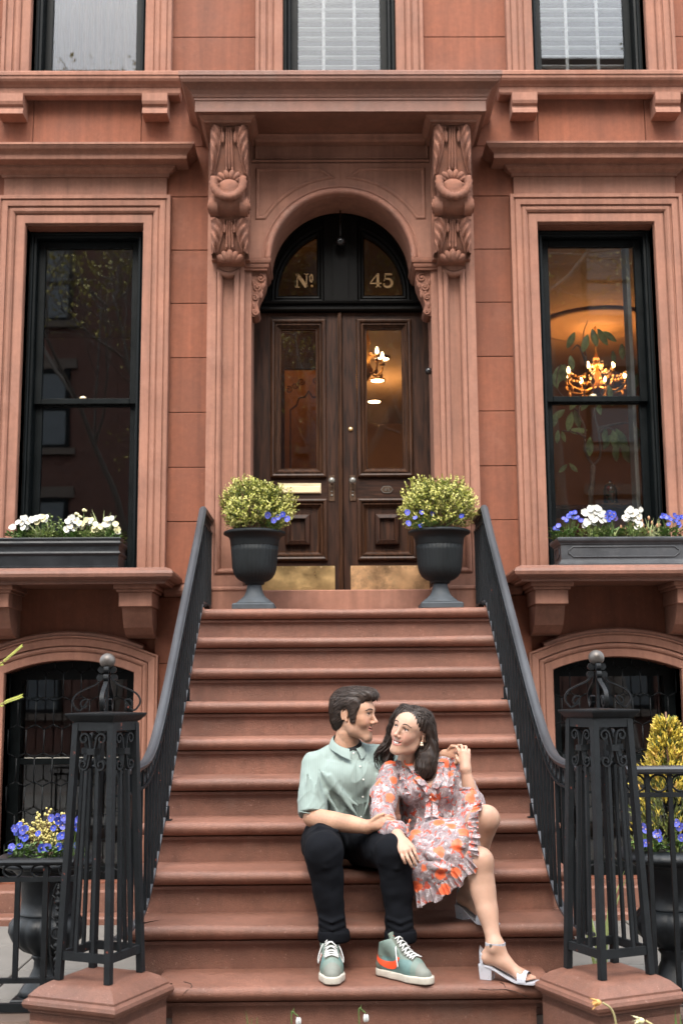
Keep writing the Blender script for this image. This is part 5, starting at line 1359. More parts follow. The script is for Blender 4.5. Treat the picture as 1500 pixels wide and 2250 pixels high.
# ---- cast urns behind the fences
def cast_urn(x, y, label, rim_w=.225, H=.60):
    t = thing('cast_iron_urn', label, 'urn', (x, y, 0), group='cast iron urns in the areaways')
    k = rim_w/.225
    m = MB(); m.box(x-.12*k, x+.12*k, y-.12*k, y+.12*k, .0, .035, bev=.006)
    m.lathe([(.115*k, .034), (.10*k, .06), (.07*k, .10), (.052*k, .14), (.050*k, .17), (.062*k, .185), (.055*k, .20)], (x, y, 0), 32); m.build('pedestal_foot', CASTURN, t)
    m = MB(); m.lathe([(.055*k, .195), (.10*k, .215), (.14*k, .25), (.158*k, .29), (.155*k, .325), (.135*k, .350), (.115*k, .362)], (x, y, 0), 120, ripple=lambda th, i: 1+.05*(abs(math.sin(th*8))**.7-.6)*(1 if 0 < i < 6 else 0)); m.build('gadrooned_bowl', CASTURN, t)
    m = MB(); m.lathe([(.118*k, .358), (.122*k, .366), (.113*k, .372), (.110*k, .42), (.115*k, .48), (.135*k, .53), (.165*k, .556)], (x, y, 0), 48); m.build('neck', CASTURN, t)
    m = MB(); m.lathe([(.163*k, .554), (.20*k, .560), (.222*k, .570), (.224*k, .58), (.205*k, .602), (.172*k, .612), (.162*k, .600)], (x, y, 0), 144, ripple=lambda th, i: 1+(.018*(abs(math.sin(th*20))**.5-.6) if i in (3, 4) else 0)); m.build('rim', CASTURN, t)
    m = MB(); m.lathe([(0, .592), (.168*k, .590)], (x, y, 0), 24); m.build('soil', SOIL, t)
UL, UR = (-1.30, -2.36), (1.37, -2.36)
cast_urn(*UL, 'black cast urn behind the left fence, planted with twigs and blue pansies')
cast_urn(*UR, 'black cast urn behind the right fence, planted with a golden conifer')
def ux(px, py, Y): return at(px, py, Y)
random.seed(5)
c = Vector((UL[0]-.02, UL[1]+.03, .595)); t = thing('budding_shrub', 'twiggy shrub with yellow buds in the left cast urn', 'shrub', c)
BUD = mat('yellow_bud', (.50, .42, .14), .6, var=.3, vscale=50)
for i in range(30):
    a = random.uniform(0, 2*PI); rr = random.uniform(.03, .19); tp = c+Vector((math.cos(a)*rr, math.sin(a)*rr*.6, random.uniform(.06, .20)*(1.15-rr*2)))
    m = MB(); pts = bez([c+Vector((math.cos(a)*.03, math.sin(a)*.03, -.01)), c.lerp(tp, .5)+Vector((random.uniform(-.02, .02), 0, .01)), tp], 5); m.tube(pts, [.003*(1-.6*k/10) for k in range(11)], 4)
    for k in range(4, 11):
        for q in range(2):
            d = rnd_dir(); d.z = abs(d.z); e = pts[k]+d*.014; m.tube([pts[k], e], .0012, 3); m.ball(e, random.uniform(.004, .0075), 6, 4, 1)
    m.build('budding_twig', [TWIG, BUD], t, fix=False)
for k, (lab, px, fl_) in enumerate((('blue pansies on the left rim of the left cast urn', 45, [(34, 1820), (51, 1824), (57, 1841), (27, 1862), (44, 1860), (85, 1832)]), ('blue pansies in the middle of the left cast urn', 100, [(92, 1862), (105, 1862), (118, 1820), (131, 1860), (137, 1836), (128, 1803), (150, 1856)]), ('blue pansies beside the leg of the left newel post', 150, [(148, 1802), (160, 1808), (152, 1815), (114, 1797), (172, 1800), (175, 1820), (141, 1797)]))):
    p = ux(px, 1870, UL[1]-.10); c = (p.x, p.y, .598)
    pansy_plant('p', lab, c, fpx(c, fl_, UL[1]-.12), 'blue pansies in the left cast urn', [PANSY_BLUE, PANSY_BLUE, PANSY_LILAC], r=.0165, extra=5, leaves=45, spread=.06)
# golden conifer
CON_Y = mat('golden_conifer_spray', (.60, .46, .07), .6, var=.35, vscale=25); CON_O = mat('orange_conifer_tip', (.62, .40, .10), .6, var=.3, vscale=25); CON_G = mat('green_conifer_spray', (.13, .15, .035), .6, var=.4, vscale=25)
random.seed(9)
c = Vector((UR[0]+.025, UR[1]+.02, .59)); t = thing('golden_conifer', 'cone shaped golden conifer in the right cast urn', 'conifer', c)
m = MB(); m.tube([c, c+Vector((0, 0, .60))], [.012, .004], 6); m.build('trunk', TWIG, t)
lf = MB(); H = .545
for i in range(1150):
    u = random.random()**.8; z = u*H; a = random.uniform(0, 2*PI); R = .165*(1-u)**.75*(1+.2*math.sin(a*3+z*20))+.012
    if u > .62: R *= .9
    r = R*random.uniform(.55, 1.08); p = c+Vector((math.cos(a)*r, math.sin(a)*r, z)); d = Vector((math.cos(a)*.8, math.sin(a)*.8, 1.0+random.uniform(-.3, .4))).normalized()
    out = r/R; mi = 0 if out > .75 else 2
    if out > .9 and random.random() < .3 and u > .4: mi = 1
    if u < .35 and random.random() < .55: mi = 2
    for k in range(6):
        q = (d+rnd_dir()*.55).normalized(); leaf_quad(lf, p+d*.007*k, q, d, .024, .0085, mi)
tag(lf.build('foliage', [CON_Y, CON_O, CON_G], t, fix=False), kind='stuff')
for k, (lab, px, fl_) in enumerate((('violet blue pansies at the foot of the golden conifer', 1425, [(1410, 1817), (1416, 1823), (1444, 1830), (1446, 1842), (1440, 1834), (1418, 1852), (1408, 1855)]), ('pansies at the right of the golden conifer, half outside the frame', 1485, [(1483, 1808), (1492, 1816), (1496, 1840)]))):
    p = ux(px, 1862, UR[1]-.10); c = (p.x, p.y, .598); pansy_plant('p', lab, c, fpx(c, fl_, UR[1]-.14), 'blue pansies in the right cast urn', [PANSY_BLUE, PANSY_LILAC], r=.018, leaves=60, spread=.07)
blades('grass_tuft', 'green bulb leaves beside the right newel post in the cast urn', 'grass tuft', (UR[0]-.08, UR[1]-.06, .595), 10, .05, .12, .7, w=.010, mt=GREEN_LEAF)
# dark spiky plant standing behind the right newel legs
blades('arching_leaves', 'pale arching leaves seen between the legs of the right newel post', 'plant', (1.16, -1.9, .0), 7, .45, .62, .28, w=.016, mt=GREEN_PALE)

# ---- fences
def lfence():
    y = -2.93; xa, xb = -2.6, -1.07
    t = thing('iron_fence', 'low black iron fence in front of the left areaway', 'fence', ((xa+xb)/2, y, .1))
    z0, z1 = .100, .655
    m = MB(); m.sweep_xy([(xa, y), (xb, y)], [(-.024, .643), (-.026, .650), (-.018, .658), (0, .662), (.018, .658), (.026, .650), (.024, .643), (.016, .637), (-.016, .637)], side=-1); m.build('top_rail', IRON, t)
    for z, h, nm in ((.585, .018, 'sub_rail'), (.215, .018, 'bottom_rail'), (.118, .03, 'base_rail')): m = MB(); m.box(xa, xb, y-.010, y+.010, z-h/2, z+h/2); m.build(nm, IRON, t)
    k = 0; x = xb-.06
    sp = .107
    xs0 = [at(px, 2000, y).x for px in (4, 50, 100)]
    xx = [xs0[2]] + [xs0[2]-sp*(i+1) for i in range(13)]
    for x in xx: m = MB(); m.box(x-.0095, x+.0095, y-.0085, y+.0085, .215, .585); m.build('bar', IRON, t, fix=False)
    x = xs0[2]; m = MB(); m.box(x-.010, x+.010, y-.012, y+.012, .1, .64); m.build('post', IRON, t)
    x = xs0[2]+.085
    while x > xa: m = MB(); m.tube([(x+.036*math.cos(q), y, .615+.024*math.sin(q)) for q in [2*PI*i/18 for i in range(18)]], .005, 6, closed=True, up=(0, 1, 0)); m.build('ring', IRON, t, fix=False); x -= sp
    # cast ornament panel beside the pedestal
    cx = at(128, 2000, y).x
    m = MB(); m.tube([(cx+.030*math.cos(a)*(1.0), y, .40+.17*math.sin(a)) for a in [2*PI*i/28 for i in range(28)]], .005, 6, closed=True, up=(0, 1, 0)); m.tube([(cx, y, .22), (cx, y, .575)], .0055, 6)
    for z, r in ((.55, .008), (.53, .011), (.50, .016), (.475, .009), (.45, .014), (.425, .009), (.34, .013), (.315, .009), (.29, .012), (.265, .009), (.245, .011)): m.ball((cx, y-.003, z), r, 8, 6, sc=(1, .8, .8))
    for z in (.52, .44, .335): 
        for s in (-1, 1): m.tube(bez([(cx, y, z-.012), (cx+s*.012, y-.004, z-.004), (cx+s*.024, y, z+.006)], 4), .0045, 5)
    m.tube([(cx+.021*math.cos(q), y-.004, .385+.021*math.sin(q)) for q in [2*PI*i/18 for i in range(18)]], .006, 6, closed=True, up=(0, 1, 0))
    m.build('cast_ornament', IRON, t)
lfence()
def rfence():
    y = -2.93; xa, xb = 1.06, 2.6
    zt_ = .985
    t = thing('iron_fence', 'tall black iron fence with a row of rings in front of the right areaway', 'fence', ((xa+xb)/2, y, .05))
    m = MB(); m.sweep_xy([(xa, y), (xb, y)], [(-.026, zt_-.016), (-.030, zt_-.004), (-.02, zt_+.004), (0, zt_+.008), (.02, zt_+.004), (.030, zt_-.004), (.026, zt_-.016), (.016, zt_-.024), (-.016, zt_-.024)], side=-1); m.build('top_rail', IRON_RAIL, t)
    for z, h, nm in ((.882, .018, 'sub_rail'), (.12, .02, 'bottom_rail')): m = MB(); m.box(xa, xb, y-.010, y+.010, z-h/2, z+h/2); m.build(nm, IRON, t)
    sp = .088; x = at(1424, 1800, y).x-sp; k = 0
    while x < xb:
        if k: 
            m = MB(); m.box(x-.0085, x+.0085, y-.0085, y+.0085, .12, .882); m.build('bar', IRON, t, fix=False)
            m = MB(); m.box(x-.0085, x+.0085, y-.0085, y+.0085, .89, zt_-.018); m.build('band_stud', IRON, t, fix=False)
        xc = x+sp/2; m = MB(); m.tube([(xc+.036*math.cos(q), y, .926+.032*math.sin(q)) for q in [2*PI*i/20 for i in range(20)]], .0048, 6, closed=True, up=(0, 1, 0)); m.build('ring', IRON, t, fix=False)
        x += sp; k += 1
    # scrolled brace plate low down
    m = MB(); p = [(1.335, .12), (1.345, .16), (1.375, .19), (1.385, .225), (1.37, .255), (1.38, .285), (1.40, .30), (1.40, .12)]
    m.prism(p, y+.012, y+.022); m.build('scroll_plate', IRON, t)
rfence()
for s in (-1, 1):
    m = MB(); m.box(min(s*1.0, s*4), max(s*1.0, s*4), -3.06, -2.86, -.05, .098, bev=.012); tag(m.build('fence_kerb', KERB), kind='structure')
# ---- spring flowers in the foreground bed
WHITEP = mat('snowdrop_petal', (.6, .6, .57), .5, var=.05)
m = MB(); m.box(-.75, .75, -3.72, -3.30, -.015, .012, bev=.01); tag(m.build('flower_bed', SOIL), kind='structure')
for k, (tipx, tipy, lab) in enumerate(((640, 2232, 'snowdrop with one nodding white bell, left of the other in the foreground'), (788, 2225, 'snowdrop with a white bell, below the space between the man\'s shoes'))):
    Y = -3.50; tp = at(tipx, tipy-6, Y); c = Vector((tp.x+.01, Y, .0)); t = thing('snowdrop', lab, 'snowdrop', c, group='snowdrops in front of the bottom step')
    bell = at(tipx+15, tipy+8, Y); m = MB(); m.tube(bez([c, c.lerp(tp, .6), tp, tp+Vector((.014, 0, -.004)), bell+Vector((0, 0, .010))], 5), .0018, 5); m.build('stem', GREEN_LEAF, t)
    m = MB()
    for q in range(3): a = q*2.09; m.ball(bell+Vector((.005*math.cos(a), .005*math.sin(a), -.006)), .0075, 8, 6, sc=(.7, .7, 1.7))
    m.build('bell', WHITEP, t)
    m = MB(); leaf_quad(m, tp+Vector((0, 0, -.01)), Vector((.35, 0, 1)), Vector((0, 1, 0)), .03, .004); m.build('spathe', GREEN_LEAF, t, fix=False)
blades('spring_leaves', 'slender green spring leaves at the lower edge, left of the man\'s shoes', 'plant', (at(560, 2240, -3.5).x, -3.5, 0.0), 7, .17, .25, .10, w=.012, mt=GREEN_LEAF)
blades('spring_leaves', 'green bulb leaf at the lower right edge beside the right pedestal', 'plant', (at(1494, 2240, -3.6).x, -3.6, 0.0), 3, .22, .26, .05, w=.014, mt=GREEN_LEAF)
WITH = mat('withered_petal', (.62, .33, .10), .7, var=.3, vscale=60)
for px, py, lab, big in ((1310, 2203, 'withered orange daffodil drooping in front of the right pedestal', 1), (1405, 2243, 'pale daffodil at the bottom edge in front of the right pedestal', 0)):
    Y = -3.75; p = at(px, py, Y); c = Vector((p.x+.05, Y, 0)); t = thing('daffodil', lab, 'daffodil', c)
    nk = p+Vector((.045, 0, -.02)); m = MB(); m.tube(bez([c, c+Vector((.01, 0, nk.z*.6)), nk+Vector((.012, 0, -.04)), nk, p+Vector((.018, 0, 0))], 5), .0032, 6); m.build('stem', mat('pale_stem', (.42, .36, .16), .6, var=.3), t)
    m = MB()
    for q in range(6): leaf_quad(m, p+Vector((.01, 0, 0)), Vector((-1, .6*math.cos(q), .7*math.sin(q)-.2)), Vector((0, 0, 1)), .034 if big else .04, .012, 0)
    m.ball(p+Vector((.0, 0, 0)), .010, 8, 6, sc=(1.5, 1, 1)); m.build('bloom', WITH if big else PANSY_CREAM, t, fix=False)
# ---- shrub reaching in from the left, only the tips of two branches in view
SH = mat('fresh_shrub_leaf', (.34, .36, .05), .5, var=.3, vscale=60)
c = Vector((-1.85, -3.25, 0)); t = thing('spring_shrub', 'shrub outside the left edge whose two leafy branch tips reach into view', 'shrub', c)
for (px, py, qx, qy) in ((0, 1460, 42, 1425), (0, 1550, 42, 1532)):
    a, b = at(px-60, py+45, -3.25), at(qx, qy, -3.25); mid = at(px, py, -3.25)
    pts = bez([c+Vector((0, 0, .5)), a, mid, b], 6); m = MB(); m.tube(pts, [.0026*(1-.8*k/18) for k in range(19)], 5)
    for k in range(6, 19):
        for e in (-1, 1):
            for w_ in (0, 1): leaf_quad(m, pts[k]+(pts[k]-pts[k-1])*.5*w_, (pts[k]-pts[k-1]).normalized()+Vector((0, e*.5, e*.75+.2)), Vector((0, 1, 0)), .015, .005, 1)
    m.build('branch', [TWIG, SH], t, fix=False)
m = MB(); m.tube([c, c+Vector((0, 0, .52))], [.012, .006], 6); m.build('trunk', TWIG, t)

# ---- potted tree inside the right parlour window
RUB = mat('houseplant_leaf', (.34, .42, .16), .35, var=.4, vscale=20)
BARK = mat('houseplant_bark', (.30, .22, .16), .8, var=.25, vscale=30)
Yp = .56
c = at(1297, 1110, Yp); c = Vector((c.x, Yp, 1.93)); t = thing('potted_tree', 'tall leafy houseplant tree behind the right parlour window', 'houseplant', c)
Q = lambda px, py, dy=0: at(px, py, Yp+dy)
m = MB(); tr = [c, Q(1297, 1110), Q(1300, 1060), Q(1302, 1023)]; m.tube(bez(tr, 5), .018, 8); m.build('trunk', BARK, t)
br = [[(1302, 1023), (1285, 990), (1284, 940), (1270, 905), (1282, 870), (1288, 800), (1280, 740), (1290, 705)], [(1302, 1023), (1318, 1000), (1314, 950), (1305, 905), (1316, 880), (1330, 840), (1345, 800)],
      [(1314, 950), (1330, 940), (1350, 945)], [(1284, 960), (1265, 950), (1232, 946)], [(1270, 905), (1245, 880), (1222, 850), (1228, 800)], [(1316, 880), (1350, 860), (1385, 830), (1395, 790)], [(1314, 940), (1360, 930), (1395, 928)], [(1288, 800), (1270, 760), (1255, 770)]]
for k, b in enumerate(br):
    P_ = bez([Q(x, y, .04*math.sin(k*2+i)) for i, (x, y) in enumerate(b)], 5); m = MB(); m.tube(P_, [.010*(1-.7*i/len(P_)) for i in range(len(P_))], 6); m.build('branch', BARK, t)
def big_leaf(m, p, d, l, w):
    d = Vector(d).normalized(); s = d.cross(Vector((0, 1, 0)))
    if s.length < .05: s = Vector((1, 0, 0))
    s.normalize(); u = s.cross(d)
    vs = []; n = 8
    for i in range(n+1):
        v = i/n; hw = w/2*math.sin(PI*min(1, v*.96+.02))**.8; q = Vector(p)+d*(l*v)+u*(.18*l*v*v)
        vs += [q-s*hw+u*hw*.35, q, q+s*hw+u*hw*.35]
    fs = []
    for i in range(n): a = i*3; fs += [(a, a+1, a+4, a+3), (a+1, a+2, a+5, a+4)]
    m.add(vs, fs, 0, True)
random.seed(31)
for (px, py, dx, dz, l) in [(1290, 735, -.3, -1, .13), (1262, 730, -.4, -.8, .12), (1300, 722, .2, -1, .13), (1312, 722, .5, -.8, .13), (1325, 728, .8, -.6, .11), (1240, 800, -.3, -1, .13), (1225, 805, -.1, -1, .14), (1232, 800, .3, -1, .12), (1252, 780, .1, -1, .11), (1345, 770, .1, -1, .09), (1365, 755, 0, -1, .11), (1385, 775, .1, -1, .11), (1390, 790, -.3, -.8, .10), (1400, 820, -.2, -.8, .12), (1380, 830, .4, -.8, .12), (1215, 820, .2, -1, .11),
        (1262, 900, .3, -1, .13), (1255, 905, -.2, -1, .13), (1240, 900, -.8, -.6, .12), (1222, 905, -.2, -1, .10), (1290, 945, -1, -.1, .12), (1282, 950, -1, .25, .09), (1295, 960, -.05, -1, .13), (1345, 945, .2, -1, .15), (1352, 942, .6, -.9, .15), (1340, 955, -.4, -.9, .11), (1350, 975, .1, -1, .12), (1360, 975, .8, -.7, .14), (1365, 990, .6, -.8, .11), (1330, 940, -.2, -1, .1), (1392, 930, .3, -1, .11), (1398, 960, 0, -1, .1), (1225, 945, -.1, -1, .09), (1233, 947, .3, -1, .08), (1245, 1020, -.6, -.6, .08), (1250, 1018, .6, -.6, .08), (1310, 880, .3, -1, .1), (1325, 870, .6, -.7, .09), (1295, 875, -.5, -.7, .1), (1335, 845, .2, -1, .1), (1270, 870, -.5, -.8, .11)]:
    m = MB(); big_leaf(m, Q(px, py, random.uniform(-.08, .08)), (dx, random.uniform(-.3, .1), dz), l*1.05, l*.42); m.build('leaf', RUB, t, fix=False)
m = MB(); m.lathe([(.13, 0), (.15, .25), (.155, .26), (.14, .26), (.138, .22), (0, .22)], (c.x, c.y, 1.93), 24); m.build('pot', URN, t)

# ---- street trees behind the camera, mirrored in the glass
BARKS = mat('grey_street_bark', (.13, .11, .095), .9, var=.3, vscale=10)
BUDL = mat('spring_bud_leaf', (.42, .36, .10), .6, var=.4, vscale=8)
def street_tree(x, y, h, label, seed, buds=1):
    random.seed(seed); c = Vector((x, y, -.04)); t = thing('street_tree', label, 'tree', c, group='budding street trees')
    m = MB(); lf = MB()
    def grow(p, d, L_, r, lev):
        n = 4; pts = [p]
        for i in range(n): d = (d+rnd_dir()*.22+Vector((0, 0, .06))).normalized(); p = p+d*(L_/n); pts.append(p)
        m.tube(pts, [r*(1-.45*i/n) for i in range(n+1)], 8 if lev < 2 else 4, cap=False)
        if lev >= 4:
            for i in range(14): leaf_quad(lf, pts[random.choice((2, 3, 4))]+rnd_dir()*.22, rnd_dir(), Vector((0, 0, 1)), .085, .05)
            return
        for i in range(4):
            b = pts[4] if i < 2 else pts[random.choice((2, 3))]; dd = (d+rnd_dir()*(.85 if lev else .7)).normalized(); dd.z = max(dd.z, -.1)
            grow(b, dd.normalized(), L_*random.uniform(.6, .8), r*(.54 if i < 2 else .4), lev+1)
    grow(c, Vector((0, 0, 1)), h*.36, .15, 0)
    m.build('trunk', BARKS, t, fix=False); tag(lf.build('crown', BUDL, t, fix=False), kind='stuff')
street_tree(-3.6, -10.2, 11.5, 'budding street tree mirrored in the left parlour window', 2)
street_tree(4.6, -10.4, 12.5, 'budding street tree mirrored in the upper right window', 8)
street_tree(-.2, -12.5, 14, 'taller budding street tree beyond the road, mirrored in the upper middle window', 15)
# ================================================================== PEOPLE: implicit surfaces turned into meshes
class Field:
    def __init__(s, lo, hi, h):
        s.lo = np.array(lo, float); s.h = h; n = np.ceil((np.array(hi)-s.lo)/h).astype(int)+1
        s.n = n; s.D = np.full(tuple(n), .2, np.float32)
    def _sub(s, lo, hi):
        a = np.maximum(np.floor((np.array(lo)-s.lo)/s.h).astype(int), 0); b = np.minimum(np.ceil((np.array(hi)-s.lo)/s.h).astype(int)+1, s.n)
        if (b <= a).any(): return None
        X = (s.lo[0]+s.h*np.arange(a[0], b[0])).astype(np.float32)[:, None, None]; Y = (s.lo[1]+s.h*np.arange(a[1], b[1])).astype(np.float32)[None, :, None]; Z = (s.lo[2]+s.h*np.arange(a[2], b[2])).astype(np.float32)[None, None, :]
        return (slice(a[0], b[0]), slice(a[1], b[1]), slice(a[2], b[2])), X, Y, Z
    def _put(s, sl, d, k, sub):
        A = s.D[sl]
        if sub:
            d = -d
            if k > 0: hh = np.maximum(k-np.abs(A-d), 0)/k; s.D[sl] = np.maximum(A, d)+hh*hh*k*.25
            else: s.D[sl] = np.maximum(A, d)
        else:
            if k > 0: hh = np.maximum(k-np.abs(A-d), 0)/k; s.D[sl] = np.minimum(A, d)-hh*hh*k*.25
            else: s.D[sl] = np.minimum(A, d)
    def cone(s, a, b, ra, rb, k=.01, sub=False, axis=None, q=1.0):
        """round cone from a to b; along `axis` it is q times as wide"""
        a = np.array(a, float); b = np.array(b, float); m = max(ra, rb)*max(1, q)+k+.025
        r = s._sub(np.minimum(a, b)-m, np.maximum(a, b)+m)
        if r is None: return s
        sl, X, Y, Z = r; px, py, pz = X-a[0], Y-a[1], Z-a[2]; ba = b-a
        if axis is not None and q != 1:
            ax = np.array(axis, float); ax /= np.linalg.norm(ax); c = (px*ax[0]+py*ax[1]+pz*ax[2])*(1/q-1)
            px, py, pz = px+c*ax[0], py+c*ax[1], pz+c*ax[2]; ba = ba+ax*(ba@ax)*(1/q-1)
        L2 = float(ba@ba)
        if L2 < 1e-12: t = np.zeros(np.broadcast(px, py, pz).shape, np.float32)
        else: t = np.clip((px*ba[0]+py*ba[1]+pz*ba[2])/L2, 0, 1)
        d = np.sqrt((px-t*ba[0])**2+(py-t*ba[1])**2+(pz-t*ba[2])**2)-(ra+(rb-ra)*t)
        s._put(sl, d.astype(np.float32), k, sub); return s
    def path(s, pts, rs, k=.01, sub=False, axis=None, q=1.0):
        """chain of round cones joined without bulges, then blended in"""
        pts = [np.array(p, float) for p in pts]; m = max(rs)*max(1, q)+k+.025
        r = s._sub(np.min(pts, 0)-m, np.max(pts, 0)+m)
        if r is None: return s
        sl, X, Y, Z = r; best = None
        for a, b, ra, rb in zip(pts, pts[1:], rs, rs[1:]):
            px, py, pz = X-a[0], Y-a[1], Z-a[2]; ba = b-a
            if axis is not None and q != 1:
                ax = np.array(axis, float); ax /= np.linalg.norm(ax); c = (px*ax[0]+py*ax[1]+pz*ax[2])*(1/q-1)
                px, py, pz = px+c*ax[0], py+c*ax[1], pz+c*ax[2]; ba = ba+ax*(ba@ax)*(1/q-1)
            L2 = float(ba@ba)+1e-12; t = np.clip((px*ba[0]+py*ba[1]+pz*ba[2])/L2, 0, 1)
            d = np.sqrt((px-t*ba[0])**2+(py-t*ba[1])**2+(pz-t*ba[2])**2)-(ra+(rb-ra)*(t*t*(3-2*t)))
            best = d if best is None else np.minimum(best, d)
        s._put(sl, best.astype(np.float32), k, sub); return s
    def ell(s, c, r, k=.01, R=None, sub=False):
        c = np.array(c, float); r = np.array(r, float); R = np.eye(3) if R is None else np.array(R, float)
        m = np.abs(R)@r+k+.025; q = s._sub(c-m, c+m)
        if q is None: return s
        sl, X, Y, Z = q; px, py, pz = X-c[0], Y-c[1], Z-c[2]
        u = [(px*R[0, i]+py*R[1, i]+pz*R[2, i]) for i in range(3)]
        k0 = np.sqrt((u[0]/r[0])**2+(u[1]/r[1])**2+(u[2]/r[2])**2); k1 = np.sqrt((u[0]/r[0]**2)**2+(u[1]/r[1]**2)**2+(u[2]/r[2]**2)**2)+1e-9
        s._put(sl, (k0*(k0-1)/k1).astype(np.float32), k, sub); return s
    def below(s, axis, val, keep_above=True):
        ax = np.arange(s.n[axis])*s.h+s.lo[axis]; d = (val-ax) if keep_above else (ax-val); sh = [1, 1, 1]; sh[axis] = -1
        s.D = np.maximum(s.D, d.reshape(sh).astype(np.float32)); return s
    def cut(s, p, n):
        """remove the side of the plane through p the normal points to"""
        X = (s.lo[0]+s.h*np.arange(s.n[0]))[:, None, None]; Y = (s.lo[1]+s.h*np.arange(s.n[1]))[None, :, None]; Z = (s.lo[2]+s.h*np.arange(s.n[2]))[None, None, :]
        n = np.array(n, float); n /= np.linalg.norm(n)
        s.D = np.maximum(s.D, ((X-p[0])*n[0]+(Y-p[1])*n[1]+(Z-p[2])*n[2]).astype(np.float32)); return s
    def mesh(s):
        D = s.D; S = D < 0; nx, ny, nz = D.shape
        cnt = np.zeros((nx-1, ny-1, nz-1), np.uint8)
        for i in (0, 1):
            for j in (0, 1):
                for k in (0, 1): cnt += S[i:nx-1+i, j:ny-1+j, k:nz-1+k]
        act = (cnt > 0) & (cnt < 8); I = np.argwhere(act); idx = np.full(act.shape, -1, np.int64); idx[act] = np.arange(len(I))
        acc = np.zeros((len(I), 3)); num = np.zeros(len(I))
        cor = {(i, j, k): D[I[:, 0]+i, I[:, 1]+j, I[:, 2]+k].astype(float) for i in (0, 1) for j in (0, 1) for k in (0, 1)}
        for ax in range(3):
            for u in (0, 1):
                for v in (0, 1):
                    o = [0, 0, 0]; ot = [a for a in range(3) if a != ax]; o[ot[0]] = u; o[ot[1]] = v; o2 = list(o); o2[ax] = 1
                    d0, d1 = cor[tuple(o)], cor[tuple(o2)]; x = (d0 < 0) != (d1 < 0); t = np.where(x, d0/(d0-d1+1e-12*(d0 == d1)), 0)
                    p = np.tile(np.array(o, float), (len(I), 1)); p[:, ax] += t; acc += p*x[:, None]; num += x
        V = s.lo+s.h*(I+acc/num[:, None]); F = []
        for ax in range(3):
            ot = [a for a in range(3) if a != ax]
            A = np.moveaxis(S, ax, 0); dif = A[1:] != A[:-1]
            ii = np.argwhere(dif[:, 1:-1, 1:-1])
            e = np.zeros((len(ii), 3), int); e[:, ax] = ii[:, 0]; e[:, ot[0]] = ii[:, 1]+1; e[:, ot[1]] = ii[:, 2]+1
            ins = S[e[:, 0], e[:, 1], e[:, 2]]
            def cell(du, dv):
                c = e.copy(); c[:, ot[0]] += du; c[:, ot[1]] += dv; return idx[c[:, 0], c[:, 1], c[:, 2]]
            q = np.stack([cell(-1, -1), cell(0, -1), cell(0, 0), cell(-1, 0)], 1)
            flip = ins if ax != 1 else ~ins
            q[~flip] = q[~flip][:, ::-1]; F.append(q)
        return V, np.concatenate(F)
def vnormals(V, F):
    n = np.cross(V[F[:, 2]]-V[F[:, 0]], V[F[:, 3]]-V[F[:, 1]]); N = np.zeros_like(V)
    for i in range(4): np.add.at(N, F[:, i], n)
    return N/(np.linalg.norm(N, axis=1, keepdims=True)+1e-12)
def relax(V, F, it=1, lam=.5):
    E = np.concatenate([F[:, [0, 1]], F[:, [1, 2]], F[:, [2, 3]], F[:, [3, 0]]]); E = np.concatenate([E, E[:, ::-1]])
    deg = np.bincount(E[:, 0], minlength=len(V))[:, None]+1e-9
    for _ in range(it):
        A = np.zeros_like(V)
        for c in range(3): A[:, c] = np.bincount(E[:, 0], weights=V[E[:, 1], c], minlength=len(V))
        V = V+(A/deg-V)*lam
    return V
def wnoise(P, sc, seed, n=7):
    r = np.random.RandomState(seed); o = np.zeros(len(P))
    for i in range(n):
        d = r.normal(size=3); d *= sc*r.uniform(.6, 1.6)/np.linalg.norm(d); o += np.sin(P@d+r.uniform(0, 6.28)+.6*np.sin(P@(r.normal(size=3)*sc*.5)))
    return o/math.sqrt(n)
def emit_mesh(name, V, F, mats, parent, col=None, mi=None, smooth=True):
    me = bpy.data.meshes.new(name); o_ = WL[parent][0] if parent else Vector((0, 0, 0)); V = np.asarray(V)-np.array(o_)
    me.from_pydata(V.tolist(), [], F.tolist() if hasattr(F, 'tolist') else F)
    for m_ in (mats if isinstance(mats, (list, tuple)) else [mats]): me.materials.append(m_)
    if smooth: me.polygons.foreach_set('use_smooth', [True]*len(me.polygons))
    if mi is not None: me.polygons.foreach_set('material_index', mi)
    if col is not None:
        a = me.color_attributes.new('Col', 'FLOAT_COLOR', 'POINT'); c = np.ones((len(V), 4), np.float32); c[:, :3] = col; a.data.foreach_set('color', c.ravel())
    me.update(); ob = bpy.data.objects.new(name, me); COL.objects.link(ob)
    if parent: ob.parent = parent; WL[ob] = WL[parent]
    return ob
def rotm(yaw, pitch, roll):
    """face looking to -y; yaw turns it towards +x, pitch lifts it, roll leans the crown to +x"""
    return np.array(Matrix.Rotation(yaw, 3, 'Z') @ Matrix.Rotation(-pitch, 3, 'X') @ Matrix.Rotation(roll, 3, 'Y'))
def smooth(a, b, x): t = np.clip((x-a)/(b-a), 0, 1); return t*t*(3-2*t)

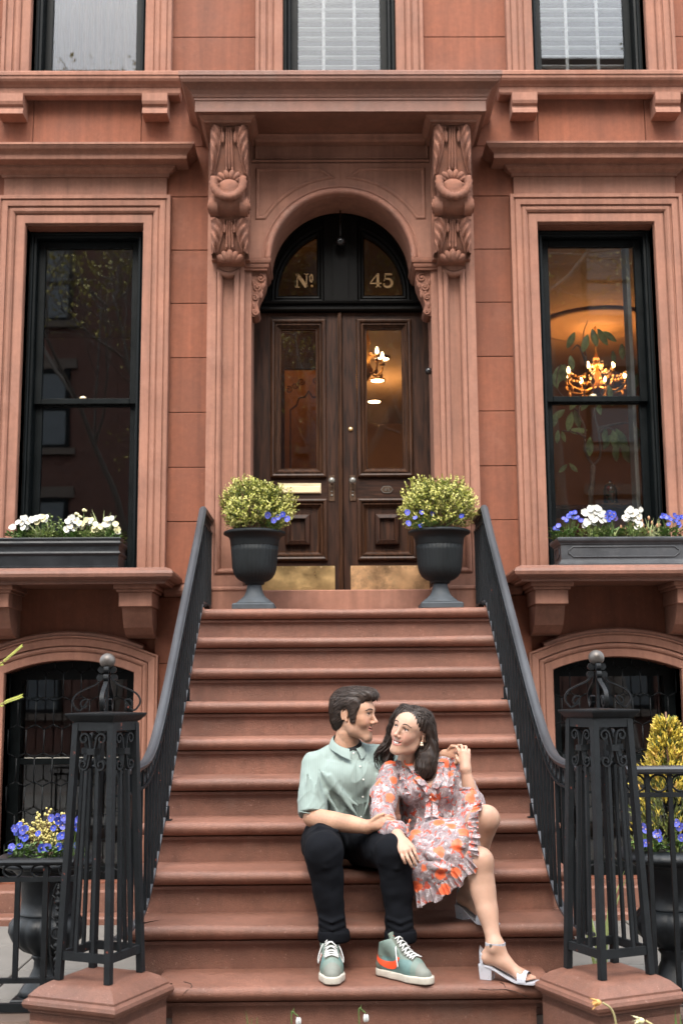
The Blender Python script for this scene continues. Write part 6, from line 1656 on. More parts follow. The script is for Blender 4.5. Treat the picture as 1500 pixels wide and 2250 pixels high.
def head_mesh(c, R, sc, female, skin, lip, smile):
    """head with face, built facing -y round the point between the ears, then turned by R"""
    f = Field((-.10, -.145, -.205), (.10, .125, .135), .0023)
    j = .9 if female else 1.0
    f.ell((0, .012, .040), (.0735, .092, .078), .0)
    f.ell((0, -.030, -.015), (.060*j+.002, .062, .082), .03)
    f.ell((0, -.055, .035), (.055, .036, .045), .03)
    for s in (-1, 1):
        f.cone((s*.050*j, .0, -.040), (s*.046*j, -.015, -.066 if not female else -.060), .020, .018, .025)
        f.cone((s*.046*j, -.015, -.066), (s*.014, -.072, -.094), .018, .016, .022)
        f.ell((s*.038*j, -.058, -.012), (.022, .022, .018), .022)
        if smile: f.ell((s*.036*j, -.068, -.030), (.017, .017, .017), .018)
        f.cone((s*.012, -.088, .032), (s*.040, -.070, .036), .0075 if not female else .005, .006, .012)
    zc_ = -.098 if not female else -.094; f.cone((-.008, -.076, zc_), (.008, -.076, zc_), .0165 if not female else .0118, .0165 if not female else .0118, .02)
    f.ell((0, -.070, -.062), (.027, .022, .026), .02)
    # eye hollows, nose, lips
    for s in (-1, 1): f.ell((s*.0305, -.098, .014), (.0155, .014, .0085), .012, sub=True)
    hu = .0044 if not female else .0050     # half opening of the eyes
    for s in (-1, 1):
        f.path([(s*(.0305+.0160*t), -.0865+.013*t*t+(.004*t if t > 0 else 0), .0138+hu*(1-t*t)+.0026) for t in np.linspace(-1, 1, 9)], [.0026+.0014*(1-t*t) for t in np.linspace(-1, 1, 9)], .003)
        f.path([(s*(.0305+.0155*t), -.0855+.013*t*t+(.004*t if t > 0 else 0), .0138-hu*.8*(1-t*t)-.0026) for t in np.linspace(-1, 1, 9)], [.0024+.0012*(1-t*t) for t in np.linspace(-1, 1, 9)], .003)
    nl = .0 if not female else -.003
    f.cone((0, -.084, .024), (0, -.112+(-nl)*1.4, -.020), .0075, .0095 if not female else .0085, .010)
    f.cone((0, -.100, -.022), (0, -.113-nl, -.021), .009, .0092, .006)
    for s in (-1, 1): f.ell((s*.0115, -.099, -.026), (.0072, .009, .007), .006)
    for s in (-1, 1): f.ell((s*.0065, -.106, -.0335), (.003, .005, .003), .002, sub=True)
    global MOUTH
    mw = (.0305 if female else .026) if smile else .022; cz = (.0105 if female else .006) if smile else .002
    def lipp(t, z0): return (mw*t, -.092+.020*t*t, z0+cz*t*t)
    T = np.linspace(-1, 1, 9)
    lr = .8 if female else .9; f.path([lipp(t, -.0495) for t in T], [(.0030+.0022*(1-t*t))*lr for t in T], .004)
    f.path([lipp(t*.92, (-.0650 if female else -.0610) if smile else -.058) for t in T], [(.0030+.0032*(1-t*t))*lr for t in T], .004)
    if smile: f.path([np.array(lipp(t*.95, -.0570 if female else -.0550))+np.array((0, -.004, 0)) for t in T], [.0010+(.0048 if female else .0028)*(1-t**2) for t in T], .0015, sub=True)
    else: f.path([np.array(lipp(t*.98, -.0540))+np.array((0, -.006, 0)) for t in T], [.0012+.0012*(1-t*t) for t in T], .0015, sub=True)
    # ears
    for s in (-1, 1):
        ring = [(s*(.070+.010*max(0, math.sin(a))*0+.006), .012+.016*math.cos(a)*.9+.004, .006+.028*math.sin(a)) for a in np.linspace(-.35*PI, 1.25*PI, 12)]
        f.ell((s*.0715, .014, .004), (.006, .016, .027), .006)
        f.path(ring, [.0038]*12, .003)
        f.ell((s*.0745, .004, -.022), (.0055, .007, .009), .004)
        f.ell((s*.081, .010, .002), (.0045, .008, .014), .003, sub=True)
    # neck
    f.cone((0, .022, -.05), (0, .045, -.20), .050 if not female else .043, .054 if not female else .046, .02)
    V, F = f.mesh(); V = relax(V, F, 1, .4)
    # colour of the skin itself: lips, flush, brows and beard shadow
    n = len(V); C = np.tile(np.array(skin), (n, 1)); x, y, z = V[:, 0], V[:, 1], V[:, 2]; ax = np.abs(x)
    C *= (1+.06*wnoise(V, 120, 3))[:, None]
    fl = np.exp(-(((ax-.040)/.018)**2+((z+.018)/.018)**2))*(y < -.03); C = C*(1-fl[:, None]*np.array([.0, .14, .12])*(1.2 if female else .8))
    nose = np.exp(-((ax/.016)**2+((z+.022)/.014)**2))*(y < -.085); C = C*(1-nose[:, None]*np.array([.0, .10, .10]))
    u = np.clip(ax/mw, 0, 1); zl = cz*u*u
    up = np.exp(-(((z-(-.0492+zl))/.0042)**2)**2)*(ax < mw*1.02)*(y < -.066); lo = np.exp(-(((z-((-.0655 if female else -.0615 if smile else -.0585)+zl))/.0052)**2)**2)*(ax < mw*.95)*(y < -.066)
    w = np.clip(up+lo, 0, 1)[:, None]; C = C*(1-w)+np.array(lip)*w
    inn = ((np.abs(z-(-.0570+zl)) < .0046) & (ax < mw*.9) & (y > -.094+.02*u*u) & (y < -.05)) if smile else np.zeros(n, bool); C[inn] = (.10, .025, .02)
    if not female:
        st = smooth(-.030, -.055, z)*smooth(.035, -.01, y)*(1-w[:, 0])*smooth(-.135, -.105, z); C = C*(1-st[:, None]*np.array([.36, .30, .24])*.55)
    for s in (-1, 1):
        lash = np.exp(-(((x-s*.0305)/.015)**4+((z-.0205)/.0028)**2))*(y < -.06); C = C*(1-.8*lash[:, None])
    eye_tone = np.exp(-(((ax-.0305)/.017)**4+((z-.014)/.011)**4))*(y < -.06); C = C*(1-.22*eye_tone[:, None])  # darker skin tone over the eye hollows
    W = (V*sc)@R.T+np.array(c)
    return W, F, C
def hpt(c, R, sc, p): return Vector(np.array(c)+R@(np.array(p)*sc))
def skin_mat(name, sss=.12):
    return mat(name, (1, 1, 1), .48, attr='Col', var=.05, vscale=60, bump=.12, bscale=500, sss=sss, spec=.4)
SKIN_M = skin_mat('tanned_skin'); SKIN_W = skin_mat('fair_skin')
EYEW = mat('eye_white', (.72, .68, .65), .25, var=0); IRIS = mat('brown_iris', (.03, .015, .01), .15, var=0); TEETH = mat('teeth', (.80, .76, .70), .3, var=0)
HAIR_M = mat('dark_brown_hair', (.026, .0150, .0102), .52, var=.6, vscale=120, coords='pos', spec=.4); HAIR_W = mat('black_brown_hair', (.023, .0132, .009), .5, var=.6, vscale=120, spec=.4)
def face_parts(c, R, sc, par, female, look, HK=None):
    hu = .0044 if not female else .0050
    for s in (-1, 1):
        m = MB(); m.ball(hpt(c, R, sc, (s*.0305, -.0745, .0138)), .0118*sc, 14, 10, 0); e = np.array((s*.0305, -.0745, .0138)); d = np.array(look, float); d /= np.linalg.norm(d)
        m.ball(hpt(c, R, sc, e+d*.0072), .0063*sc, 10, 8, 1, sc=(1, 1, 1)); m.build('eye', [EYEW, IRIS], par)
        b = MB(); P_ = [hpt(c, R, sc, (s*(.014+.034*t), -.0985+.024*t*t, .0325+(.003 if female else 0)+.0075*math.sin(PI*min(1, t*1.1))-.003*t)) for t in np.linspace(0, 1, 8)]
        if HK: P_ = [Vector(HK.snap(p, .0006)[0]) for p in P_]
        b.tube(P_, [(.0030 if not female else .0021)*sc*(1-.55*t)*(.7+.6*min(1, 3*t)) for t in np.linspace(0, 1, 8)], 6); b.build('eyebrow', HAIR_M if not female else HAIR_W, par)
        l = MB(); P_ = [hpt(c, R, sc, (s*(.0305+.0165*t), -.0900+.012*t*t+(.004*t if t > 0 else 0), .0138+hu*(1-t*t)+.0006)) for t in np.linspace(-1, 1, 9)]
        l.tube(P_, .0015*sc if female else .0011*sc, 5); l.build('eyelashes', HAIR_W, par)
def lock(m, pts, r0, r1=None, n=5, flat=.5, seg=4, mi=0):
    P = bez([Vector(p) for p in pts], seg); N = len(P); r1 = r0*.25 if r1 is None else r1
    m.tube(P, [(r0+(r1-r0)*(i/(N-1))**1.5)*(1 if i else .6) for i in range(N)], n, mi, flat=flat)
def finger(f, pts, r, k=.004): f.path(pts, [r*(1-.28*i/(len(pts)-1)) for i in range(len(pts))], k)

from mathutils.kdtree import KDTree
class HairCap:
    """keeps locks on the surface of the solid hair mass"""
    def __init__(s, V, F):
        s.V = V; s.N = vnormals(V, F); s.k = KDTree(len(V))
        for i, p in enumerate(V): s.k.insert(p, i)
        s.k.balance()
    def snap(s, p, off): q, i, d = s.k.find(Vector(p)); return s.V[i]+s.N[i]*off, s.N[i]
    def flow(s, p, fn, n, step, off):
        p, N = s.snap(p, off*.2); out = [p-N*.0015]
        for j in range(n):
            d = np.array(fn(p), float); d = d-N*(d@N); d /= np.linalg.norm(d)+1e-9
            p, N = s.snap(p+d*step, off*(1 if j < n-1 else .2)); out.append(p)
        return out
def proj(V):
    d = np.asarray(V, float)-np.array(CAM_POS); z = d@np.array(_fw)
    return 750+CAM_F*(d@np.array(_rt))/z, 1125-CAM_F*(d@np.array(_up))/z, z
class Surf:
    """finds the point of a mesh nearest the street under a photo position"""
    def __init__(s, V): s.V = np.asarray(V); s.x, s.y, s.z = proj(s.V)
    def __call__(s, px, py, r=5, off=.002):
        for rr in (r, r*2, r*5, r*14):
            k = np.where((np.abs(s.x-px) < rr) & (np.abs(s.y-py) < rr))[0]
            if len(k): break
        i = k[np.argmin(s.z[k])]; a = at(px, py, s.V[i, 1]); d = (CAM_POS-a).normalized(); return a+d*off
def A(px, py, Y): return np.array(at(px, py, Y))
def join(parts):
    Vs, Fs, Cs = [], [], []; n = 0
    for V, F, C in parts: Vs.append(V); Fs.append(F+n); Cs.append(C); n += len(V)
    return np.concatenate(Vs), np.concatenate(Fs), np.concatenate(Cs)
def skin_cols(V, base, seed, flush=()):
    C = np.tile(np.array(base), (len(V), 1))*(1+.06*wnoise(V, 60, seed))[:, None]
    for p, r, a in flush: w = np.exp(-(np.linalg.norm(V-np.array(p), axis=1)/r)**2)[:, None]; C = C*(1-w*np.array([.02, .16, .16])*a)
    return C
def cloth_mat(name, kind):
    m = bpy.data.materials.new(name); m.use_nodes = True; nt = m.node_tree; N = nt.nodes.new; Lk = nt.links.new; b = nt.nodes['Principled BSDF']
    g = N('ShaderNodeNewGeometry'); P = g.outputs['Position']
    def ramp(fac, stops):
        r = N('ShaderNodeValToRGB'); e = r.color_ramp.elements
        while len(e) < len(stops): e.new(.5)
        for q, (p, c) in zip(e, stops): q.position = p; q.color = (*c, 1)
        Lk(fac, r.inputs['Fac']); return r.outputs['Color']
    def mixc(f, a, bb, mode='MIX'):
        x = N('ShaderNodeMix'); x.data_type = 'RGBA'; x.blend_type = mode
        if isinstance(f, float): x.inputs['Factor'].default_value = f
        else: Lk(f, x.inputs['Factor'])
        Lk(a, x.inputs['A']); Lk(bb, x.inputs['B']); return x.outputs['Result']
    if kind == 'shirt':
        w = N('ShaderNodeTexWave'); w.wave_type = 'BANDS'; w.bands_direction = 'X'; w.inputs['Scale'].default_value = 40; w.inputs['Distortion'].default_value = .6; w.inputs['Detail'].default_value = 1; w.inputs['Detail Scale'].default_value = .5
        Lk(P, w.inputs['Vector']); c = ramp(w.outputs['Fac'], [(.0, (.205, .265, .242)), (.6, (.212, .272, .248)), (.9, (.228, .285, .262)), (1, (.26, .31, .29))])
        b.inputs['Roughness'].default_value = .8; b.inputs['Sheen Weight'].default_value = .1
        n = N('ShaderNodeTexNoise'); n.inputs['Scale'].default_value = 900; n.inputs['Detail'].default_value = 1
    else:
        n0 = N('ShaderNodeTexNoise'); n0.inputs['Scale'].default_value = 26; n0.inputs['Detail'].default_value = 5; n0.inputs['Roughness'].default_value = .65; n0.inputs['Distortion'].default_value = 1.2; Lk(P, n0.inputs['Vector'])
        base = ramp(n0.outputs['Fac'], [(.30, (.06, .038, .042)), (.39, (.155, .105, .105)), (.46, (.25, .195, .21)), (.53, (.21, .155, .145)), (.57, (.47, .43, .455)), (.63, (.23, .175, .165)), (.70, (.50, .46, .47)), (.8, (.20, .14, .13))])
        # small rust marks
        n1 = N('ShaderNodeTexNoise'); n1.inputs['Scale'].default_value = 42; n1.inputs['Detail'].default_value = 3; n1.inputs['Distortion'].default_value = .8; Lk(P, n1.inputs['Vector'])
        k1 = ramp(n1.outputs['Fac'], [(.57, (0, 0, 0)), (.60, (1, 1, 1))]); rust = N('ShaderNodeRGB'); rust.outputs[0].default_value = (.42, .055, .025, 1); c = mixc(k1, base, rust.outputs[0])
        # dark sketchy lines
        v2 = N('ShaderNodeTexVoronoi'); v2.feature = 'DISTANCE_TO_EDGE'; v2.inputs['Scale'].default_value = 30; dm = N('ShaderNodeVectorMath'); dm.operation = 'ADD'; sc2 = N('ShaderNodeVectorMath'); sc2.operation = 'SCALE'; sc2.inputs['Scale'].default_value = .035
        Lk(n0.outputs['Color'], sc2.inputs[0]); Lk(P, dm.inputs[0]); Lk(sc2.outputs['Vector'], dm.inputs[1]); Lk(dm.outputs['Vector'], v2.inputs['Vector'])
        k2 = ramp(v2.outputs['Distance'], [(.0, (.30, .30, .30)), (.05, (0, 0, 0))]); dk = N('ShaderNodeRGB'); dk.outputs[0].default_value = (.09, .055, .065, 1); c = mixc(k2, c, dk.outputs[0])
        # big orange blossoms
        v = N('ShaderNodeTexVoronoi'); v.inputs['Scale'].default_value = 12.5; v.inputs['Randomness'].default_value = .7; dm3 = N('ShaderNodeVectorMath'); dm3.operation = 'ADD'; sc3 = N('ShaderNodeVectorMath'); sc3.operation = 'SCALE'; sc3.inputs['Scale'].default_value = .012; Lk(n0.outputs['Color'], sc3.inputs[0]); Lk(P, dm3.inputs[0]); Lk(sc3.outputs['Vector'], dm3.inputs[1]); Lk(dm3.outputs['Vector'], v.inputs['Vector'])
        sp = N('ShaderNodeSeparateColor'); Lk(v.outputs['Color'], sp.inputs[0]); gt = N('ShaderNodeMath'); gt.operation = 'GREATER_THAN'; gt.inputs[1].default_value = .12; Lk(sp.outputs[0], gt.inputs[0])
        n3 = N('ShaderNodeTexNoise'); n3.inputs['Scale'].default_value = 60; Lk(P, n3.inputs['Vector']); ad = N('ShaderNodeMath'); ad.operation = 'MULTIPLY_ADD'; ad.inputs[1].default_value = .22; Lk(n3.outputs['Fac'], ad.inputs[0]); Lk(v.outputs['Distance'], ad.inputs[2])
        k3 = ramp(ad.outputs[0], [(.0, (1, 1, 1)), (.405, (1, 1, 1)), (.435, (0, 0, 0))]); mu = N('ShaderNodeMath'); mu.operation = 'MULTIPLY'; Lk(k3, mu.inputs[0]); Lk(gt.outputs[0], mu.inputs[1])
        fl = ramp(ad.outputs[0], [(.08, (.12, .015, .01)), (.15, (.45, .045, .015)), (.26, (.70, .10, .025)), (.44, (.62, .15, .06))]); c = mixc(mu.outputs[0], c, fl)
        b.inputs['Roughness'].default_value = .55; b.inputs['Sheen Weight'].default_value = .15
        n = N('ShaderNodeTexNoise'); n.inputs['Scale'].default_value = 70; n.inputs['Detail'].default_value = 4
    Lk(P, n.inputs['Vector']); bp = N('ShaderNodeBump'); bp.inputs['Strength'].default_value = .3; bp.inputs['Distance'].default_value = .002 if kind == 'shirt' else .008; Lk(n.outputs['Fac'], bp.inputs['Height']); Lk(bp.outputs['Normal'], b.inputs['Normal'])
    Lk(c, b.inputs['Base Color']); return m
SHIRT = cloth_mat('mint_striped_cotton', 'shirt'); DRESS = cloth_mat('floral_chiffon', 'dress')
PANTS = mat('black_denim', (.0042, .0048, .0068), .9, var=.25, vscale=90, bump=.25, bscale=600, spec=.12)
TEE = mat('black_tee', (.008, .008, .009), .85)
BUTTON = mat('pearl_button', (.72, .70, .64), .35)

# ------------------------------------------------------------------ THE MAN
man = thing('person', 'man in mint shirt, black jeans and green sneakers, seated on the steps beside the woman', 'person', (-.03, -2.45, .178))
MS = (.44, .245, .16); MLIP = (.42, .17, .125)
hM = np.array(A(777, 1573, -2.290)); RM = rotm(rad(66), rad(-4), rad(2)); scM = .95
V0, F0, C0 = head_mesh(hM, RM, scM, False, MS, MLIP, True)
mB = Field((-.30, -2.80, .52), (.58, -2.05, 1.12), .0036)
shA, elA, wrA = np.array((-.158, -2.30, .966)), A(686, 1796, -2.415), A(806, 1817, -2.60)
shB, elB, wrB = np.array((.145, -2.215, .99)), np.array((.34, -2.10, .90)), A(978, 1661, -2.285)
mB.path([shA, (shA+elA)/2+np.array((-.005, 0, 0)), elA], [.048, .043, .038], .01)
mB.path([elA, elA*.7+wrA*.3+np.array((0, -.005, -.004)), elA*.35+wrA*.65, wrA], [.038, .0415, .035, .0265], .01, axis=(0, .3, 1), q=1.08)
# hand laid over her forearm: palm, four fingers, thumb
hp = A(832, 1812, -2.625); kn = [A(838, 1797, -2.625), A(843, 1802, -2.636), A(845, 1809, -2.643), A(843, 1817, -2.643)]
for q in kn: mB.cone(wrA, q, .020, .0115, .012)
tips = [(A(852, 1793, -2.62), A(864, 1797, -2.60)), (A(857, 1800, -2.632), A(868, 1806, -2.612)), (A(858, 1808, -2.64), A(868, 1815, -2.622)), (A(855, 1817, -2.64), A(862, 1823, -2.625))]
for q, (a, b) in zip(kn, tips): finger(mB, [q, a, b], .0092)
finger(mB, [A(815, 1806, -2.62), A(828, 1795, -2.63), A(842, 1789, -2.635)], .0105)
# the other arm passes behind her; only the hand on her shoulder shows
mB.path([shB, elB, wrB], [.05, .042, .027], .01)
k2 = [A(1003, 1646, -2.335), A(1004, 1653, -2.342), A(1002, 1660, -2.345), A(998, 1667, -2.342)]
for q in k2: mB.cone(wrB, q, .022, .012, .012)
for q, (a, b) in zip(k2, [(A(1014, 1650, -2.352), A(1017, 1661, -2.362)), (A(1013, 1659, -2.358), A(1012, 1670, -2.366)), (A(1007, 1669, -2.358), A(1003, 1678, -2.362)), (A(999, 1676, -2.352), A(994, 1683, -2.355))]): finger(mB, [q, a, b], .0092)
finger(mB, [A(985, 1650, -2.31), A(992, 1640, -2.33), A(1003, 1640, -2.345)], .0105)
# trunk and neck under the clothes
mB.path([(-.03, -2.24, .62), (-.022, -2.245, .80), (-.016, -2.26, .94), (-.012, -2.255, 1.00)], [.10, .10, .10, .07], .03, axis=(1, 0, 0), q=1.3)
mB.cone((-.012, -2.255, 1.0), hM+np.array((-.028, .0, -.075)), .056, .047, .02)
V1, F1 = mB.mesh(); V1 = relax(V1, F1, 1, .5)
C1 = skin_cols(V1, MS, 4, [(q, .014, 1) for q in kn+k2])
hairs = smooth(.15, .5, np.clip(wnoise(V1*np.array([1, 1, 2.5]), 220, 9), 0, 1)); C1 *= (1-.10*hairs)[:, None]
V, F, C = join([(V0, F0, C0), (V1, F1, C1)])
mbody = emit_mesh('body', V, F, SKIN_M, man, col=C)
face_parts(hM, RM, scM, man, False, (.12, -.9, .02), HairCap(V0, F0))
m = MB(); P_ = [hpt(hM, RM, scM, (.020*t, -.0815+.017*t*t, -.0535+.006*t*t)) for t in np.linspace(-1, 1, 9)]; m.tube(P_, .0030*scM, 6); m.build('teeth', TEETH, man)
# hair: a swept cap and locks over it
fh = Field((-.13, -.15, -.13), (.13, .145, .17), .0032)
fh.ell((0, .022, .052), (.083, .100, .082), .0)
fh.ell((0, -.028, .092), (.066, .062, .040), .03); fh.ell((.010, -.060, .108), (.052, .036, .024), .025); fh.cone((-.03, -.082, .100), (.035, -.084, .105), .018, .018, .02)
fh.ell((0, .060, -.01), (.066, .052, .070), .03)
for s in (-1, 1): fh.ell((s*.068, -.012, .040), (.016, .034, .040), .02); fh.cone((s*.0705, -.024, .020), (s*.0685, -.028, -.026), .0085, .0065, .01, axis=(0, 1, 0), q=1.5); fh.ell((s*.080, .012, -.002), (.012, .018, .033), .006, sub=True)
fh.ell((0, -.072, .030), (.060, .040, .052), .012, sub=True); fh.ell((0, -.05, -.05), (.075, .062, .070), .015, sub=True)
for s in (-1, 1): fh.cone((s*.0705, -.024, .020), (s*.0685, -.027, -.024), .0085, .0065, .01, axis=(0, 1, 0), q=1.5)
fh.ell((0, .045, -.115), (.08, .08, .045), .01, sub=True)
Vh, Fh = fh.mesh(); Nh = vnormals(Vh, Fh)
ph = Vh[:, 0]*95+.9*np.sin(Vh[:, 1]*40)+Vh[:, 2]*45; Vh = Vh+Nh*(.0010*np.sin(ph*2.2)+.0010*wnoise(Vh, 130, 5))[:, None]
hairM = emit_mesh('hair', (Vh*scM)@RM.T+hM, Fh, HAIR_M, man)
random.seed(77); m = MB(); HC = HairCap(Vh, Fh); ks = [i for i in range(len(Vh)) if Vh[i, 2] > -.06 or Vh[i, 1] > .03]
def mflow(p):
    if p[2] > .085: return (.30-.2*(p[0] > .0), .9 if p[1] > -.075 else .5, .25 if p[1] < -.04 else -.1)      # top: swept back and over
    if p[1] > .075: return (-.25*np.sign(p[0]), .1, -1)                        # nape: down
    return (0, .75, -.62)                                                     # sides: back and down
for i in range(1700):
    p = Vh[random.choice(ks)]; w_ = random.uniform(.0010, .0021)
    P_ = HC.flow(p, mflow, random.choice((3, 4, 5)), .0115, .0006+random.random()*.0014); lock(m, [hpt(hM, RM, scM, q) for q in P_], w_, .0006, n=5, flat=.5, seg=3)
for i in range(170):  # flyaway strands
    p = Vh[random.choice(ks)]; P_ = HC.flow(p, mflow, 4, .012, .002+random.random()*.004); lock(m, [hpt(hM, RM, scM, q) for q in P_], .0007, .0003, n=3, flat=1, seg=3)
for i in range(14):  # loose bits over the forehead
    x0 = random.uniform(-.05, .05); lock(m, [hpt(hM, RM, scM, p) for p in [(x0, -.088, .106), (x0+random.uniform(-.012, .012), -.104, .096), (x0+random.uniform(-.02, .02), -.101, .074)]], .0022, n=4)
tag(m.build('hair_locks', HAIR_M, man, fix=False), kind='stuff')
# shirt
fs = Field((-.32, -2.56, .53), (.36, -2.04, 1.14), .0042)
fs.path([(-.032, -2.245, .60), (-.028, -2.245, .68), (-.024, -2.255, .78), (-.018, -2.272, .90), (-.014, -2.262, .965)], [.124, .122, .118, .120, .092], .03, axis=(1, 0, 0), q=1.36)
for s, q in ((-1, shA), (1, shB)): fs.cone((-.012+s*.03, -2.25, 1.028), q+np.array((0, 0, .006)), .042, .049, .035)
fs.ell((-.07, -2.345, .915), (.075, .05, .06), .04); fs.ell((.045, -2.345, .915), (.075, .05, .06), .04)
slA = A(688, 1790, -2.415)
fs.path([shA, (shA+slA)/2+np.array((-.006, -.004, 0)), slA+np.array((0, -.004, -.02))], [.056, .057, .060], .022, axis=(1, .3, 0), q=1.06)
fs.path([shB, np.array((.25, -2.16, .935)), np.array((.30, -2.13, .91))], [.062, .058, .056], .02)
# drag folds across the front and at the armpit
def fold(f, pts, r, k=.018, Y=None, sub=False): f.path(pts, [r*.4]+[r]*(len(pts)-2)+[r*.4], k, sub=sub)
for pts, Yf in (([(700, 1690), (740, 1735), (785, 1770)], -2.395), ([(725, 1705), (760, 1760), (790, 1800)], -2.40), ([(715, 1740), (745, 1790), (785, 1820)], -2.395), ([(735, 1790), (770, 1815), (815, 1825)], -2.385), ([(830, 1700), (815, 1745), (800, 1790)], -2.375), ([(705, 1800), (740, 1830), (790, 1842)], -2.375), ([(675, 1700), (680, 1740), (690, 1775)], -2.41), ([(700, 1705), (698, 1740), (712, 1772)], -2.42)):
    fold(fs, [A(x, y, Yf) for x, y in pts], .0105)
for pts, Yf in (([(712, 1700), (728, 1740), (735, 1790)], -2.43), ([(745, 1720), (780, 1790), (812, 1812)], -2.415), ([(728, 1770), (760, 1806), (800, 1835)], -2.41)): fold(fs, [A(x, y, Yf) for x, y in pts], .008, sub=True, k=.02)
fs.cut(slA, (elA-shA)); 
neckb = np.array((-.012, -2.275, 1.05))
fs.cone(neckb+np.array((-.02, .03, -.03)), neckb+np.array((.02, -.035, .12)), .054, .070, .008, sub=True)
fs.cone(A(788, 1645, -2.40), A(786, 1600, -2.38), .011, .030, .01, sub=True)
Vs, Fs_ = fs.mesh(); Vs = relax(Vs, Fs_, 2, .5); Ns = vnormals(Vs, Fs_); cre = 1-np.abs(wnoise((Vs-.3*Vs[:, [2, 0, 1]])*np.array([1.4, 1, .8]), 42, 18)); Vs = Vs+Ns*(.0017*wnoise(Vs*np.array([1, 1, .7]), 55, 12)+.0010*wnoise(Vs, 130, 13)+.0026*np.clip(cre, 0, 1)**3)[:, None]
keep = Vs[Fs_].mean(1); kz = (keep[:, 2] > .585+.05*smooth(-.16, .06, keep[:, 0])+.03*np.sin(keep[:, 0]*9)*0)
shirt = emit_mesh('shirt', Vs, Fs_[kz], SHIRT, man); SF = Surf(Vs)
# sleeve hem, collar, placket, buttons, undershirt
m = MB()
def sheet(m, e0, e1, th=.004):
    a = bez([Vector(p) for p in e0], 2); b = bez([Vector(p) for p in e1], 2); n = len(a); vs = []; 
    for i in range(n):
        for v in np.linspace(0, 1, 4): q = a[i].lerp(b[i], v); q = q+Vector((0, 0, .007*math.sin(PI*v))); vs.append(q)
    m.add(vs, [(i*4+j, (i+1)*4+j, (i+1)*4+j+1, i*4+j+1) for i in range(n-1) for j in range(3)], 0, True)
    o = len(vs); m.add([p+Vector((0, th, -th*.3)) for p in vs], [(i*4+j+1, (i+1)*4+j+1, (i+1)*4+j, i*4+j) for i in range(n-1) for j in range(3)], 0, True)
nc = np.array((-.012, -2.282, 1.076)); fd_ = math.atan2(-1, .38)
ci, co = [], []
for i in range(33):
    th = rad(14)+(2*PI-rad(28))*i/32; a_ = fd_+th; cf = .5+.5*math.cos(th); tipw = max(0, 1-min(th, 2*PI-th)/rad(62))
    ci.append(nc+np.array(((.063+.004*tipw)*math.cos(a_), (.063+.006*tipw)*math.sin(a_), .030-.066*cf)))
    ro = .082+.030*tipw**1.3; co.append(nc+np.array((ro*math.cos(a_), ro*math.sin(a_), -.004-.062*cf-.024*tipw**1.5)))
sheet(m, ci, co, th=.0035)
m.build('collar', SHIRT, man, fix=False)
m = MB(); pl = [SF(787+6*t-1*t*t*0, 1668+180*t, off=.0015) for t in np.linspace(0, 1, 16)]; 
for e in (-1, 1): m.tube([p+Vector((e*.013, .001, 0)) for p in pl], .0008, 5)
m.build('placket_seam', SHIRT, man)
for px, py in ((776, 1655), (791, 1684), (798, 1713), (797, 1751), (793, 1795), (792, 1830)):
    p = SF(px, py, off=.003) if py > 1660 else Vector(A(px, py, -2.43)); m = MB(); m.ball(p, .0042, 10, 6, sc=(1, .5, 1)); m.build('button', BUTTON, man)
m = MB(); hem = [SF(x, y, off=.001) for x, y in ((656, 1783), (672, 1786), (690, 1788), (706, 1788), (720, 1787))]; m.tube(hem, .0022, 5); m.build('sleeve_hem', SHIRT, man)
ft = Field((-.12, -2.42, .93), (.12, -2.15, 1.10), .004); ft.path([(-.012, -2.26, .95), (-.006, -2.262, 1.012), (-.003, -2.268, 1.036)], [.10, .070, .052], .02, axis=(1, 0, 0), q=1.1);  Vt, Ft = ft.mesh(); emit_mesh('undershirt', Vt, Ft, TEE, man)
# jeans
hipA, hipB = np.array((-.118, -2.285, .632)), np.array((.060, -2.285, .632)); knA, knB = np.array((-.116, -2.700, .648)), np.array((.170, -2.705, .640)); anA, anB = np.array((-.078, -2.690, .312)), np.array((.188, -2.715, .312))
fp = Field((-.30, -2.86, .25), (.36, -2.04, .80), .0046)
fp.path([(-.07, -2.225, .635), (.015, -2.225, .635)], [.112, .112], .03); fp.ell((-.03, -2.25, .69), (.16, .105, .07), .03)
for h_, k_, a_, dx in ((hipA, knA, anA, -1), (hipB, knB, anB, 1)):
    fp.path([h_, h_*.5+k_*.5+np.array((dx*.004, 0, .006)), k_], [.100, .088, .077], .03)
    fp.path([k_, k_*.62+a_*.38+np.array((0, .012, 0)), k_*.25+a_*.75+np.array((0, .008, 0)), a_], [.076, .066, .056, .0535], .02)
    # bunched folds behind and over the knee, and above the ankle
    for t, rr in ((.14, .006), (.78, .006), (.86, .008), (.93, .007), (.99, .008)):
        c_ = k_*(1-t)+a_*t; R_ = .078-.02*t
        fp.path([c_+np.array((-R_*.8, -.03, .012)), c_+np.array((0, -R_*.92, -.004)), c_+np.array((R_*.8, -.03, .010))], [.004, rr, .004], .012)
    for t in (.2, .45, .7):
        c_ = h_*(1-t)+k_*t; fp.path([c_+np.array((-.075, -.01, .045)), c_+np.array((-.02, -.045, .092)), c_+np.array((.06, -.03, .075))], [.004, .010, .004], .014)
Vp, Fp = fp.mesh(); Vp = relax(Vp, Fp, 1, .5); Np = vnormals(Vp, Fp); Vp = Vp+Np*(.0022*wnoise(Vp*np.array([1, 1, 1.6]), 42, 22)+.0010*wnoise(Vp, 120, 23))[:, None]
kp = Vp[Fp].mean(1)[:, 2] > .300
emit_mesh('jeans', Vp, Fp[kp], PANTS, man)
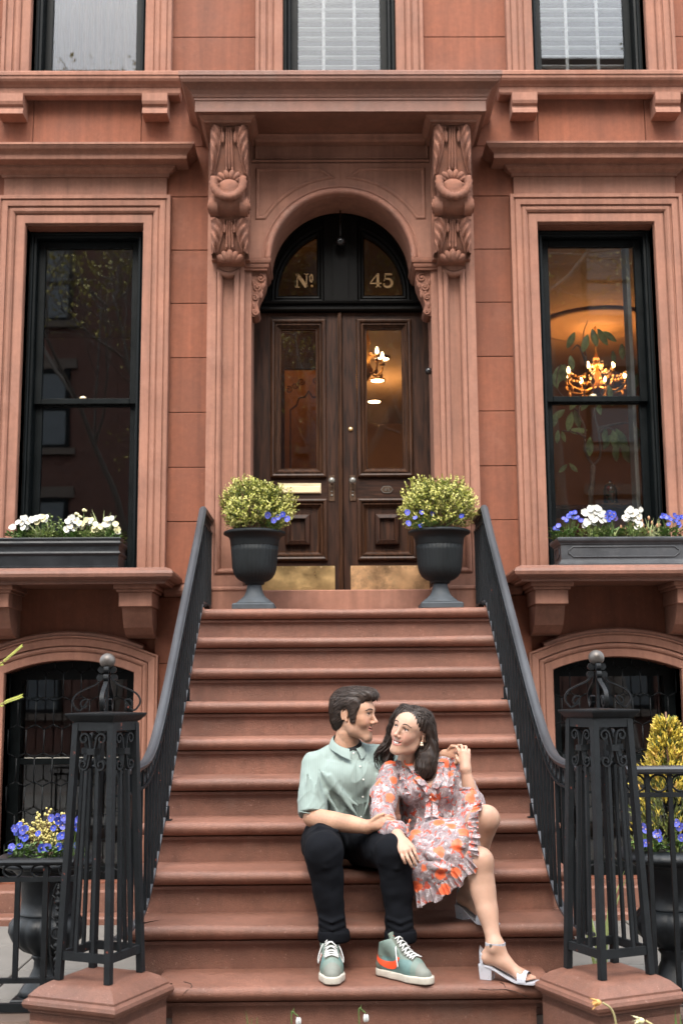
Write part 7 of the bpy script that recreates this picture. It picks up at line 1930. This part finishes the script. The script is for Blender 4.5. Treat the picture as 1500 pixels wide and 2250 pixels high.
for a_ in (anA, anB):
    m = MB(); m.lathe([(.052, -.012), (.061, -.012), (.065, -.004), (.0645, .022), (.061, .032), (.055, .034)], (a_[0], a_[1]+.002, a_[2]), 40, ripple=lambda th, i: 1+.02*math.sin(th*3+i)+.012*math.sin(th*7)); m.lathe([(.050, -.015), (.058, -.013), (.0605, -.009)], (a_[0], a_[1]+.002, a_[2]), 40); m.build('turn_up', PANTS, man)
# sneakers
UPPER = mat('sage_sneaker_leather', (.135, .185, .158), .55, var=.12, vscale=40, bump=.2, bscale=300); UPPER_G = mat('grey_green_suede', (.115, .13, .105), .85, var=.15, vscale=60, bump=.3, bscale=300); UPPER_B = mat('teal_sneaker_leather', (.105, .185, .175), .5, var=.1, vscale=40)
SOLEM = mat('off_white_rubber', (.50, .46, .39), .6, var=.1, vscale=30, dirt=(.32, .27, .2, .5), dirt_scale=14); TOECAP = mat('pale_toe_rubber', (.17, .18, .155), .7, var=.1, vscale=40); LACE = mat('white_lace', (.55, .545, .53), .75); SWOOSH = mat('orange_mark', (.75, .075, .02), .45, var=.04); TONGUEM = mat('grey_green_tongue', (.15, .185, .15), .7, var=.1)
def sneaker(heel, ang, zf, lean, side, label_mark):
    """local u forward, v to the left of the foot, w up"""
    ca, sa = math.cos(ang), math.sin(ang)
    KS = .95
    def W(p): u, v, w = (q*KS for q in p); return Vector((heel[0]+u*ca-v*sa, heel[1]+u*sa+v*ca, zf+w))
    def arr(V): V = np.asarray(V)*KS; return np.stack([heel[0]+V[:, 0]*ca-V[:, 1]*sa, heel[1]+V[:, 0]*sa+V[:, 1]*ca, zf+V[:, 2]], 1)
    sh = thing('x', '', '') if False else None
    f = Field((-.02, -.075, -.01), (.32, .075, .06), .003)
    for a, b, ra, rb in (((.038, 0, .0), (.11, .0, .0), .037, .037), ((.11, .0, .0), (.205, .002, .0), .037, .0475), ((.205, .002, 0), (.256, .0, 0), .0475, .037)): f.cone((a[0], a[1], .0), (b[0], b[1], .0), ra, rb, .02); f.cone((a[0], a[1], .03), (b[0], b[1], .03), ra, rb, .02)
    f.below(2, .0005, True); f.below(2, .029, False); V, F = f.mesh(); V = relax(V, F, 2, .5); emit_mesh('sneaker_sole', arr(V), F, SOLEM, man)
    f = Field((-.02, -.07, .02), (.31, .07, .20), .003)
    f.cone((.040, 0, .045), (.045+lean, 0, .135), .034, .037, .02); f.cone((.040, 0, .045), (.20, .002, .045), .034, .043, .02); f.cone((.09+lean*.5, 0, .115), (.185, .002, .055), .031, .036, .03); f.cone((.20, .002, .036), (.252, 0, .028), .042, .032, .02); f.cone((.075+lean, 0, .13), (.115, 0, .105), .034, .032, .03)
    f.below(2, .024, True); f.cut((.06+lean, 0, .148), (-.35, 0, 1)); V, F = f.mesh(); V = relax(V, F, 1, .5)
    u, v, w = V[F].mean(1).T; mi = np.zeros(len(F), int); mi[(u > .236)] = 3; mi[(u < .055) & (w < .085)] = 1; mi[(u > .055) & (u < .215) & (w < .085)] = 2; mi[(np.abs(v) < .027) & (u > .10) & (u < .215) & (w > .05)] = 1
    emit_mesh('sneaker_upper', arr(V), F, [UPPER, UPPER_G, UPPER_B, TOECAP], man, mi=mi)
    def sv(uu, ww, s):
        d = (V[:, 0]-uu)**2+(V[:, 2]-ww)**2; k = np.where((d < .006**2) & (np.sign(V[:, 1]) == s))[0]
        return (V[k, 1].mean() if len(k) else s*.036)+s*.0022
    def topw(uu, vv):
        d = (V[:, 0]-uu)**2+(V[:, 1]-vv)**2; k = np.where(d < .007**2)[0]; return V[k, 2].max() if len(k) else .05
    for s in (-1, 1):   # curved side mark: thin tail at the heel, full belly in front
        up = bez([(.020, .098, 0), (.035, .078, 0), (.075, .066, 0), (.125, .073, 0), (.146, .092, 0)], 6); lo = bez([(.014, .096, 0), (.026, .066, 0), (.075, .040, 0), (.135, .046, 0), (.153, .088, 0)], 6)
        m = MB(); vs = []
        for a, b in zip(up, lo):
            for t in (0, .5, 1): q = a.lerp(b, t); vs.append(W((q.x, sv(q.x, q.y, s), q.y)))
        m.add(vs, [(i*3+j, i*3+j+1, i*3+j+4, i*3+j+3) for i in range(len(up)-1) for j in (0, 1)], 0, True); m.build('side_mark', SWOOSH, man, fix=False)
    m = MB(); m.grid(lambda a, b: W((.135-.052*a+lean*.4*a, (b-.5)*(.050+.008*math.sin(PI*a)), .098+.082*a-.006*(2*b-1)**2)), 8, 6); m.grid(lambda a, b: W((.128-.052*a+lean*.4*a, (b-.5)*(.050+.008*math.sin(PI*a)), .096+.082*a-.006*(2*b-1)**2)), 8, 6); m.build('tongue', TONGUEM, man, fix=False)
    # small woven tag on the tongue: a dark word and an orange tick
    m = MB()
    for k in range(4): m.box(0, 0, 0, 0, 0, 0) if False else m.bar(W((.098, .010-.0055*k, .170)), W((.096, .010-.0055*k, .176)), .0035, .001)
    m.build('tag_letters', TEE, man)
    m = MB(); m.bar(W((.101, .008, .160)), W((.100, .001, .157)), .0035, .001); m.bar(W((.100, .001, .157)), W((.098, -.010, .166)), .0028, .001); m.build('tag_tick', SWOOSH, man)
    for k in range(7):
        uu = .118+.0145*k; ww = topw(uu, 0)+.003; hw = .021+.0015*k; m = MB()
        for sg in (-1, 1): m.tube(bez([W((uu-.004, sg*hw, topw(uu, sg*.022)+.002)), W((uu+.003, 0, ww+.001)), W((uu+.010, -sg*hw, topw(uu+.008, -sg*.022)+.002))], 4), .0026, 6)
        m.build('lace', LACE, man)
    for s in (-1, 1):   # bow loops and ends hanging to the sides
        m = MB(); m.tube(bez([W((.118, 0, .128)), W((.128, s*.030, .126)), W((.150, s*.050, .085)), W((.158, s*.052, .058)), W((.148, s*.046, .070)), W((.126, s*.024, .118)), W((.118, 0, .128))], 5), .0025, 6); m.build('lace_loop', LACE, man)
sneaker((-.098, -2.612), rad(-87), .178, .018, 1, True)
sneaker((.098, -2.700), rad(-45), .178, .012, 1, True)
# ------------------------------------------------------------------ THE WOMAN
woman = thing('person', 'woman in orange flowered dress and silver sandals, smiling up at the man', 'person', (.36, -2.5, .178))
WS = (.46, .275, .195); WLIP = (.42, .16, .13)
hW = A(902, 1609, -2.415); RW = rotm(rad(-40), rad(6), rad(18)); scW = .92
V0, F0, C0 = head_mesh(hW, RW, scW, True, WS, WLIP, True)
wf = Field((.10, -2.98, .18), (.76, -2.12, 1.08), .0037)
shA, elA, wrA = np.array((.182, -2.375, .930)), A(838, 1792, -2.50), A(874, 1836, -2.715)
shB, elB, wrB = np.array((.448, -2.31, .945)), A(1036, 1778, -2.42), A(1022, 1690, -2.425)
wf.path([shA, elA], [.042, .035], .01); wf.path([elA, (elA+wrA)/2, wrA], [.035, .032, .0215], .01)
wf.path([shB, elB], [.042, .034], .01); wf.path([elB, (elB+wrB)/2+np.array((.003, 0, 0)), wrB], [.034, .031, .0215], .01)
# right hand lying over his knee
kn = [A(906, 1862, -2.775), A(898, 1867, -2.795), A(889, 1870, -2.800), A(880, 1871, -2.795)]
for q in kn: wf.cone(wrA, q, .0185, .0098, .012)
for q, pts in zip(kn, [[(912, 1876, -2.792), (917, 1888, -2.792), (918, 1894, -2.785)], [(906, 1884, -2.812), (911, 1896, -2.812), (913, 1902, -2.804)], [(896, 1887, -2.818), (902, 1899, -2.818), (905, 1905, -2.810)], [(884, 1884, -2.812), (888, 1892, -2.812), (890, 1897, -2.806)]]): finger(wf, [q]+[A(*p) for p in pts], .0078)
finger(wf, [A(893, 1846, -2.74), A(903, 1856, -2.755), A(912, 1868, -2.762)], .0088)
# left hand raised, fingers laced over his
k2 = [A(1010, 1655, -2.405), A(1016, 1652, -2.412), A(1023, 1654, -2.412), A(1029, 1659, -2.408)]
for q in k2: wf.cone(wrB, q, .0185, .0098, .012)
for q, pts in zip(k2, [[(1003, 1642, -2.385), (996, 1641, -2.362)], [(1013, 1638, -2.395), (1006, 1637, -2.370)], [(1023, 1641, -2.398), (1017, 1640, -2.372)], [(1030, 1648, -2.395), (1027, 1647, -2.37)]]): finger(wf, [q]+[A(*p) for p in pts], .0078)
finger(wf, [A(1012, 1676, -2.415), A(1004, 1668, -2.41), A(1001, 1660, -2.39)], .0085)
# trunk, bosom, neck
wf.path([(.38, -2.27, .62), (.35, -2.33, .74), (.335, -2.365, .86), (.325, -2.35, .94)], [.095, .085, .09, .062], .03, axis=(1, 0, 0), q=1.3)
wf.cone((.325, -2.35, .945), shA, .05, .042, .03); wf.cone((.325, -2.35, .945), shB, .05, .042, .03)
wf.cone((.318, -2.35, .955), hW+np.array((.012, .042, -.065)), .047, .041, .025)
# legs: near leg down to the lowest tread, far leg with its knee raised
hipN, knN, anN = np.array((.315, -2.34, .625)), A(1052, 1893, -2.72), A(1086, 2080, -2.825)
hipF, knF, anF = np.array((.465, -2.29, .635)), A(1066, 1800, -2.64), A(1024, 1962, -2.535)
for h_, k_, a_ in ((hipN, knN, anN), (hipF, knF, anF)):
    wf.path([h_, h_*.5+k_*.5, k_*.88+h_*.12, k_], [.092, .080, .064, .054], .02)
    wf.ell(k_+np.array((.004, -.018, .004)), (.043, .036, .045), .025)
    wf.path([k_, k_*.70+a_*.30+np.array((-.004, .018, 0)), k_*.45+a_*.55+np.array((-.002, .016, 0)), k_*.15+a_*.85+np.array((0, .004, 0)), a_], [.052, .0535, .045, .0305, .0285], .02)
# feet in the sandals
def foot(f, an, heel, ang, zf, hh):
    d = np.array((math.cos(ang), math.sin(ang), 0)); n = np.array((-d[1], d[0], 0)); H = np.array((heel[0], heel[1], zf+hh)); 
    hc = H+d*.028+np.array((0, 0, .026)); f.cone(an, hc, .029, .025, .02); ball = np.array((heel[0], heel[1], zf))+d*.160+np.array((0, 0, .026)); mid = (hc+ball)/2+np.array((0, 0, .012))
    f.path([hc, mid, ball], [.025, .024, .022], .02, axis=n, q=1.12); f.cone(an+d*.01, mid+np.array((0, 0, .006)), .027, .022, .03); f.cone(ball-n*.018, ball+n*.018, .019, .019, .015)
    for i, s in enumerate((.024, .011, -.001, -.012, -.022)):
        L_ = (.046, .043, .038, .033, .027)[i]; r = (.0105, .0078, .0074, .007, .0066)[i]; b0 = ball+n*s+np.array((0, 0, -.008)); finger(f, [b0, b0+d*L_*.6+np.array((0, 0, .001)), b0+d*L_+np.array((0, 0, -.003))], r, .004)
    for e in (-1, 1): f.ell(an+n*(e*.027)+np.array((0, 0, -.008)), (.010, .010, .011), .012)
    return d, n, H, ball
angN, angF = rad(-26), rad(-58); heelN, heelF = (.497, -2.800), (.447, -2.520)
fN = foot(wf, anN, heelN, angN, .178, .055); fF = foot(wf, anF, heelF, angF, .356, .055)
V1, F1 = wf.mesh(); V1 = relax(V1, F1, 1, .5)
C1 = skin_cols(V1, WS, 14, [(q, .012, 1) for q in kn+k2]+[(knN+np.array((0, -.03, 0)), .03, .6), (knF+np.array((0, -.03, 0)), .03, .6), (fN[3], .05, .7)])
V, F, C = join([(V0, F0, C0), (V1, F1, C1)]); emit_mesh('body', V, F, SKIN_W, woman, col=C); WB = Surf(V)
face_parts(hW, RW, scW, woman, True, (-.38, -.9, .10), HairCap(V0, F0))
m = MB()
def tf(a, b): t = (a-.5)*2; return hpt(hW, RW, scW, (.0262*t, -.0925+.0185*t*t, -.0520+.0095*t*t-.0085*b*(1-.45*t*t)))
m.grid(tf, 11, 3); m.build('teeth', TEETH, woman)
m = MB(); e = hpt(hW, RW, scW, (.0775, .000, -.028)); m.ball(e, .0065, 10, 8); m.ball(e+Vector((.004, -.003, -.007)), .0045, 8, 6); m.ball(e+Vector((-.003, -.003, -.007)), .0045, 8, 6); m.build('earring', mat('pearl_earring', (.75, .62, .48), .25, metal=.4), woman)
# nails
# hair: solid mass with a side parting, then long waved locks
H = lambda p: hpt(hW, RW, scW, p)
PX_ = .020; fh = Field((-.17, -.15, -.26), (.19, .16, .15), .0036)
fh.ell((0, .018, .046), (.083, .098, .078), .0)
fh.ell((.0, .055, -.02), (.082, .062, .10), .03)
fh.path([(-.052, -.036, .088), (-.080, -.036, .035), (-.088, -.016, -.04), (-.090, -.004, -.10), (-.076, -.012, -.165)], [.026, .022, .026, .034, .018], .03)
fh.path([(.050, .004, .094), (.080, .018, .040), (.088, .040, -.03), (.100, .036, -.10), (.094, .022, -.17)], [.024, .024, .030, .036, .018], .03)
fh.path([(.085, .045, .0), (.112, .045, -.07), (.124, .036, -.13), (.112, .022, -.19)], [.03, .036, .036, .016], .03)
fh.path([(.02, .085, .0), (.03, .09, -.09), (.02, .08, -.17)], [.05, .05, .03], .03)
fh.ell((.000, -.100, -.004), (.0625, .080, .088), .008, sub=True); fh.ell((PX_-.004, -.108, .074), (.024, .045, .024), .010, sub=True); fh.ell((0, -.065, -.10), (.060, .055, .08), .015, sub=True)
fh.ell((.080, -.018, -.022), (.040, .047, .052), .008, sub=True)
fh.cone((PX_, -.10, .110), (PX_, -.02, .138), .003, .003, .010, sub=True)
Vh, Fh = fh.mesh(); Nh = vnormals(Vh, Fh); an_ = np.arctan2(Vh[:, 0], -Vh[:, 1]-.02); Vh = Vh+Nh*(.0030*np.sin(an_*34+Vh[:, 2]*30+2*np.sin(Vh[:, 2]*35))+.002*wnoise(Vh, 90, 8))[:, None]
emit_mesh('hair', (Vh*scW)@RW.T+hW, Fh, HAIR_W, woman)
random.seed(91); m = MB()
PX = .020           # the parting, on her left
def wavy(base, n, amp, z1, spread, ph, fwd):
    """points hanging from base down to z1 in loose S waves"""
    out = []; x, y, z = base; sg = 1 if x > 0 else -1
    for k in range(1, n+1):
        t = k/n; out.append((x+sg*spread*math.sin(PI*min(1, t*.8))+amp*t*math.sin(ph+t*7.5), y+fwd*t+amp*t*math.cos(ph+t*7.5), z+(z1-z)*t))
    return out
HC = HairCap(Vh, Fh)
def wflow(p):
    s = 1 if p[0] > PX else -1
    if s > 0 and p[1] < .015 and p[2] > .03: return (.55, 1.0, -.35 if p[2] > .08 else -.8)
    if p[2] > .095: return (s*1.0, .25, -.05)
    if p[2] > .02: return (s*.25, .30 if p[1] > -.03 else .12, -1)
    return (.25*math.sin(p[2]*45+p[1]*25), .3*math.cos(p[2]*42), -1)
ks = [i for i in range(len(Vh)) if Vh[i, 2] > .0]; kl = [i for i in range(len(Vh)) if Vh[i, 2] <= .0]
def near_ear(q): return q[0] > .02 and q[1] < .024 and -.085 < q[2] < .030
for i in range(1900):
    p = Vh[random.choice(ks if i % 3 else kl)]; P_ = HC.flow(p, wflow, random.choice((6, 8, 10)), .0125, .0006+random.random()*.0020)
    if any(near_ear(q) or (q[1] < -.058 and q[2] < .098 and abs(q[0]) < .058) for q in P_): continue
    lock(m, [H(q) for q in P_], random.uniform(.0012, .0026), .0006, n=4, flat=.45, seg=2)
for i in range(420):   # free waved ends over the shoulders
    s = 1 if random.random() < .5 else -1; a_ = random.uniform(-.5, 1.0); base = (s*(.088+.01*random.random()), .045*a_-.01 if s < 0 else .038+.02*a_, random.uniform(-.08, -.02)); ph = s*.8+a_*1.5+random.uniform(-.4, .4)
    b0, _n = HC.snap(base, .0); pts = [tuple(b0)]+wavy(tuple(b0+_n*.002), 6, random.uniform(.010, .024), random.uniform(-.225, -.155), random.uniform(.0, .026 if s > 0 else .008), ph, random.uniform(-.03, .0) if s < 0 else random.uniform(-.025, .015))
    lock(m, [H(p) for p in pts], random.uniform(.0018, .0036), .0008, n=4, flat=.5, seg=3)
for i in range(200):   # flyaway strands
    p = Vh[random.choice(ks if i % 2 else kl)]; P_ = HC.flow(p, wflow, 8, .013, .003+random.random()*.006)
    if any(near_ear(q) or (q[1] < -.05 and q[2] < .10 and abs(q[0]) < .06) for q in P_): continue
    lock(m, [H(q) for q in P_], .0007, .0003, n=3, flat=1, seg=2)
for i in range(16):   # loose curls
    s = random.choice((-1, 1)); z = random.uniform(-.15, -.06); q = (s*(.10 if s > 0 else .085), random.uniform(-.03, .04) if s < 0 else random.uniform(.02, .05), z); pts = [q, (q[0]+s*.03, q[1]-.01, z-.012), (q[0]+s*.044, q[1], z-.035), (q[0]+s*.025, q[1]+.006, z-.052), (q[0]+s*.012, q[1], z-.04)]
    lock(m, [H(p) for p in pts], .0016, .0008, n=4, seg=4)
tag(m.build('hair_locks', HAIR_W, woman, fix=False), kind='stuff')
# dress
fd = Field((.08, -2.90, .40), (.64, -2.10, 1.04), .0042)
fd.path([(.352, -2.335, .735), (.345, -2.36, .80), (.338, -2.375, .875), (.328, -2.36, .935)], [.105, .108, .102, .070], .03, axis=(1, 0, 0), q=1.25)
fd.ell(A(905, 1740, -2.455), (.055, .045, .05), .035); fd.ell(A(968, 1738, -2.44), (.055, .045, .05), .035)
for q in (shA, shB): fd.cone((.325, -2.345, .957), q+np.array((0, 0, .014)), .038, .046, .03)
cfA, cfB = A(866, 1828, -2.672), A(1028, 1742, -2.43)
fd.path([shA, shA*.5+elA*.5+np.array((-.012, -.008, 0)), elA+np.array((-.008, -.012, .010)), A(846, 1815, -2.585), cfA], [.050, .060, .058, .050, .036], .02)
fd.ell(A(868, 1821, -2.650), (.046, .040, .034), .012)
fd.path([shB, shB*.5+elB*.5+np.array((.010, -.008, 0)), elB+np.array((.0, -.006, .006)), A(1028, 1758, -2.435), cfB], [.050, .058, .060, .054, .036], .02)
# skirt: over both thighs, hanging between them on his side
fd.ell((.385, -2.30, .655), (.175, .135, .10), .03)
fd.path([hipN+np.array((0, -.02, .012)), hipN*.55+knN*.45+np.array((-.008, 0, .010)), hipN*.28+knN*.72+np.array((-.012, -.004, .006))], [.108, .100, .090], .04)
fd.path([hipF+np.array((0, -.02, .010)), hipF*.5+knF*.5+np.array((0, 0, .006)), hipF*.30+knF*.70+np.array((-.004, 0, 0))], [.105, .094, .082], .04)
fd.path([A(955, 1840, -2.52), A(985, 1850, -2.62), A(1010, 1850, -2.66)], [.085, .075, .06], .05)
for pts in ([(935, 1870, -2.62), (930, 1915, -2.70), (928, 1960, -2.705)], [(965, 1880, -2.66), (955, 1920, -2.72), (950, 1955, -2.72)], [(995, 1895, -2.68), (985, 1925, -2.72), (978, 1945, -2.72)], [(915, 1860, -2.58), (917, 1910, -2.68), (918, 1968, -2.69)]): fd.path([A(*p) for p in pts], [.060, .040, .022], .035)
for px in (900, 918, 934, 948, 962, 978, 995, 1010):   # gathers at the waist
    fd.path([A(px, 1802, -2.455), A(px+(px-945)*.25, 1835, -2.53)], [.006, .014], .014)
for pts in ([(905, 1850, -2.62), (945, 1880, -2.735), (1000, 1905, -2.77)], [(925, 1830, -2.56), (970, 1850, -2.68), (1020, 1862, -2.74)], [(960, 1815, -2.52), (1000, 1812, -2.60), (1035, 1805, -2.66)], [(925, 1900, -2.72), (960, 1905, -2.765), (1000, 1915, -2.76)]): fold(fd, [A(*p) for p in pts], .014)
fd.path([A(895, 1800, -2.47), A(945, 1803, -2.485), A(1000, 1797, -2.46)], [.008, .012, .008], .010, sub=True)
# neckline: open V
X = (fd.lo[0]+fd.h*np.arange(fd.n[0]))[:, None, None]; Y = (fd.lo[1]+fd.h*np.arange(fd.n[1]))[None, :, None]; Z = (fd.lo[2]+fd.h*np.arange(fd.n[2]))[None, None, :]
tipv = A(945, 1738, -2.46); la = A(900, 1668, -2.41); ra = A(966, 1672, -2.40)
def side(p, q, sg): n = np.array((-(q[2]-p[2]), q[0]-p[0])); n = n/np.linalg.norm(n)*sg; return (X-p[0])*n[0]+(Z-p[2])*n[1]
reg = np.maximum(np.maximum(side(tipv, la, 1), side(tipv, ra, -1)), Y+2.345); 
if reg[tuple(np.clip(((np.array((.33, -2.42, .95))-fd.lo)/fd.h).astype(int), 0, fd.n-1))] > 0: reg = np.maximum(np.maximum(side(tipv, la, -1), side(tipv, ra, 1)), Y+2.345)
fd.D = np.maximum(fd.D, (-reg).astype(np.float32))
fd.cone((.318, -2.335, .965), (.30, -2.345, 1.04), .058, .060, .006, sub=True)
fd.cut(cfB+np.array((0, 0, .006)), (wrB-elB)) if False else None
Vd, Fd = fd.mesh(); Vd = relax(Vd, Fd, 1, .5); Nd = vnormals(Vd, Fd); Vd = Vd+Nd*(.0034*wnoise(Vd*np.array([1.3, 1, .7]), 60, 32)+.0020*wnoise(Vd, 120, 33))[:, None]
dress = emit_mesh('dress', Vd, Fd, DRESS, woman); DS = Surf(Vd)
def ruffle(name, pts, out, w, waves, amp, nv=5, seg=10, off=.003):
    """gathered strip standing off along pts; out = direction it hangs"""
    P = bez([Vector(p) for p in pts], seg); N = len(P); m = MB(); vs = []
    L_ = 0; acc = [0]
    for i in range(1, N): L_ += (P[i]-P[i-1]).length; acc.append(L_)
    for i in range(N):
        t = (P[min(i+1, N-1)]-P[max(i-1, 0)]).normalized(); o = Vector(out(i/(N-1)) if callable(out) else out).normalized(); n = t.cross(o).normalized()
        if n.y > 0: n = -n
        s = acc[i]/L_
        for j in range(nv):
            v = j/(nv-1); ph = waves*2*PI*s+1.5*math.sin(s*13)+.8*math.sin(s*29)
            am = amp*(.75+.5*math.sin(s*31+1)*math.sin(s*12)); q = P[i]+o*(w*v*(1+.10*math.sin(ph*.37)+.06*math.sin(s*23)))+n*(off+am*(.2+v)*math.sin(ph)+.004*v)+t*(am*.8*v*math.cos(ph+.6*math.sin(s*9)))
            vs.append(q)
    m.add(vs, [(i*nv+j, (i+1)*nv+j, (i+1)*nv+j+1, i*nv+j+1) for i in range(N-1) for j in range(nv-1)], 0, True)
    return m.build(name, DRESS, woman, fix=False)
ds = lambda x, y, o=.002: DS(x, y, off=o)
ruffle('neck_ruffle', [ds(898, 1668), ds(912, 1690), ds(928, 1715), ds(943, 1738), ds(946, 1765), ds(946, 1795)], (-.8, -.35, -.2), .028, 9, .0065, seg=16)
ruffle('neck_ruffle', [ds(962, 1674), ds(960, 1692), ds(956, 1716), ds(948, 1738), ds(949, 1765), ds(949, 1795)], (.8, -.35, -.2), .026, 9, .0065, seg=16)
ruffle('shoulder_ruffle', [ds(880, 1672), ds(884, 1695), ds(893, 1720), ds(900, 1745)], (-.7, -.5, .1), .028, 6, .007, seg=16)
ruffle('shoulder_ruffle', [ds(985, 1668), ds(990, 1690), ds(988, 1715), ds(985, 1740)], (.7, -.5, .1), .026, 6, .007, seg=16)
hem = [A(912, 1955, -2.715), A(930, 1952, -2.735), A(952, 1943, -2.745), A(975, 1928, -2.752), A(995, 1910, -2.765), A(1012, 1893, -2.775), A(1026, 1875, -2.765)]
ruffle('hem_ruffle', hem, lambda u: (.15+.55*u, -.12, -1+.35*u), .062, 13, .0085, nv=7, seg=16)
ruffle('hem_ruffle', [A(1026, 1876, -2.765), A(1030, 1855, -2.75), A(1030, 1830, -2.735), A(1028, 1808, -2.715), A(1034, 1785, -2.69), A(1042, 1768, -2.66)], lambda u: (1, -.45, -.25+.5*u), .040, 11, .009, nv=6, seg=16)
ruffle('cuff_ruffle', [A(858, 1842, -2.65), A(862, 1832, -2.672), A(873, 1824, -2.682), A(885, 1826, -2.676), A(890, 1834, -2.66)], lambda u: (.1, -.55, -.75), .012, 8, .0045, seg=10)
ruffle('cuff_ruffle', [A(1008, 1744, -2.425), A(1018, 1742, -2.452), A(1030, 1741, -2.455), A(1043, 1742, -2.435)], (0, -.15, 1), .016, 8, .0045, seg=10)
for px, py in ((945, 1752), (946, 1768), (946, 1784)): m = MB(); m.ball(ds(px, py, .008), .0042, 8, 6); m.build('covered_button', BUTTON, woman)
m = MB(); ck = [WB(917, 1690, off=.001), WB(930, 1699, off=.001), WB(942, 1703, off=.001), WB(955, 1698, off=.001), WB(964, 1690, off=.001)]; m.tube(bez(ck, 4), .0009, 4); m.build('fine_necklace', GILT, woman)
# sandals
SILVER = mat('silver_sandal_leather', (.55, .56, .61), .32, metal=.25, var=.06, vscale=40); INSOLE = mat('sandal_insole', (.62, .56, .52), .6)
def sandal(fo, an, heel, ang, zf, hh):
    d, n, Hh, ball = [Vector(q) for q in fo]; heel = Vector((heel[0], heel[1], zf))
    W = lambda u, v, w: heel+d*u+n*v+Vector((0, 0, w))
    m = MB(); pr_ = [(.0, 0), (.046, 0), (.050, hh-.004), (-.004, hh-.002)]
    vs = [W(u, v*(.024 if w > .01 else .021), w) for v in (-1, 1) for u, w in pr_]; m.add(vs, [(0, 1, 2, 3), (7, 6, 5, 4), (0, 4, 5, 1), (1, 5, 6, 2), (2, 6, 7, 3), (3, 7, 4, 0)]); m.build('sandal_heel', SILVER, woman)
    prof = [(-.006, hh+.002), (.03, hh), (.06, hh-.010), (.10, hh*.45), (.135, .012), (.17, .006), (.212, .007), (.226, .010)]; wd = [.018, .027, .028, .028, .034, .040, .036, .020]
    pp = bez([(u, w, h) for (u, h), w in zip(prof, wd)], 4); m = MB(); vs = []
    for q in pp:
        for v, dz in ((-1, 0), (1, 0), (1, -.007), (-1, -.007)): vs.append(W(q.x, v*q.y, max(q.z+dz, .0008)))
    N = len(pp); m.add(vs, [(i*4+j, i*4+(j+1) % 4, (i+1)*4+(j+1) % 4, (i+1)*4+j) for i in range(N-1) for j in range(4)]+[(3, 2, 1, 0), tuple((N-1)*4+j for j in range(4))]); m.build('sandal_sole', SILVER, woman)
    m = MB(); m.grid(lambda a, b: W(.155+.034*a+.010*(b-.5)*2*0, .044*math.cos(PI*b)*(1-.06*a), .006+.046*math.sin(PI*b)**.8*(1-.25*a)), 5, 15); m.build('toe_strap', SILVER, woman, fix=False)
    m = MB(); an = Vector(an)+Vector((0, 0, .010)); m.strip([an+d*(.0385*math.cos(a)+.003)+n*(.0350*math.sin(a)) for a in [2*PI*i/28 for i in range(28)]], .013, .0025, side=(0, 0, 1), closed=True); m.build('ankle_strap', SILVER, woman)
    m = MB(); m.grid(lambda a, b: W(-.004+.020*(1-math.cos((b-.5)*PI))*1.0-.006*math.sin(PI*a)*.4+.010*a*0, .027*math.sin((b-.5)*PI)*(1-.15*a), hh+.001+(.060*(1-abs(b-.5)*1.1)+.01)*a), 7, 13); m.build('heel_counter', SILVER, woman, fix=False)
    m = MB(); p = an-d*.032; m.strip([p+Vector((0, 0, -.035)), p+Vector((0, 0, -.01)), p+Vector((0, 0, .006))], .009, .003, side=n); m.build('heel_tab', SILVER, woman)
    m = MB(); p = an+n*(-.037)-d*.004; m.box(p.x-.005, p.x+.005, p.y-.003, p.y+.002, p.z-.006, p.z+.006); m.build('buckle', GREYKNOB, woman)
sandal(fN, anN, heelN, angN, .178, .055); sandal(fF, anF, heelF, angF, .356, .055)
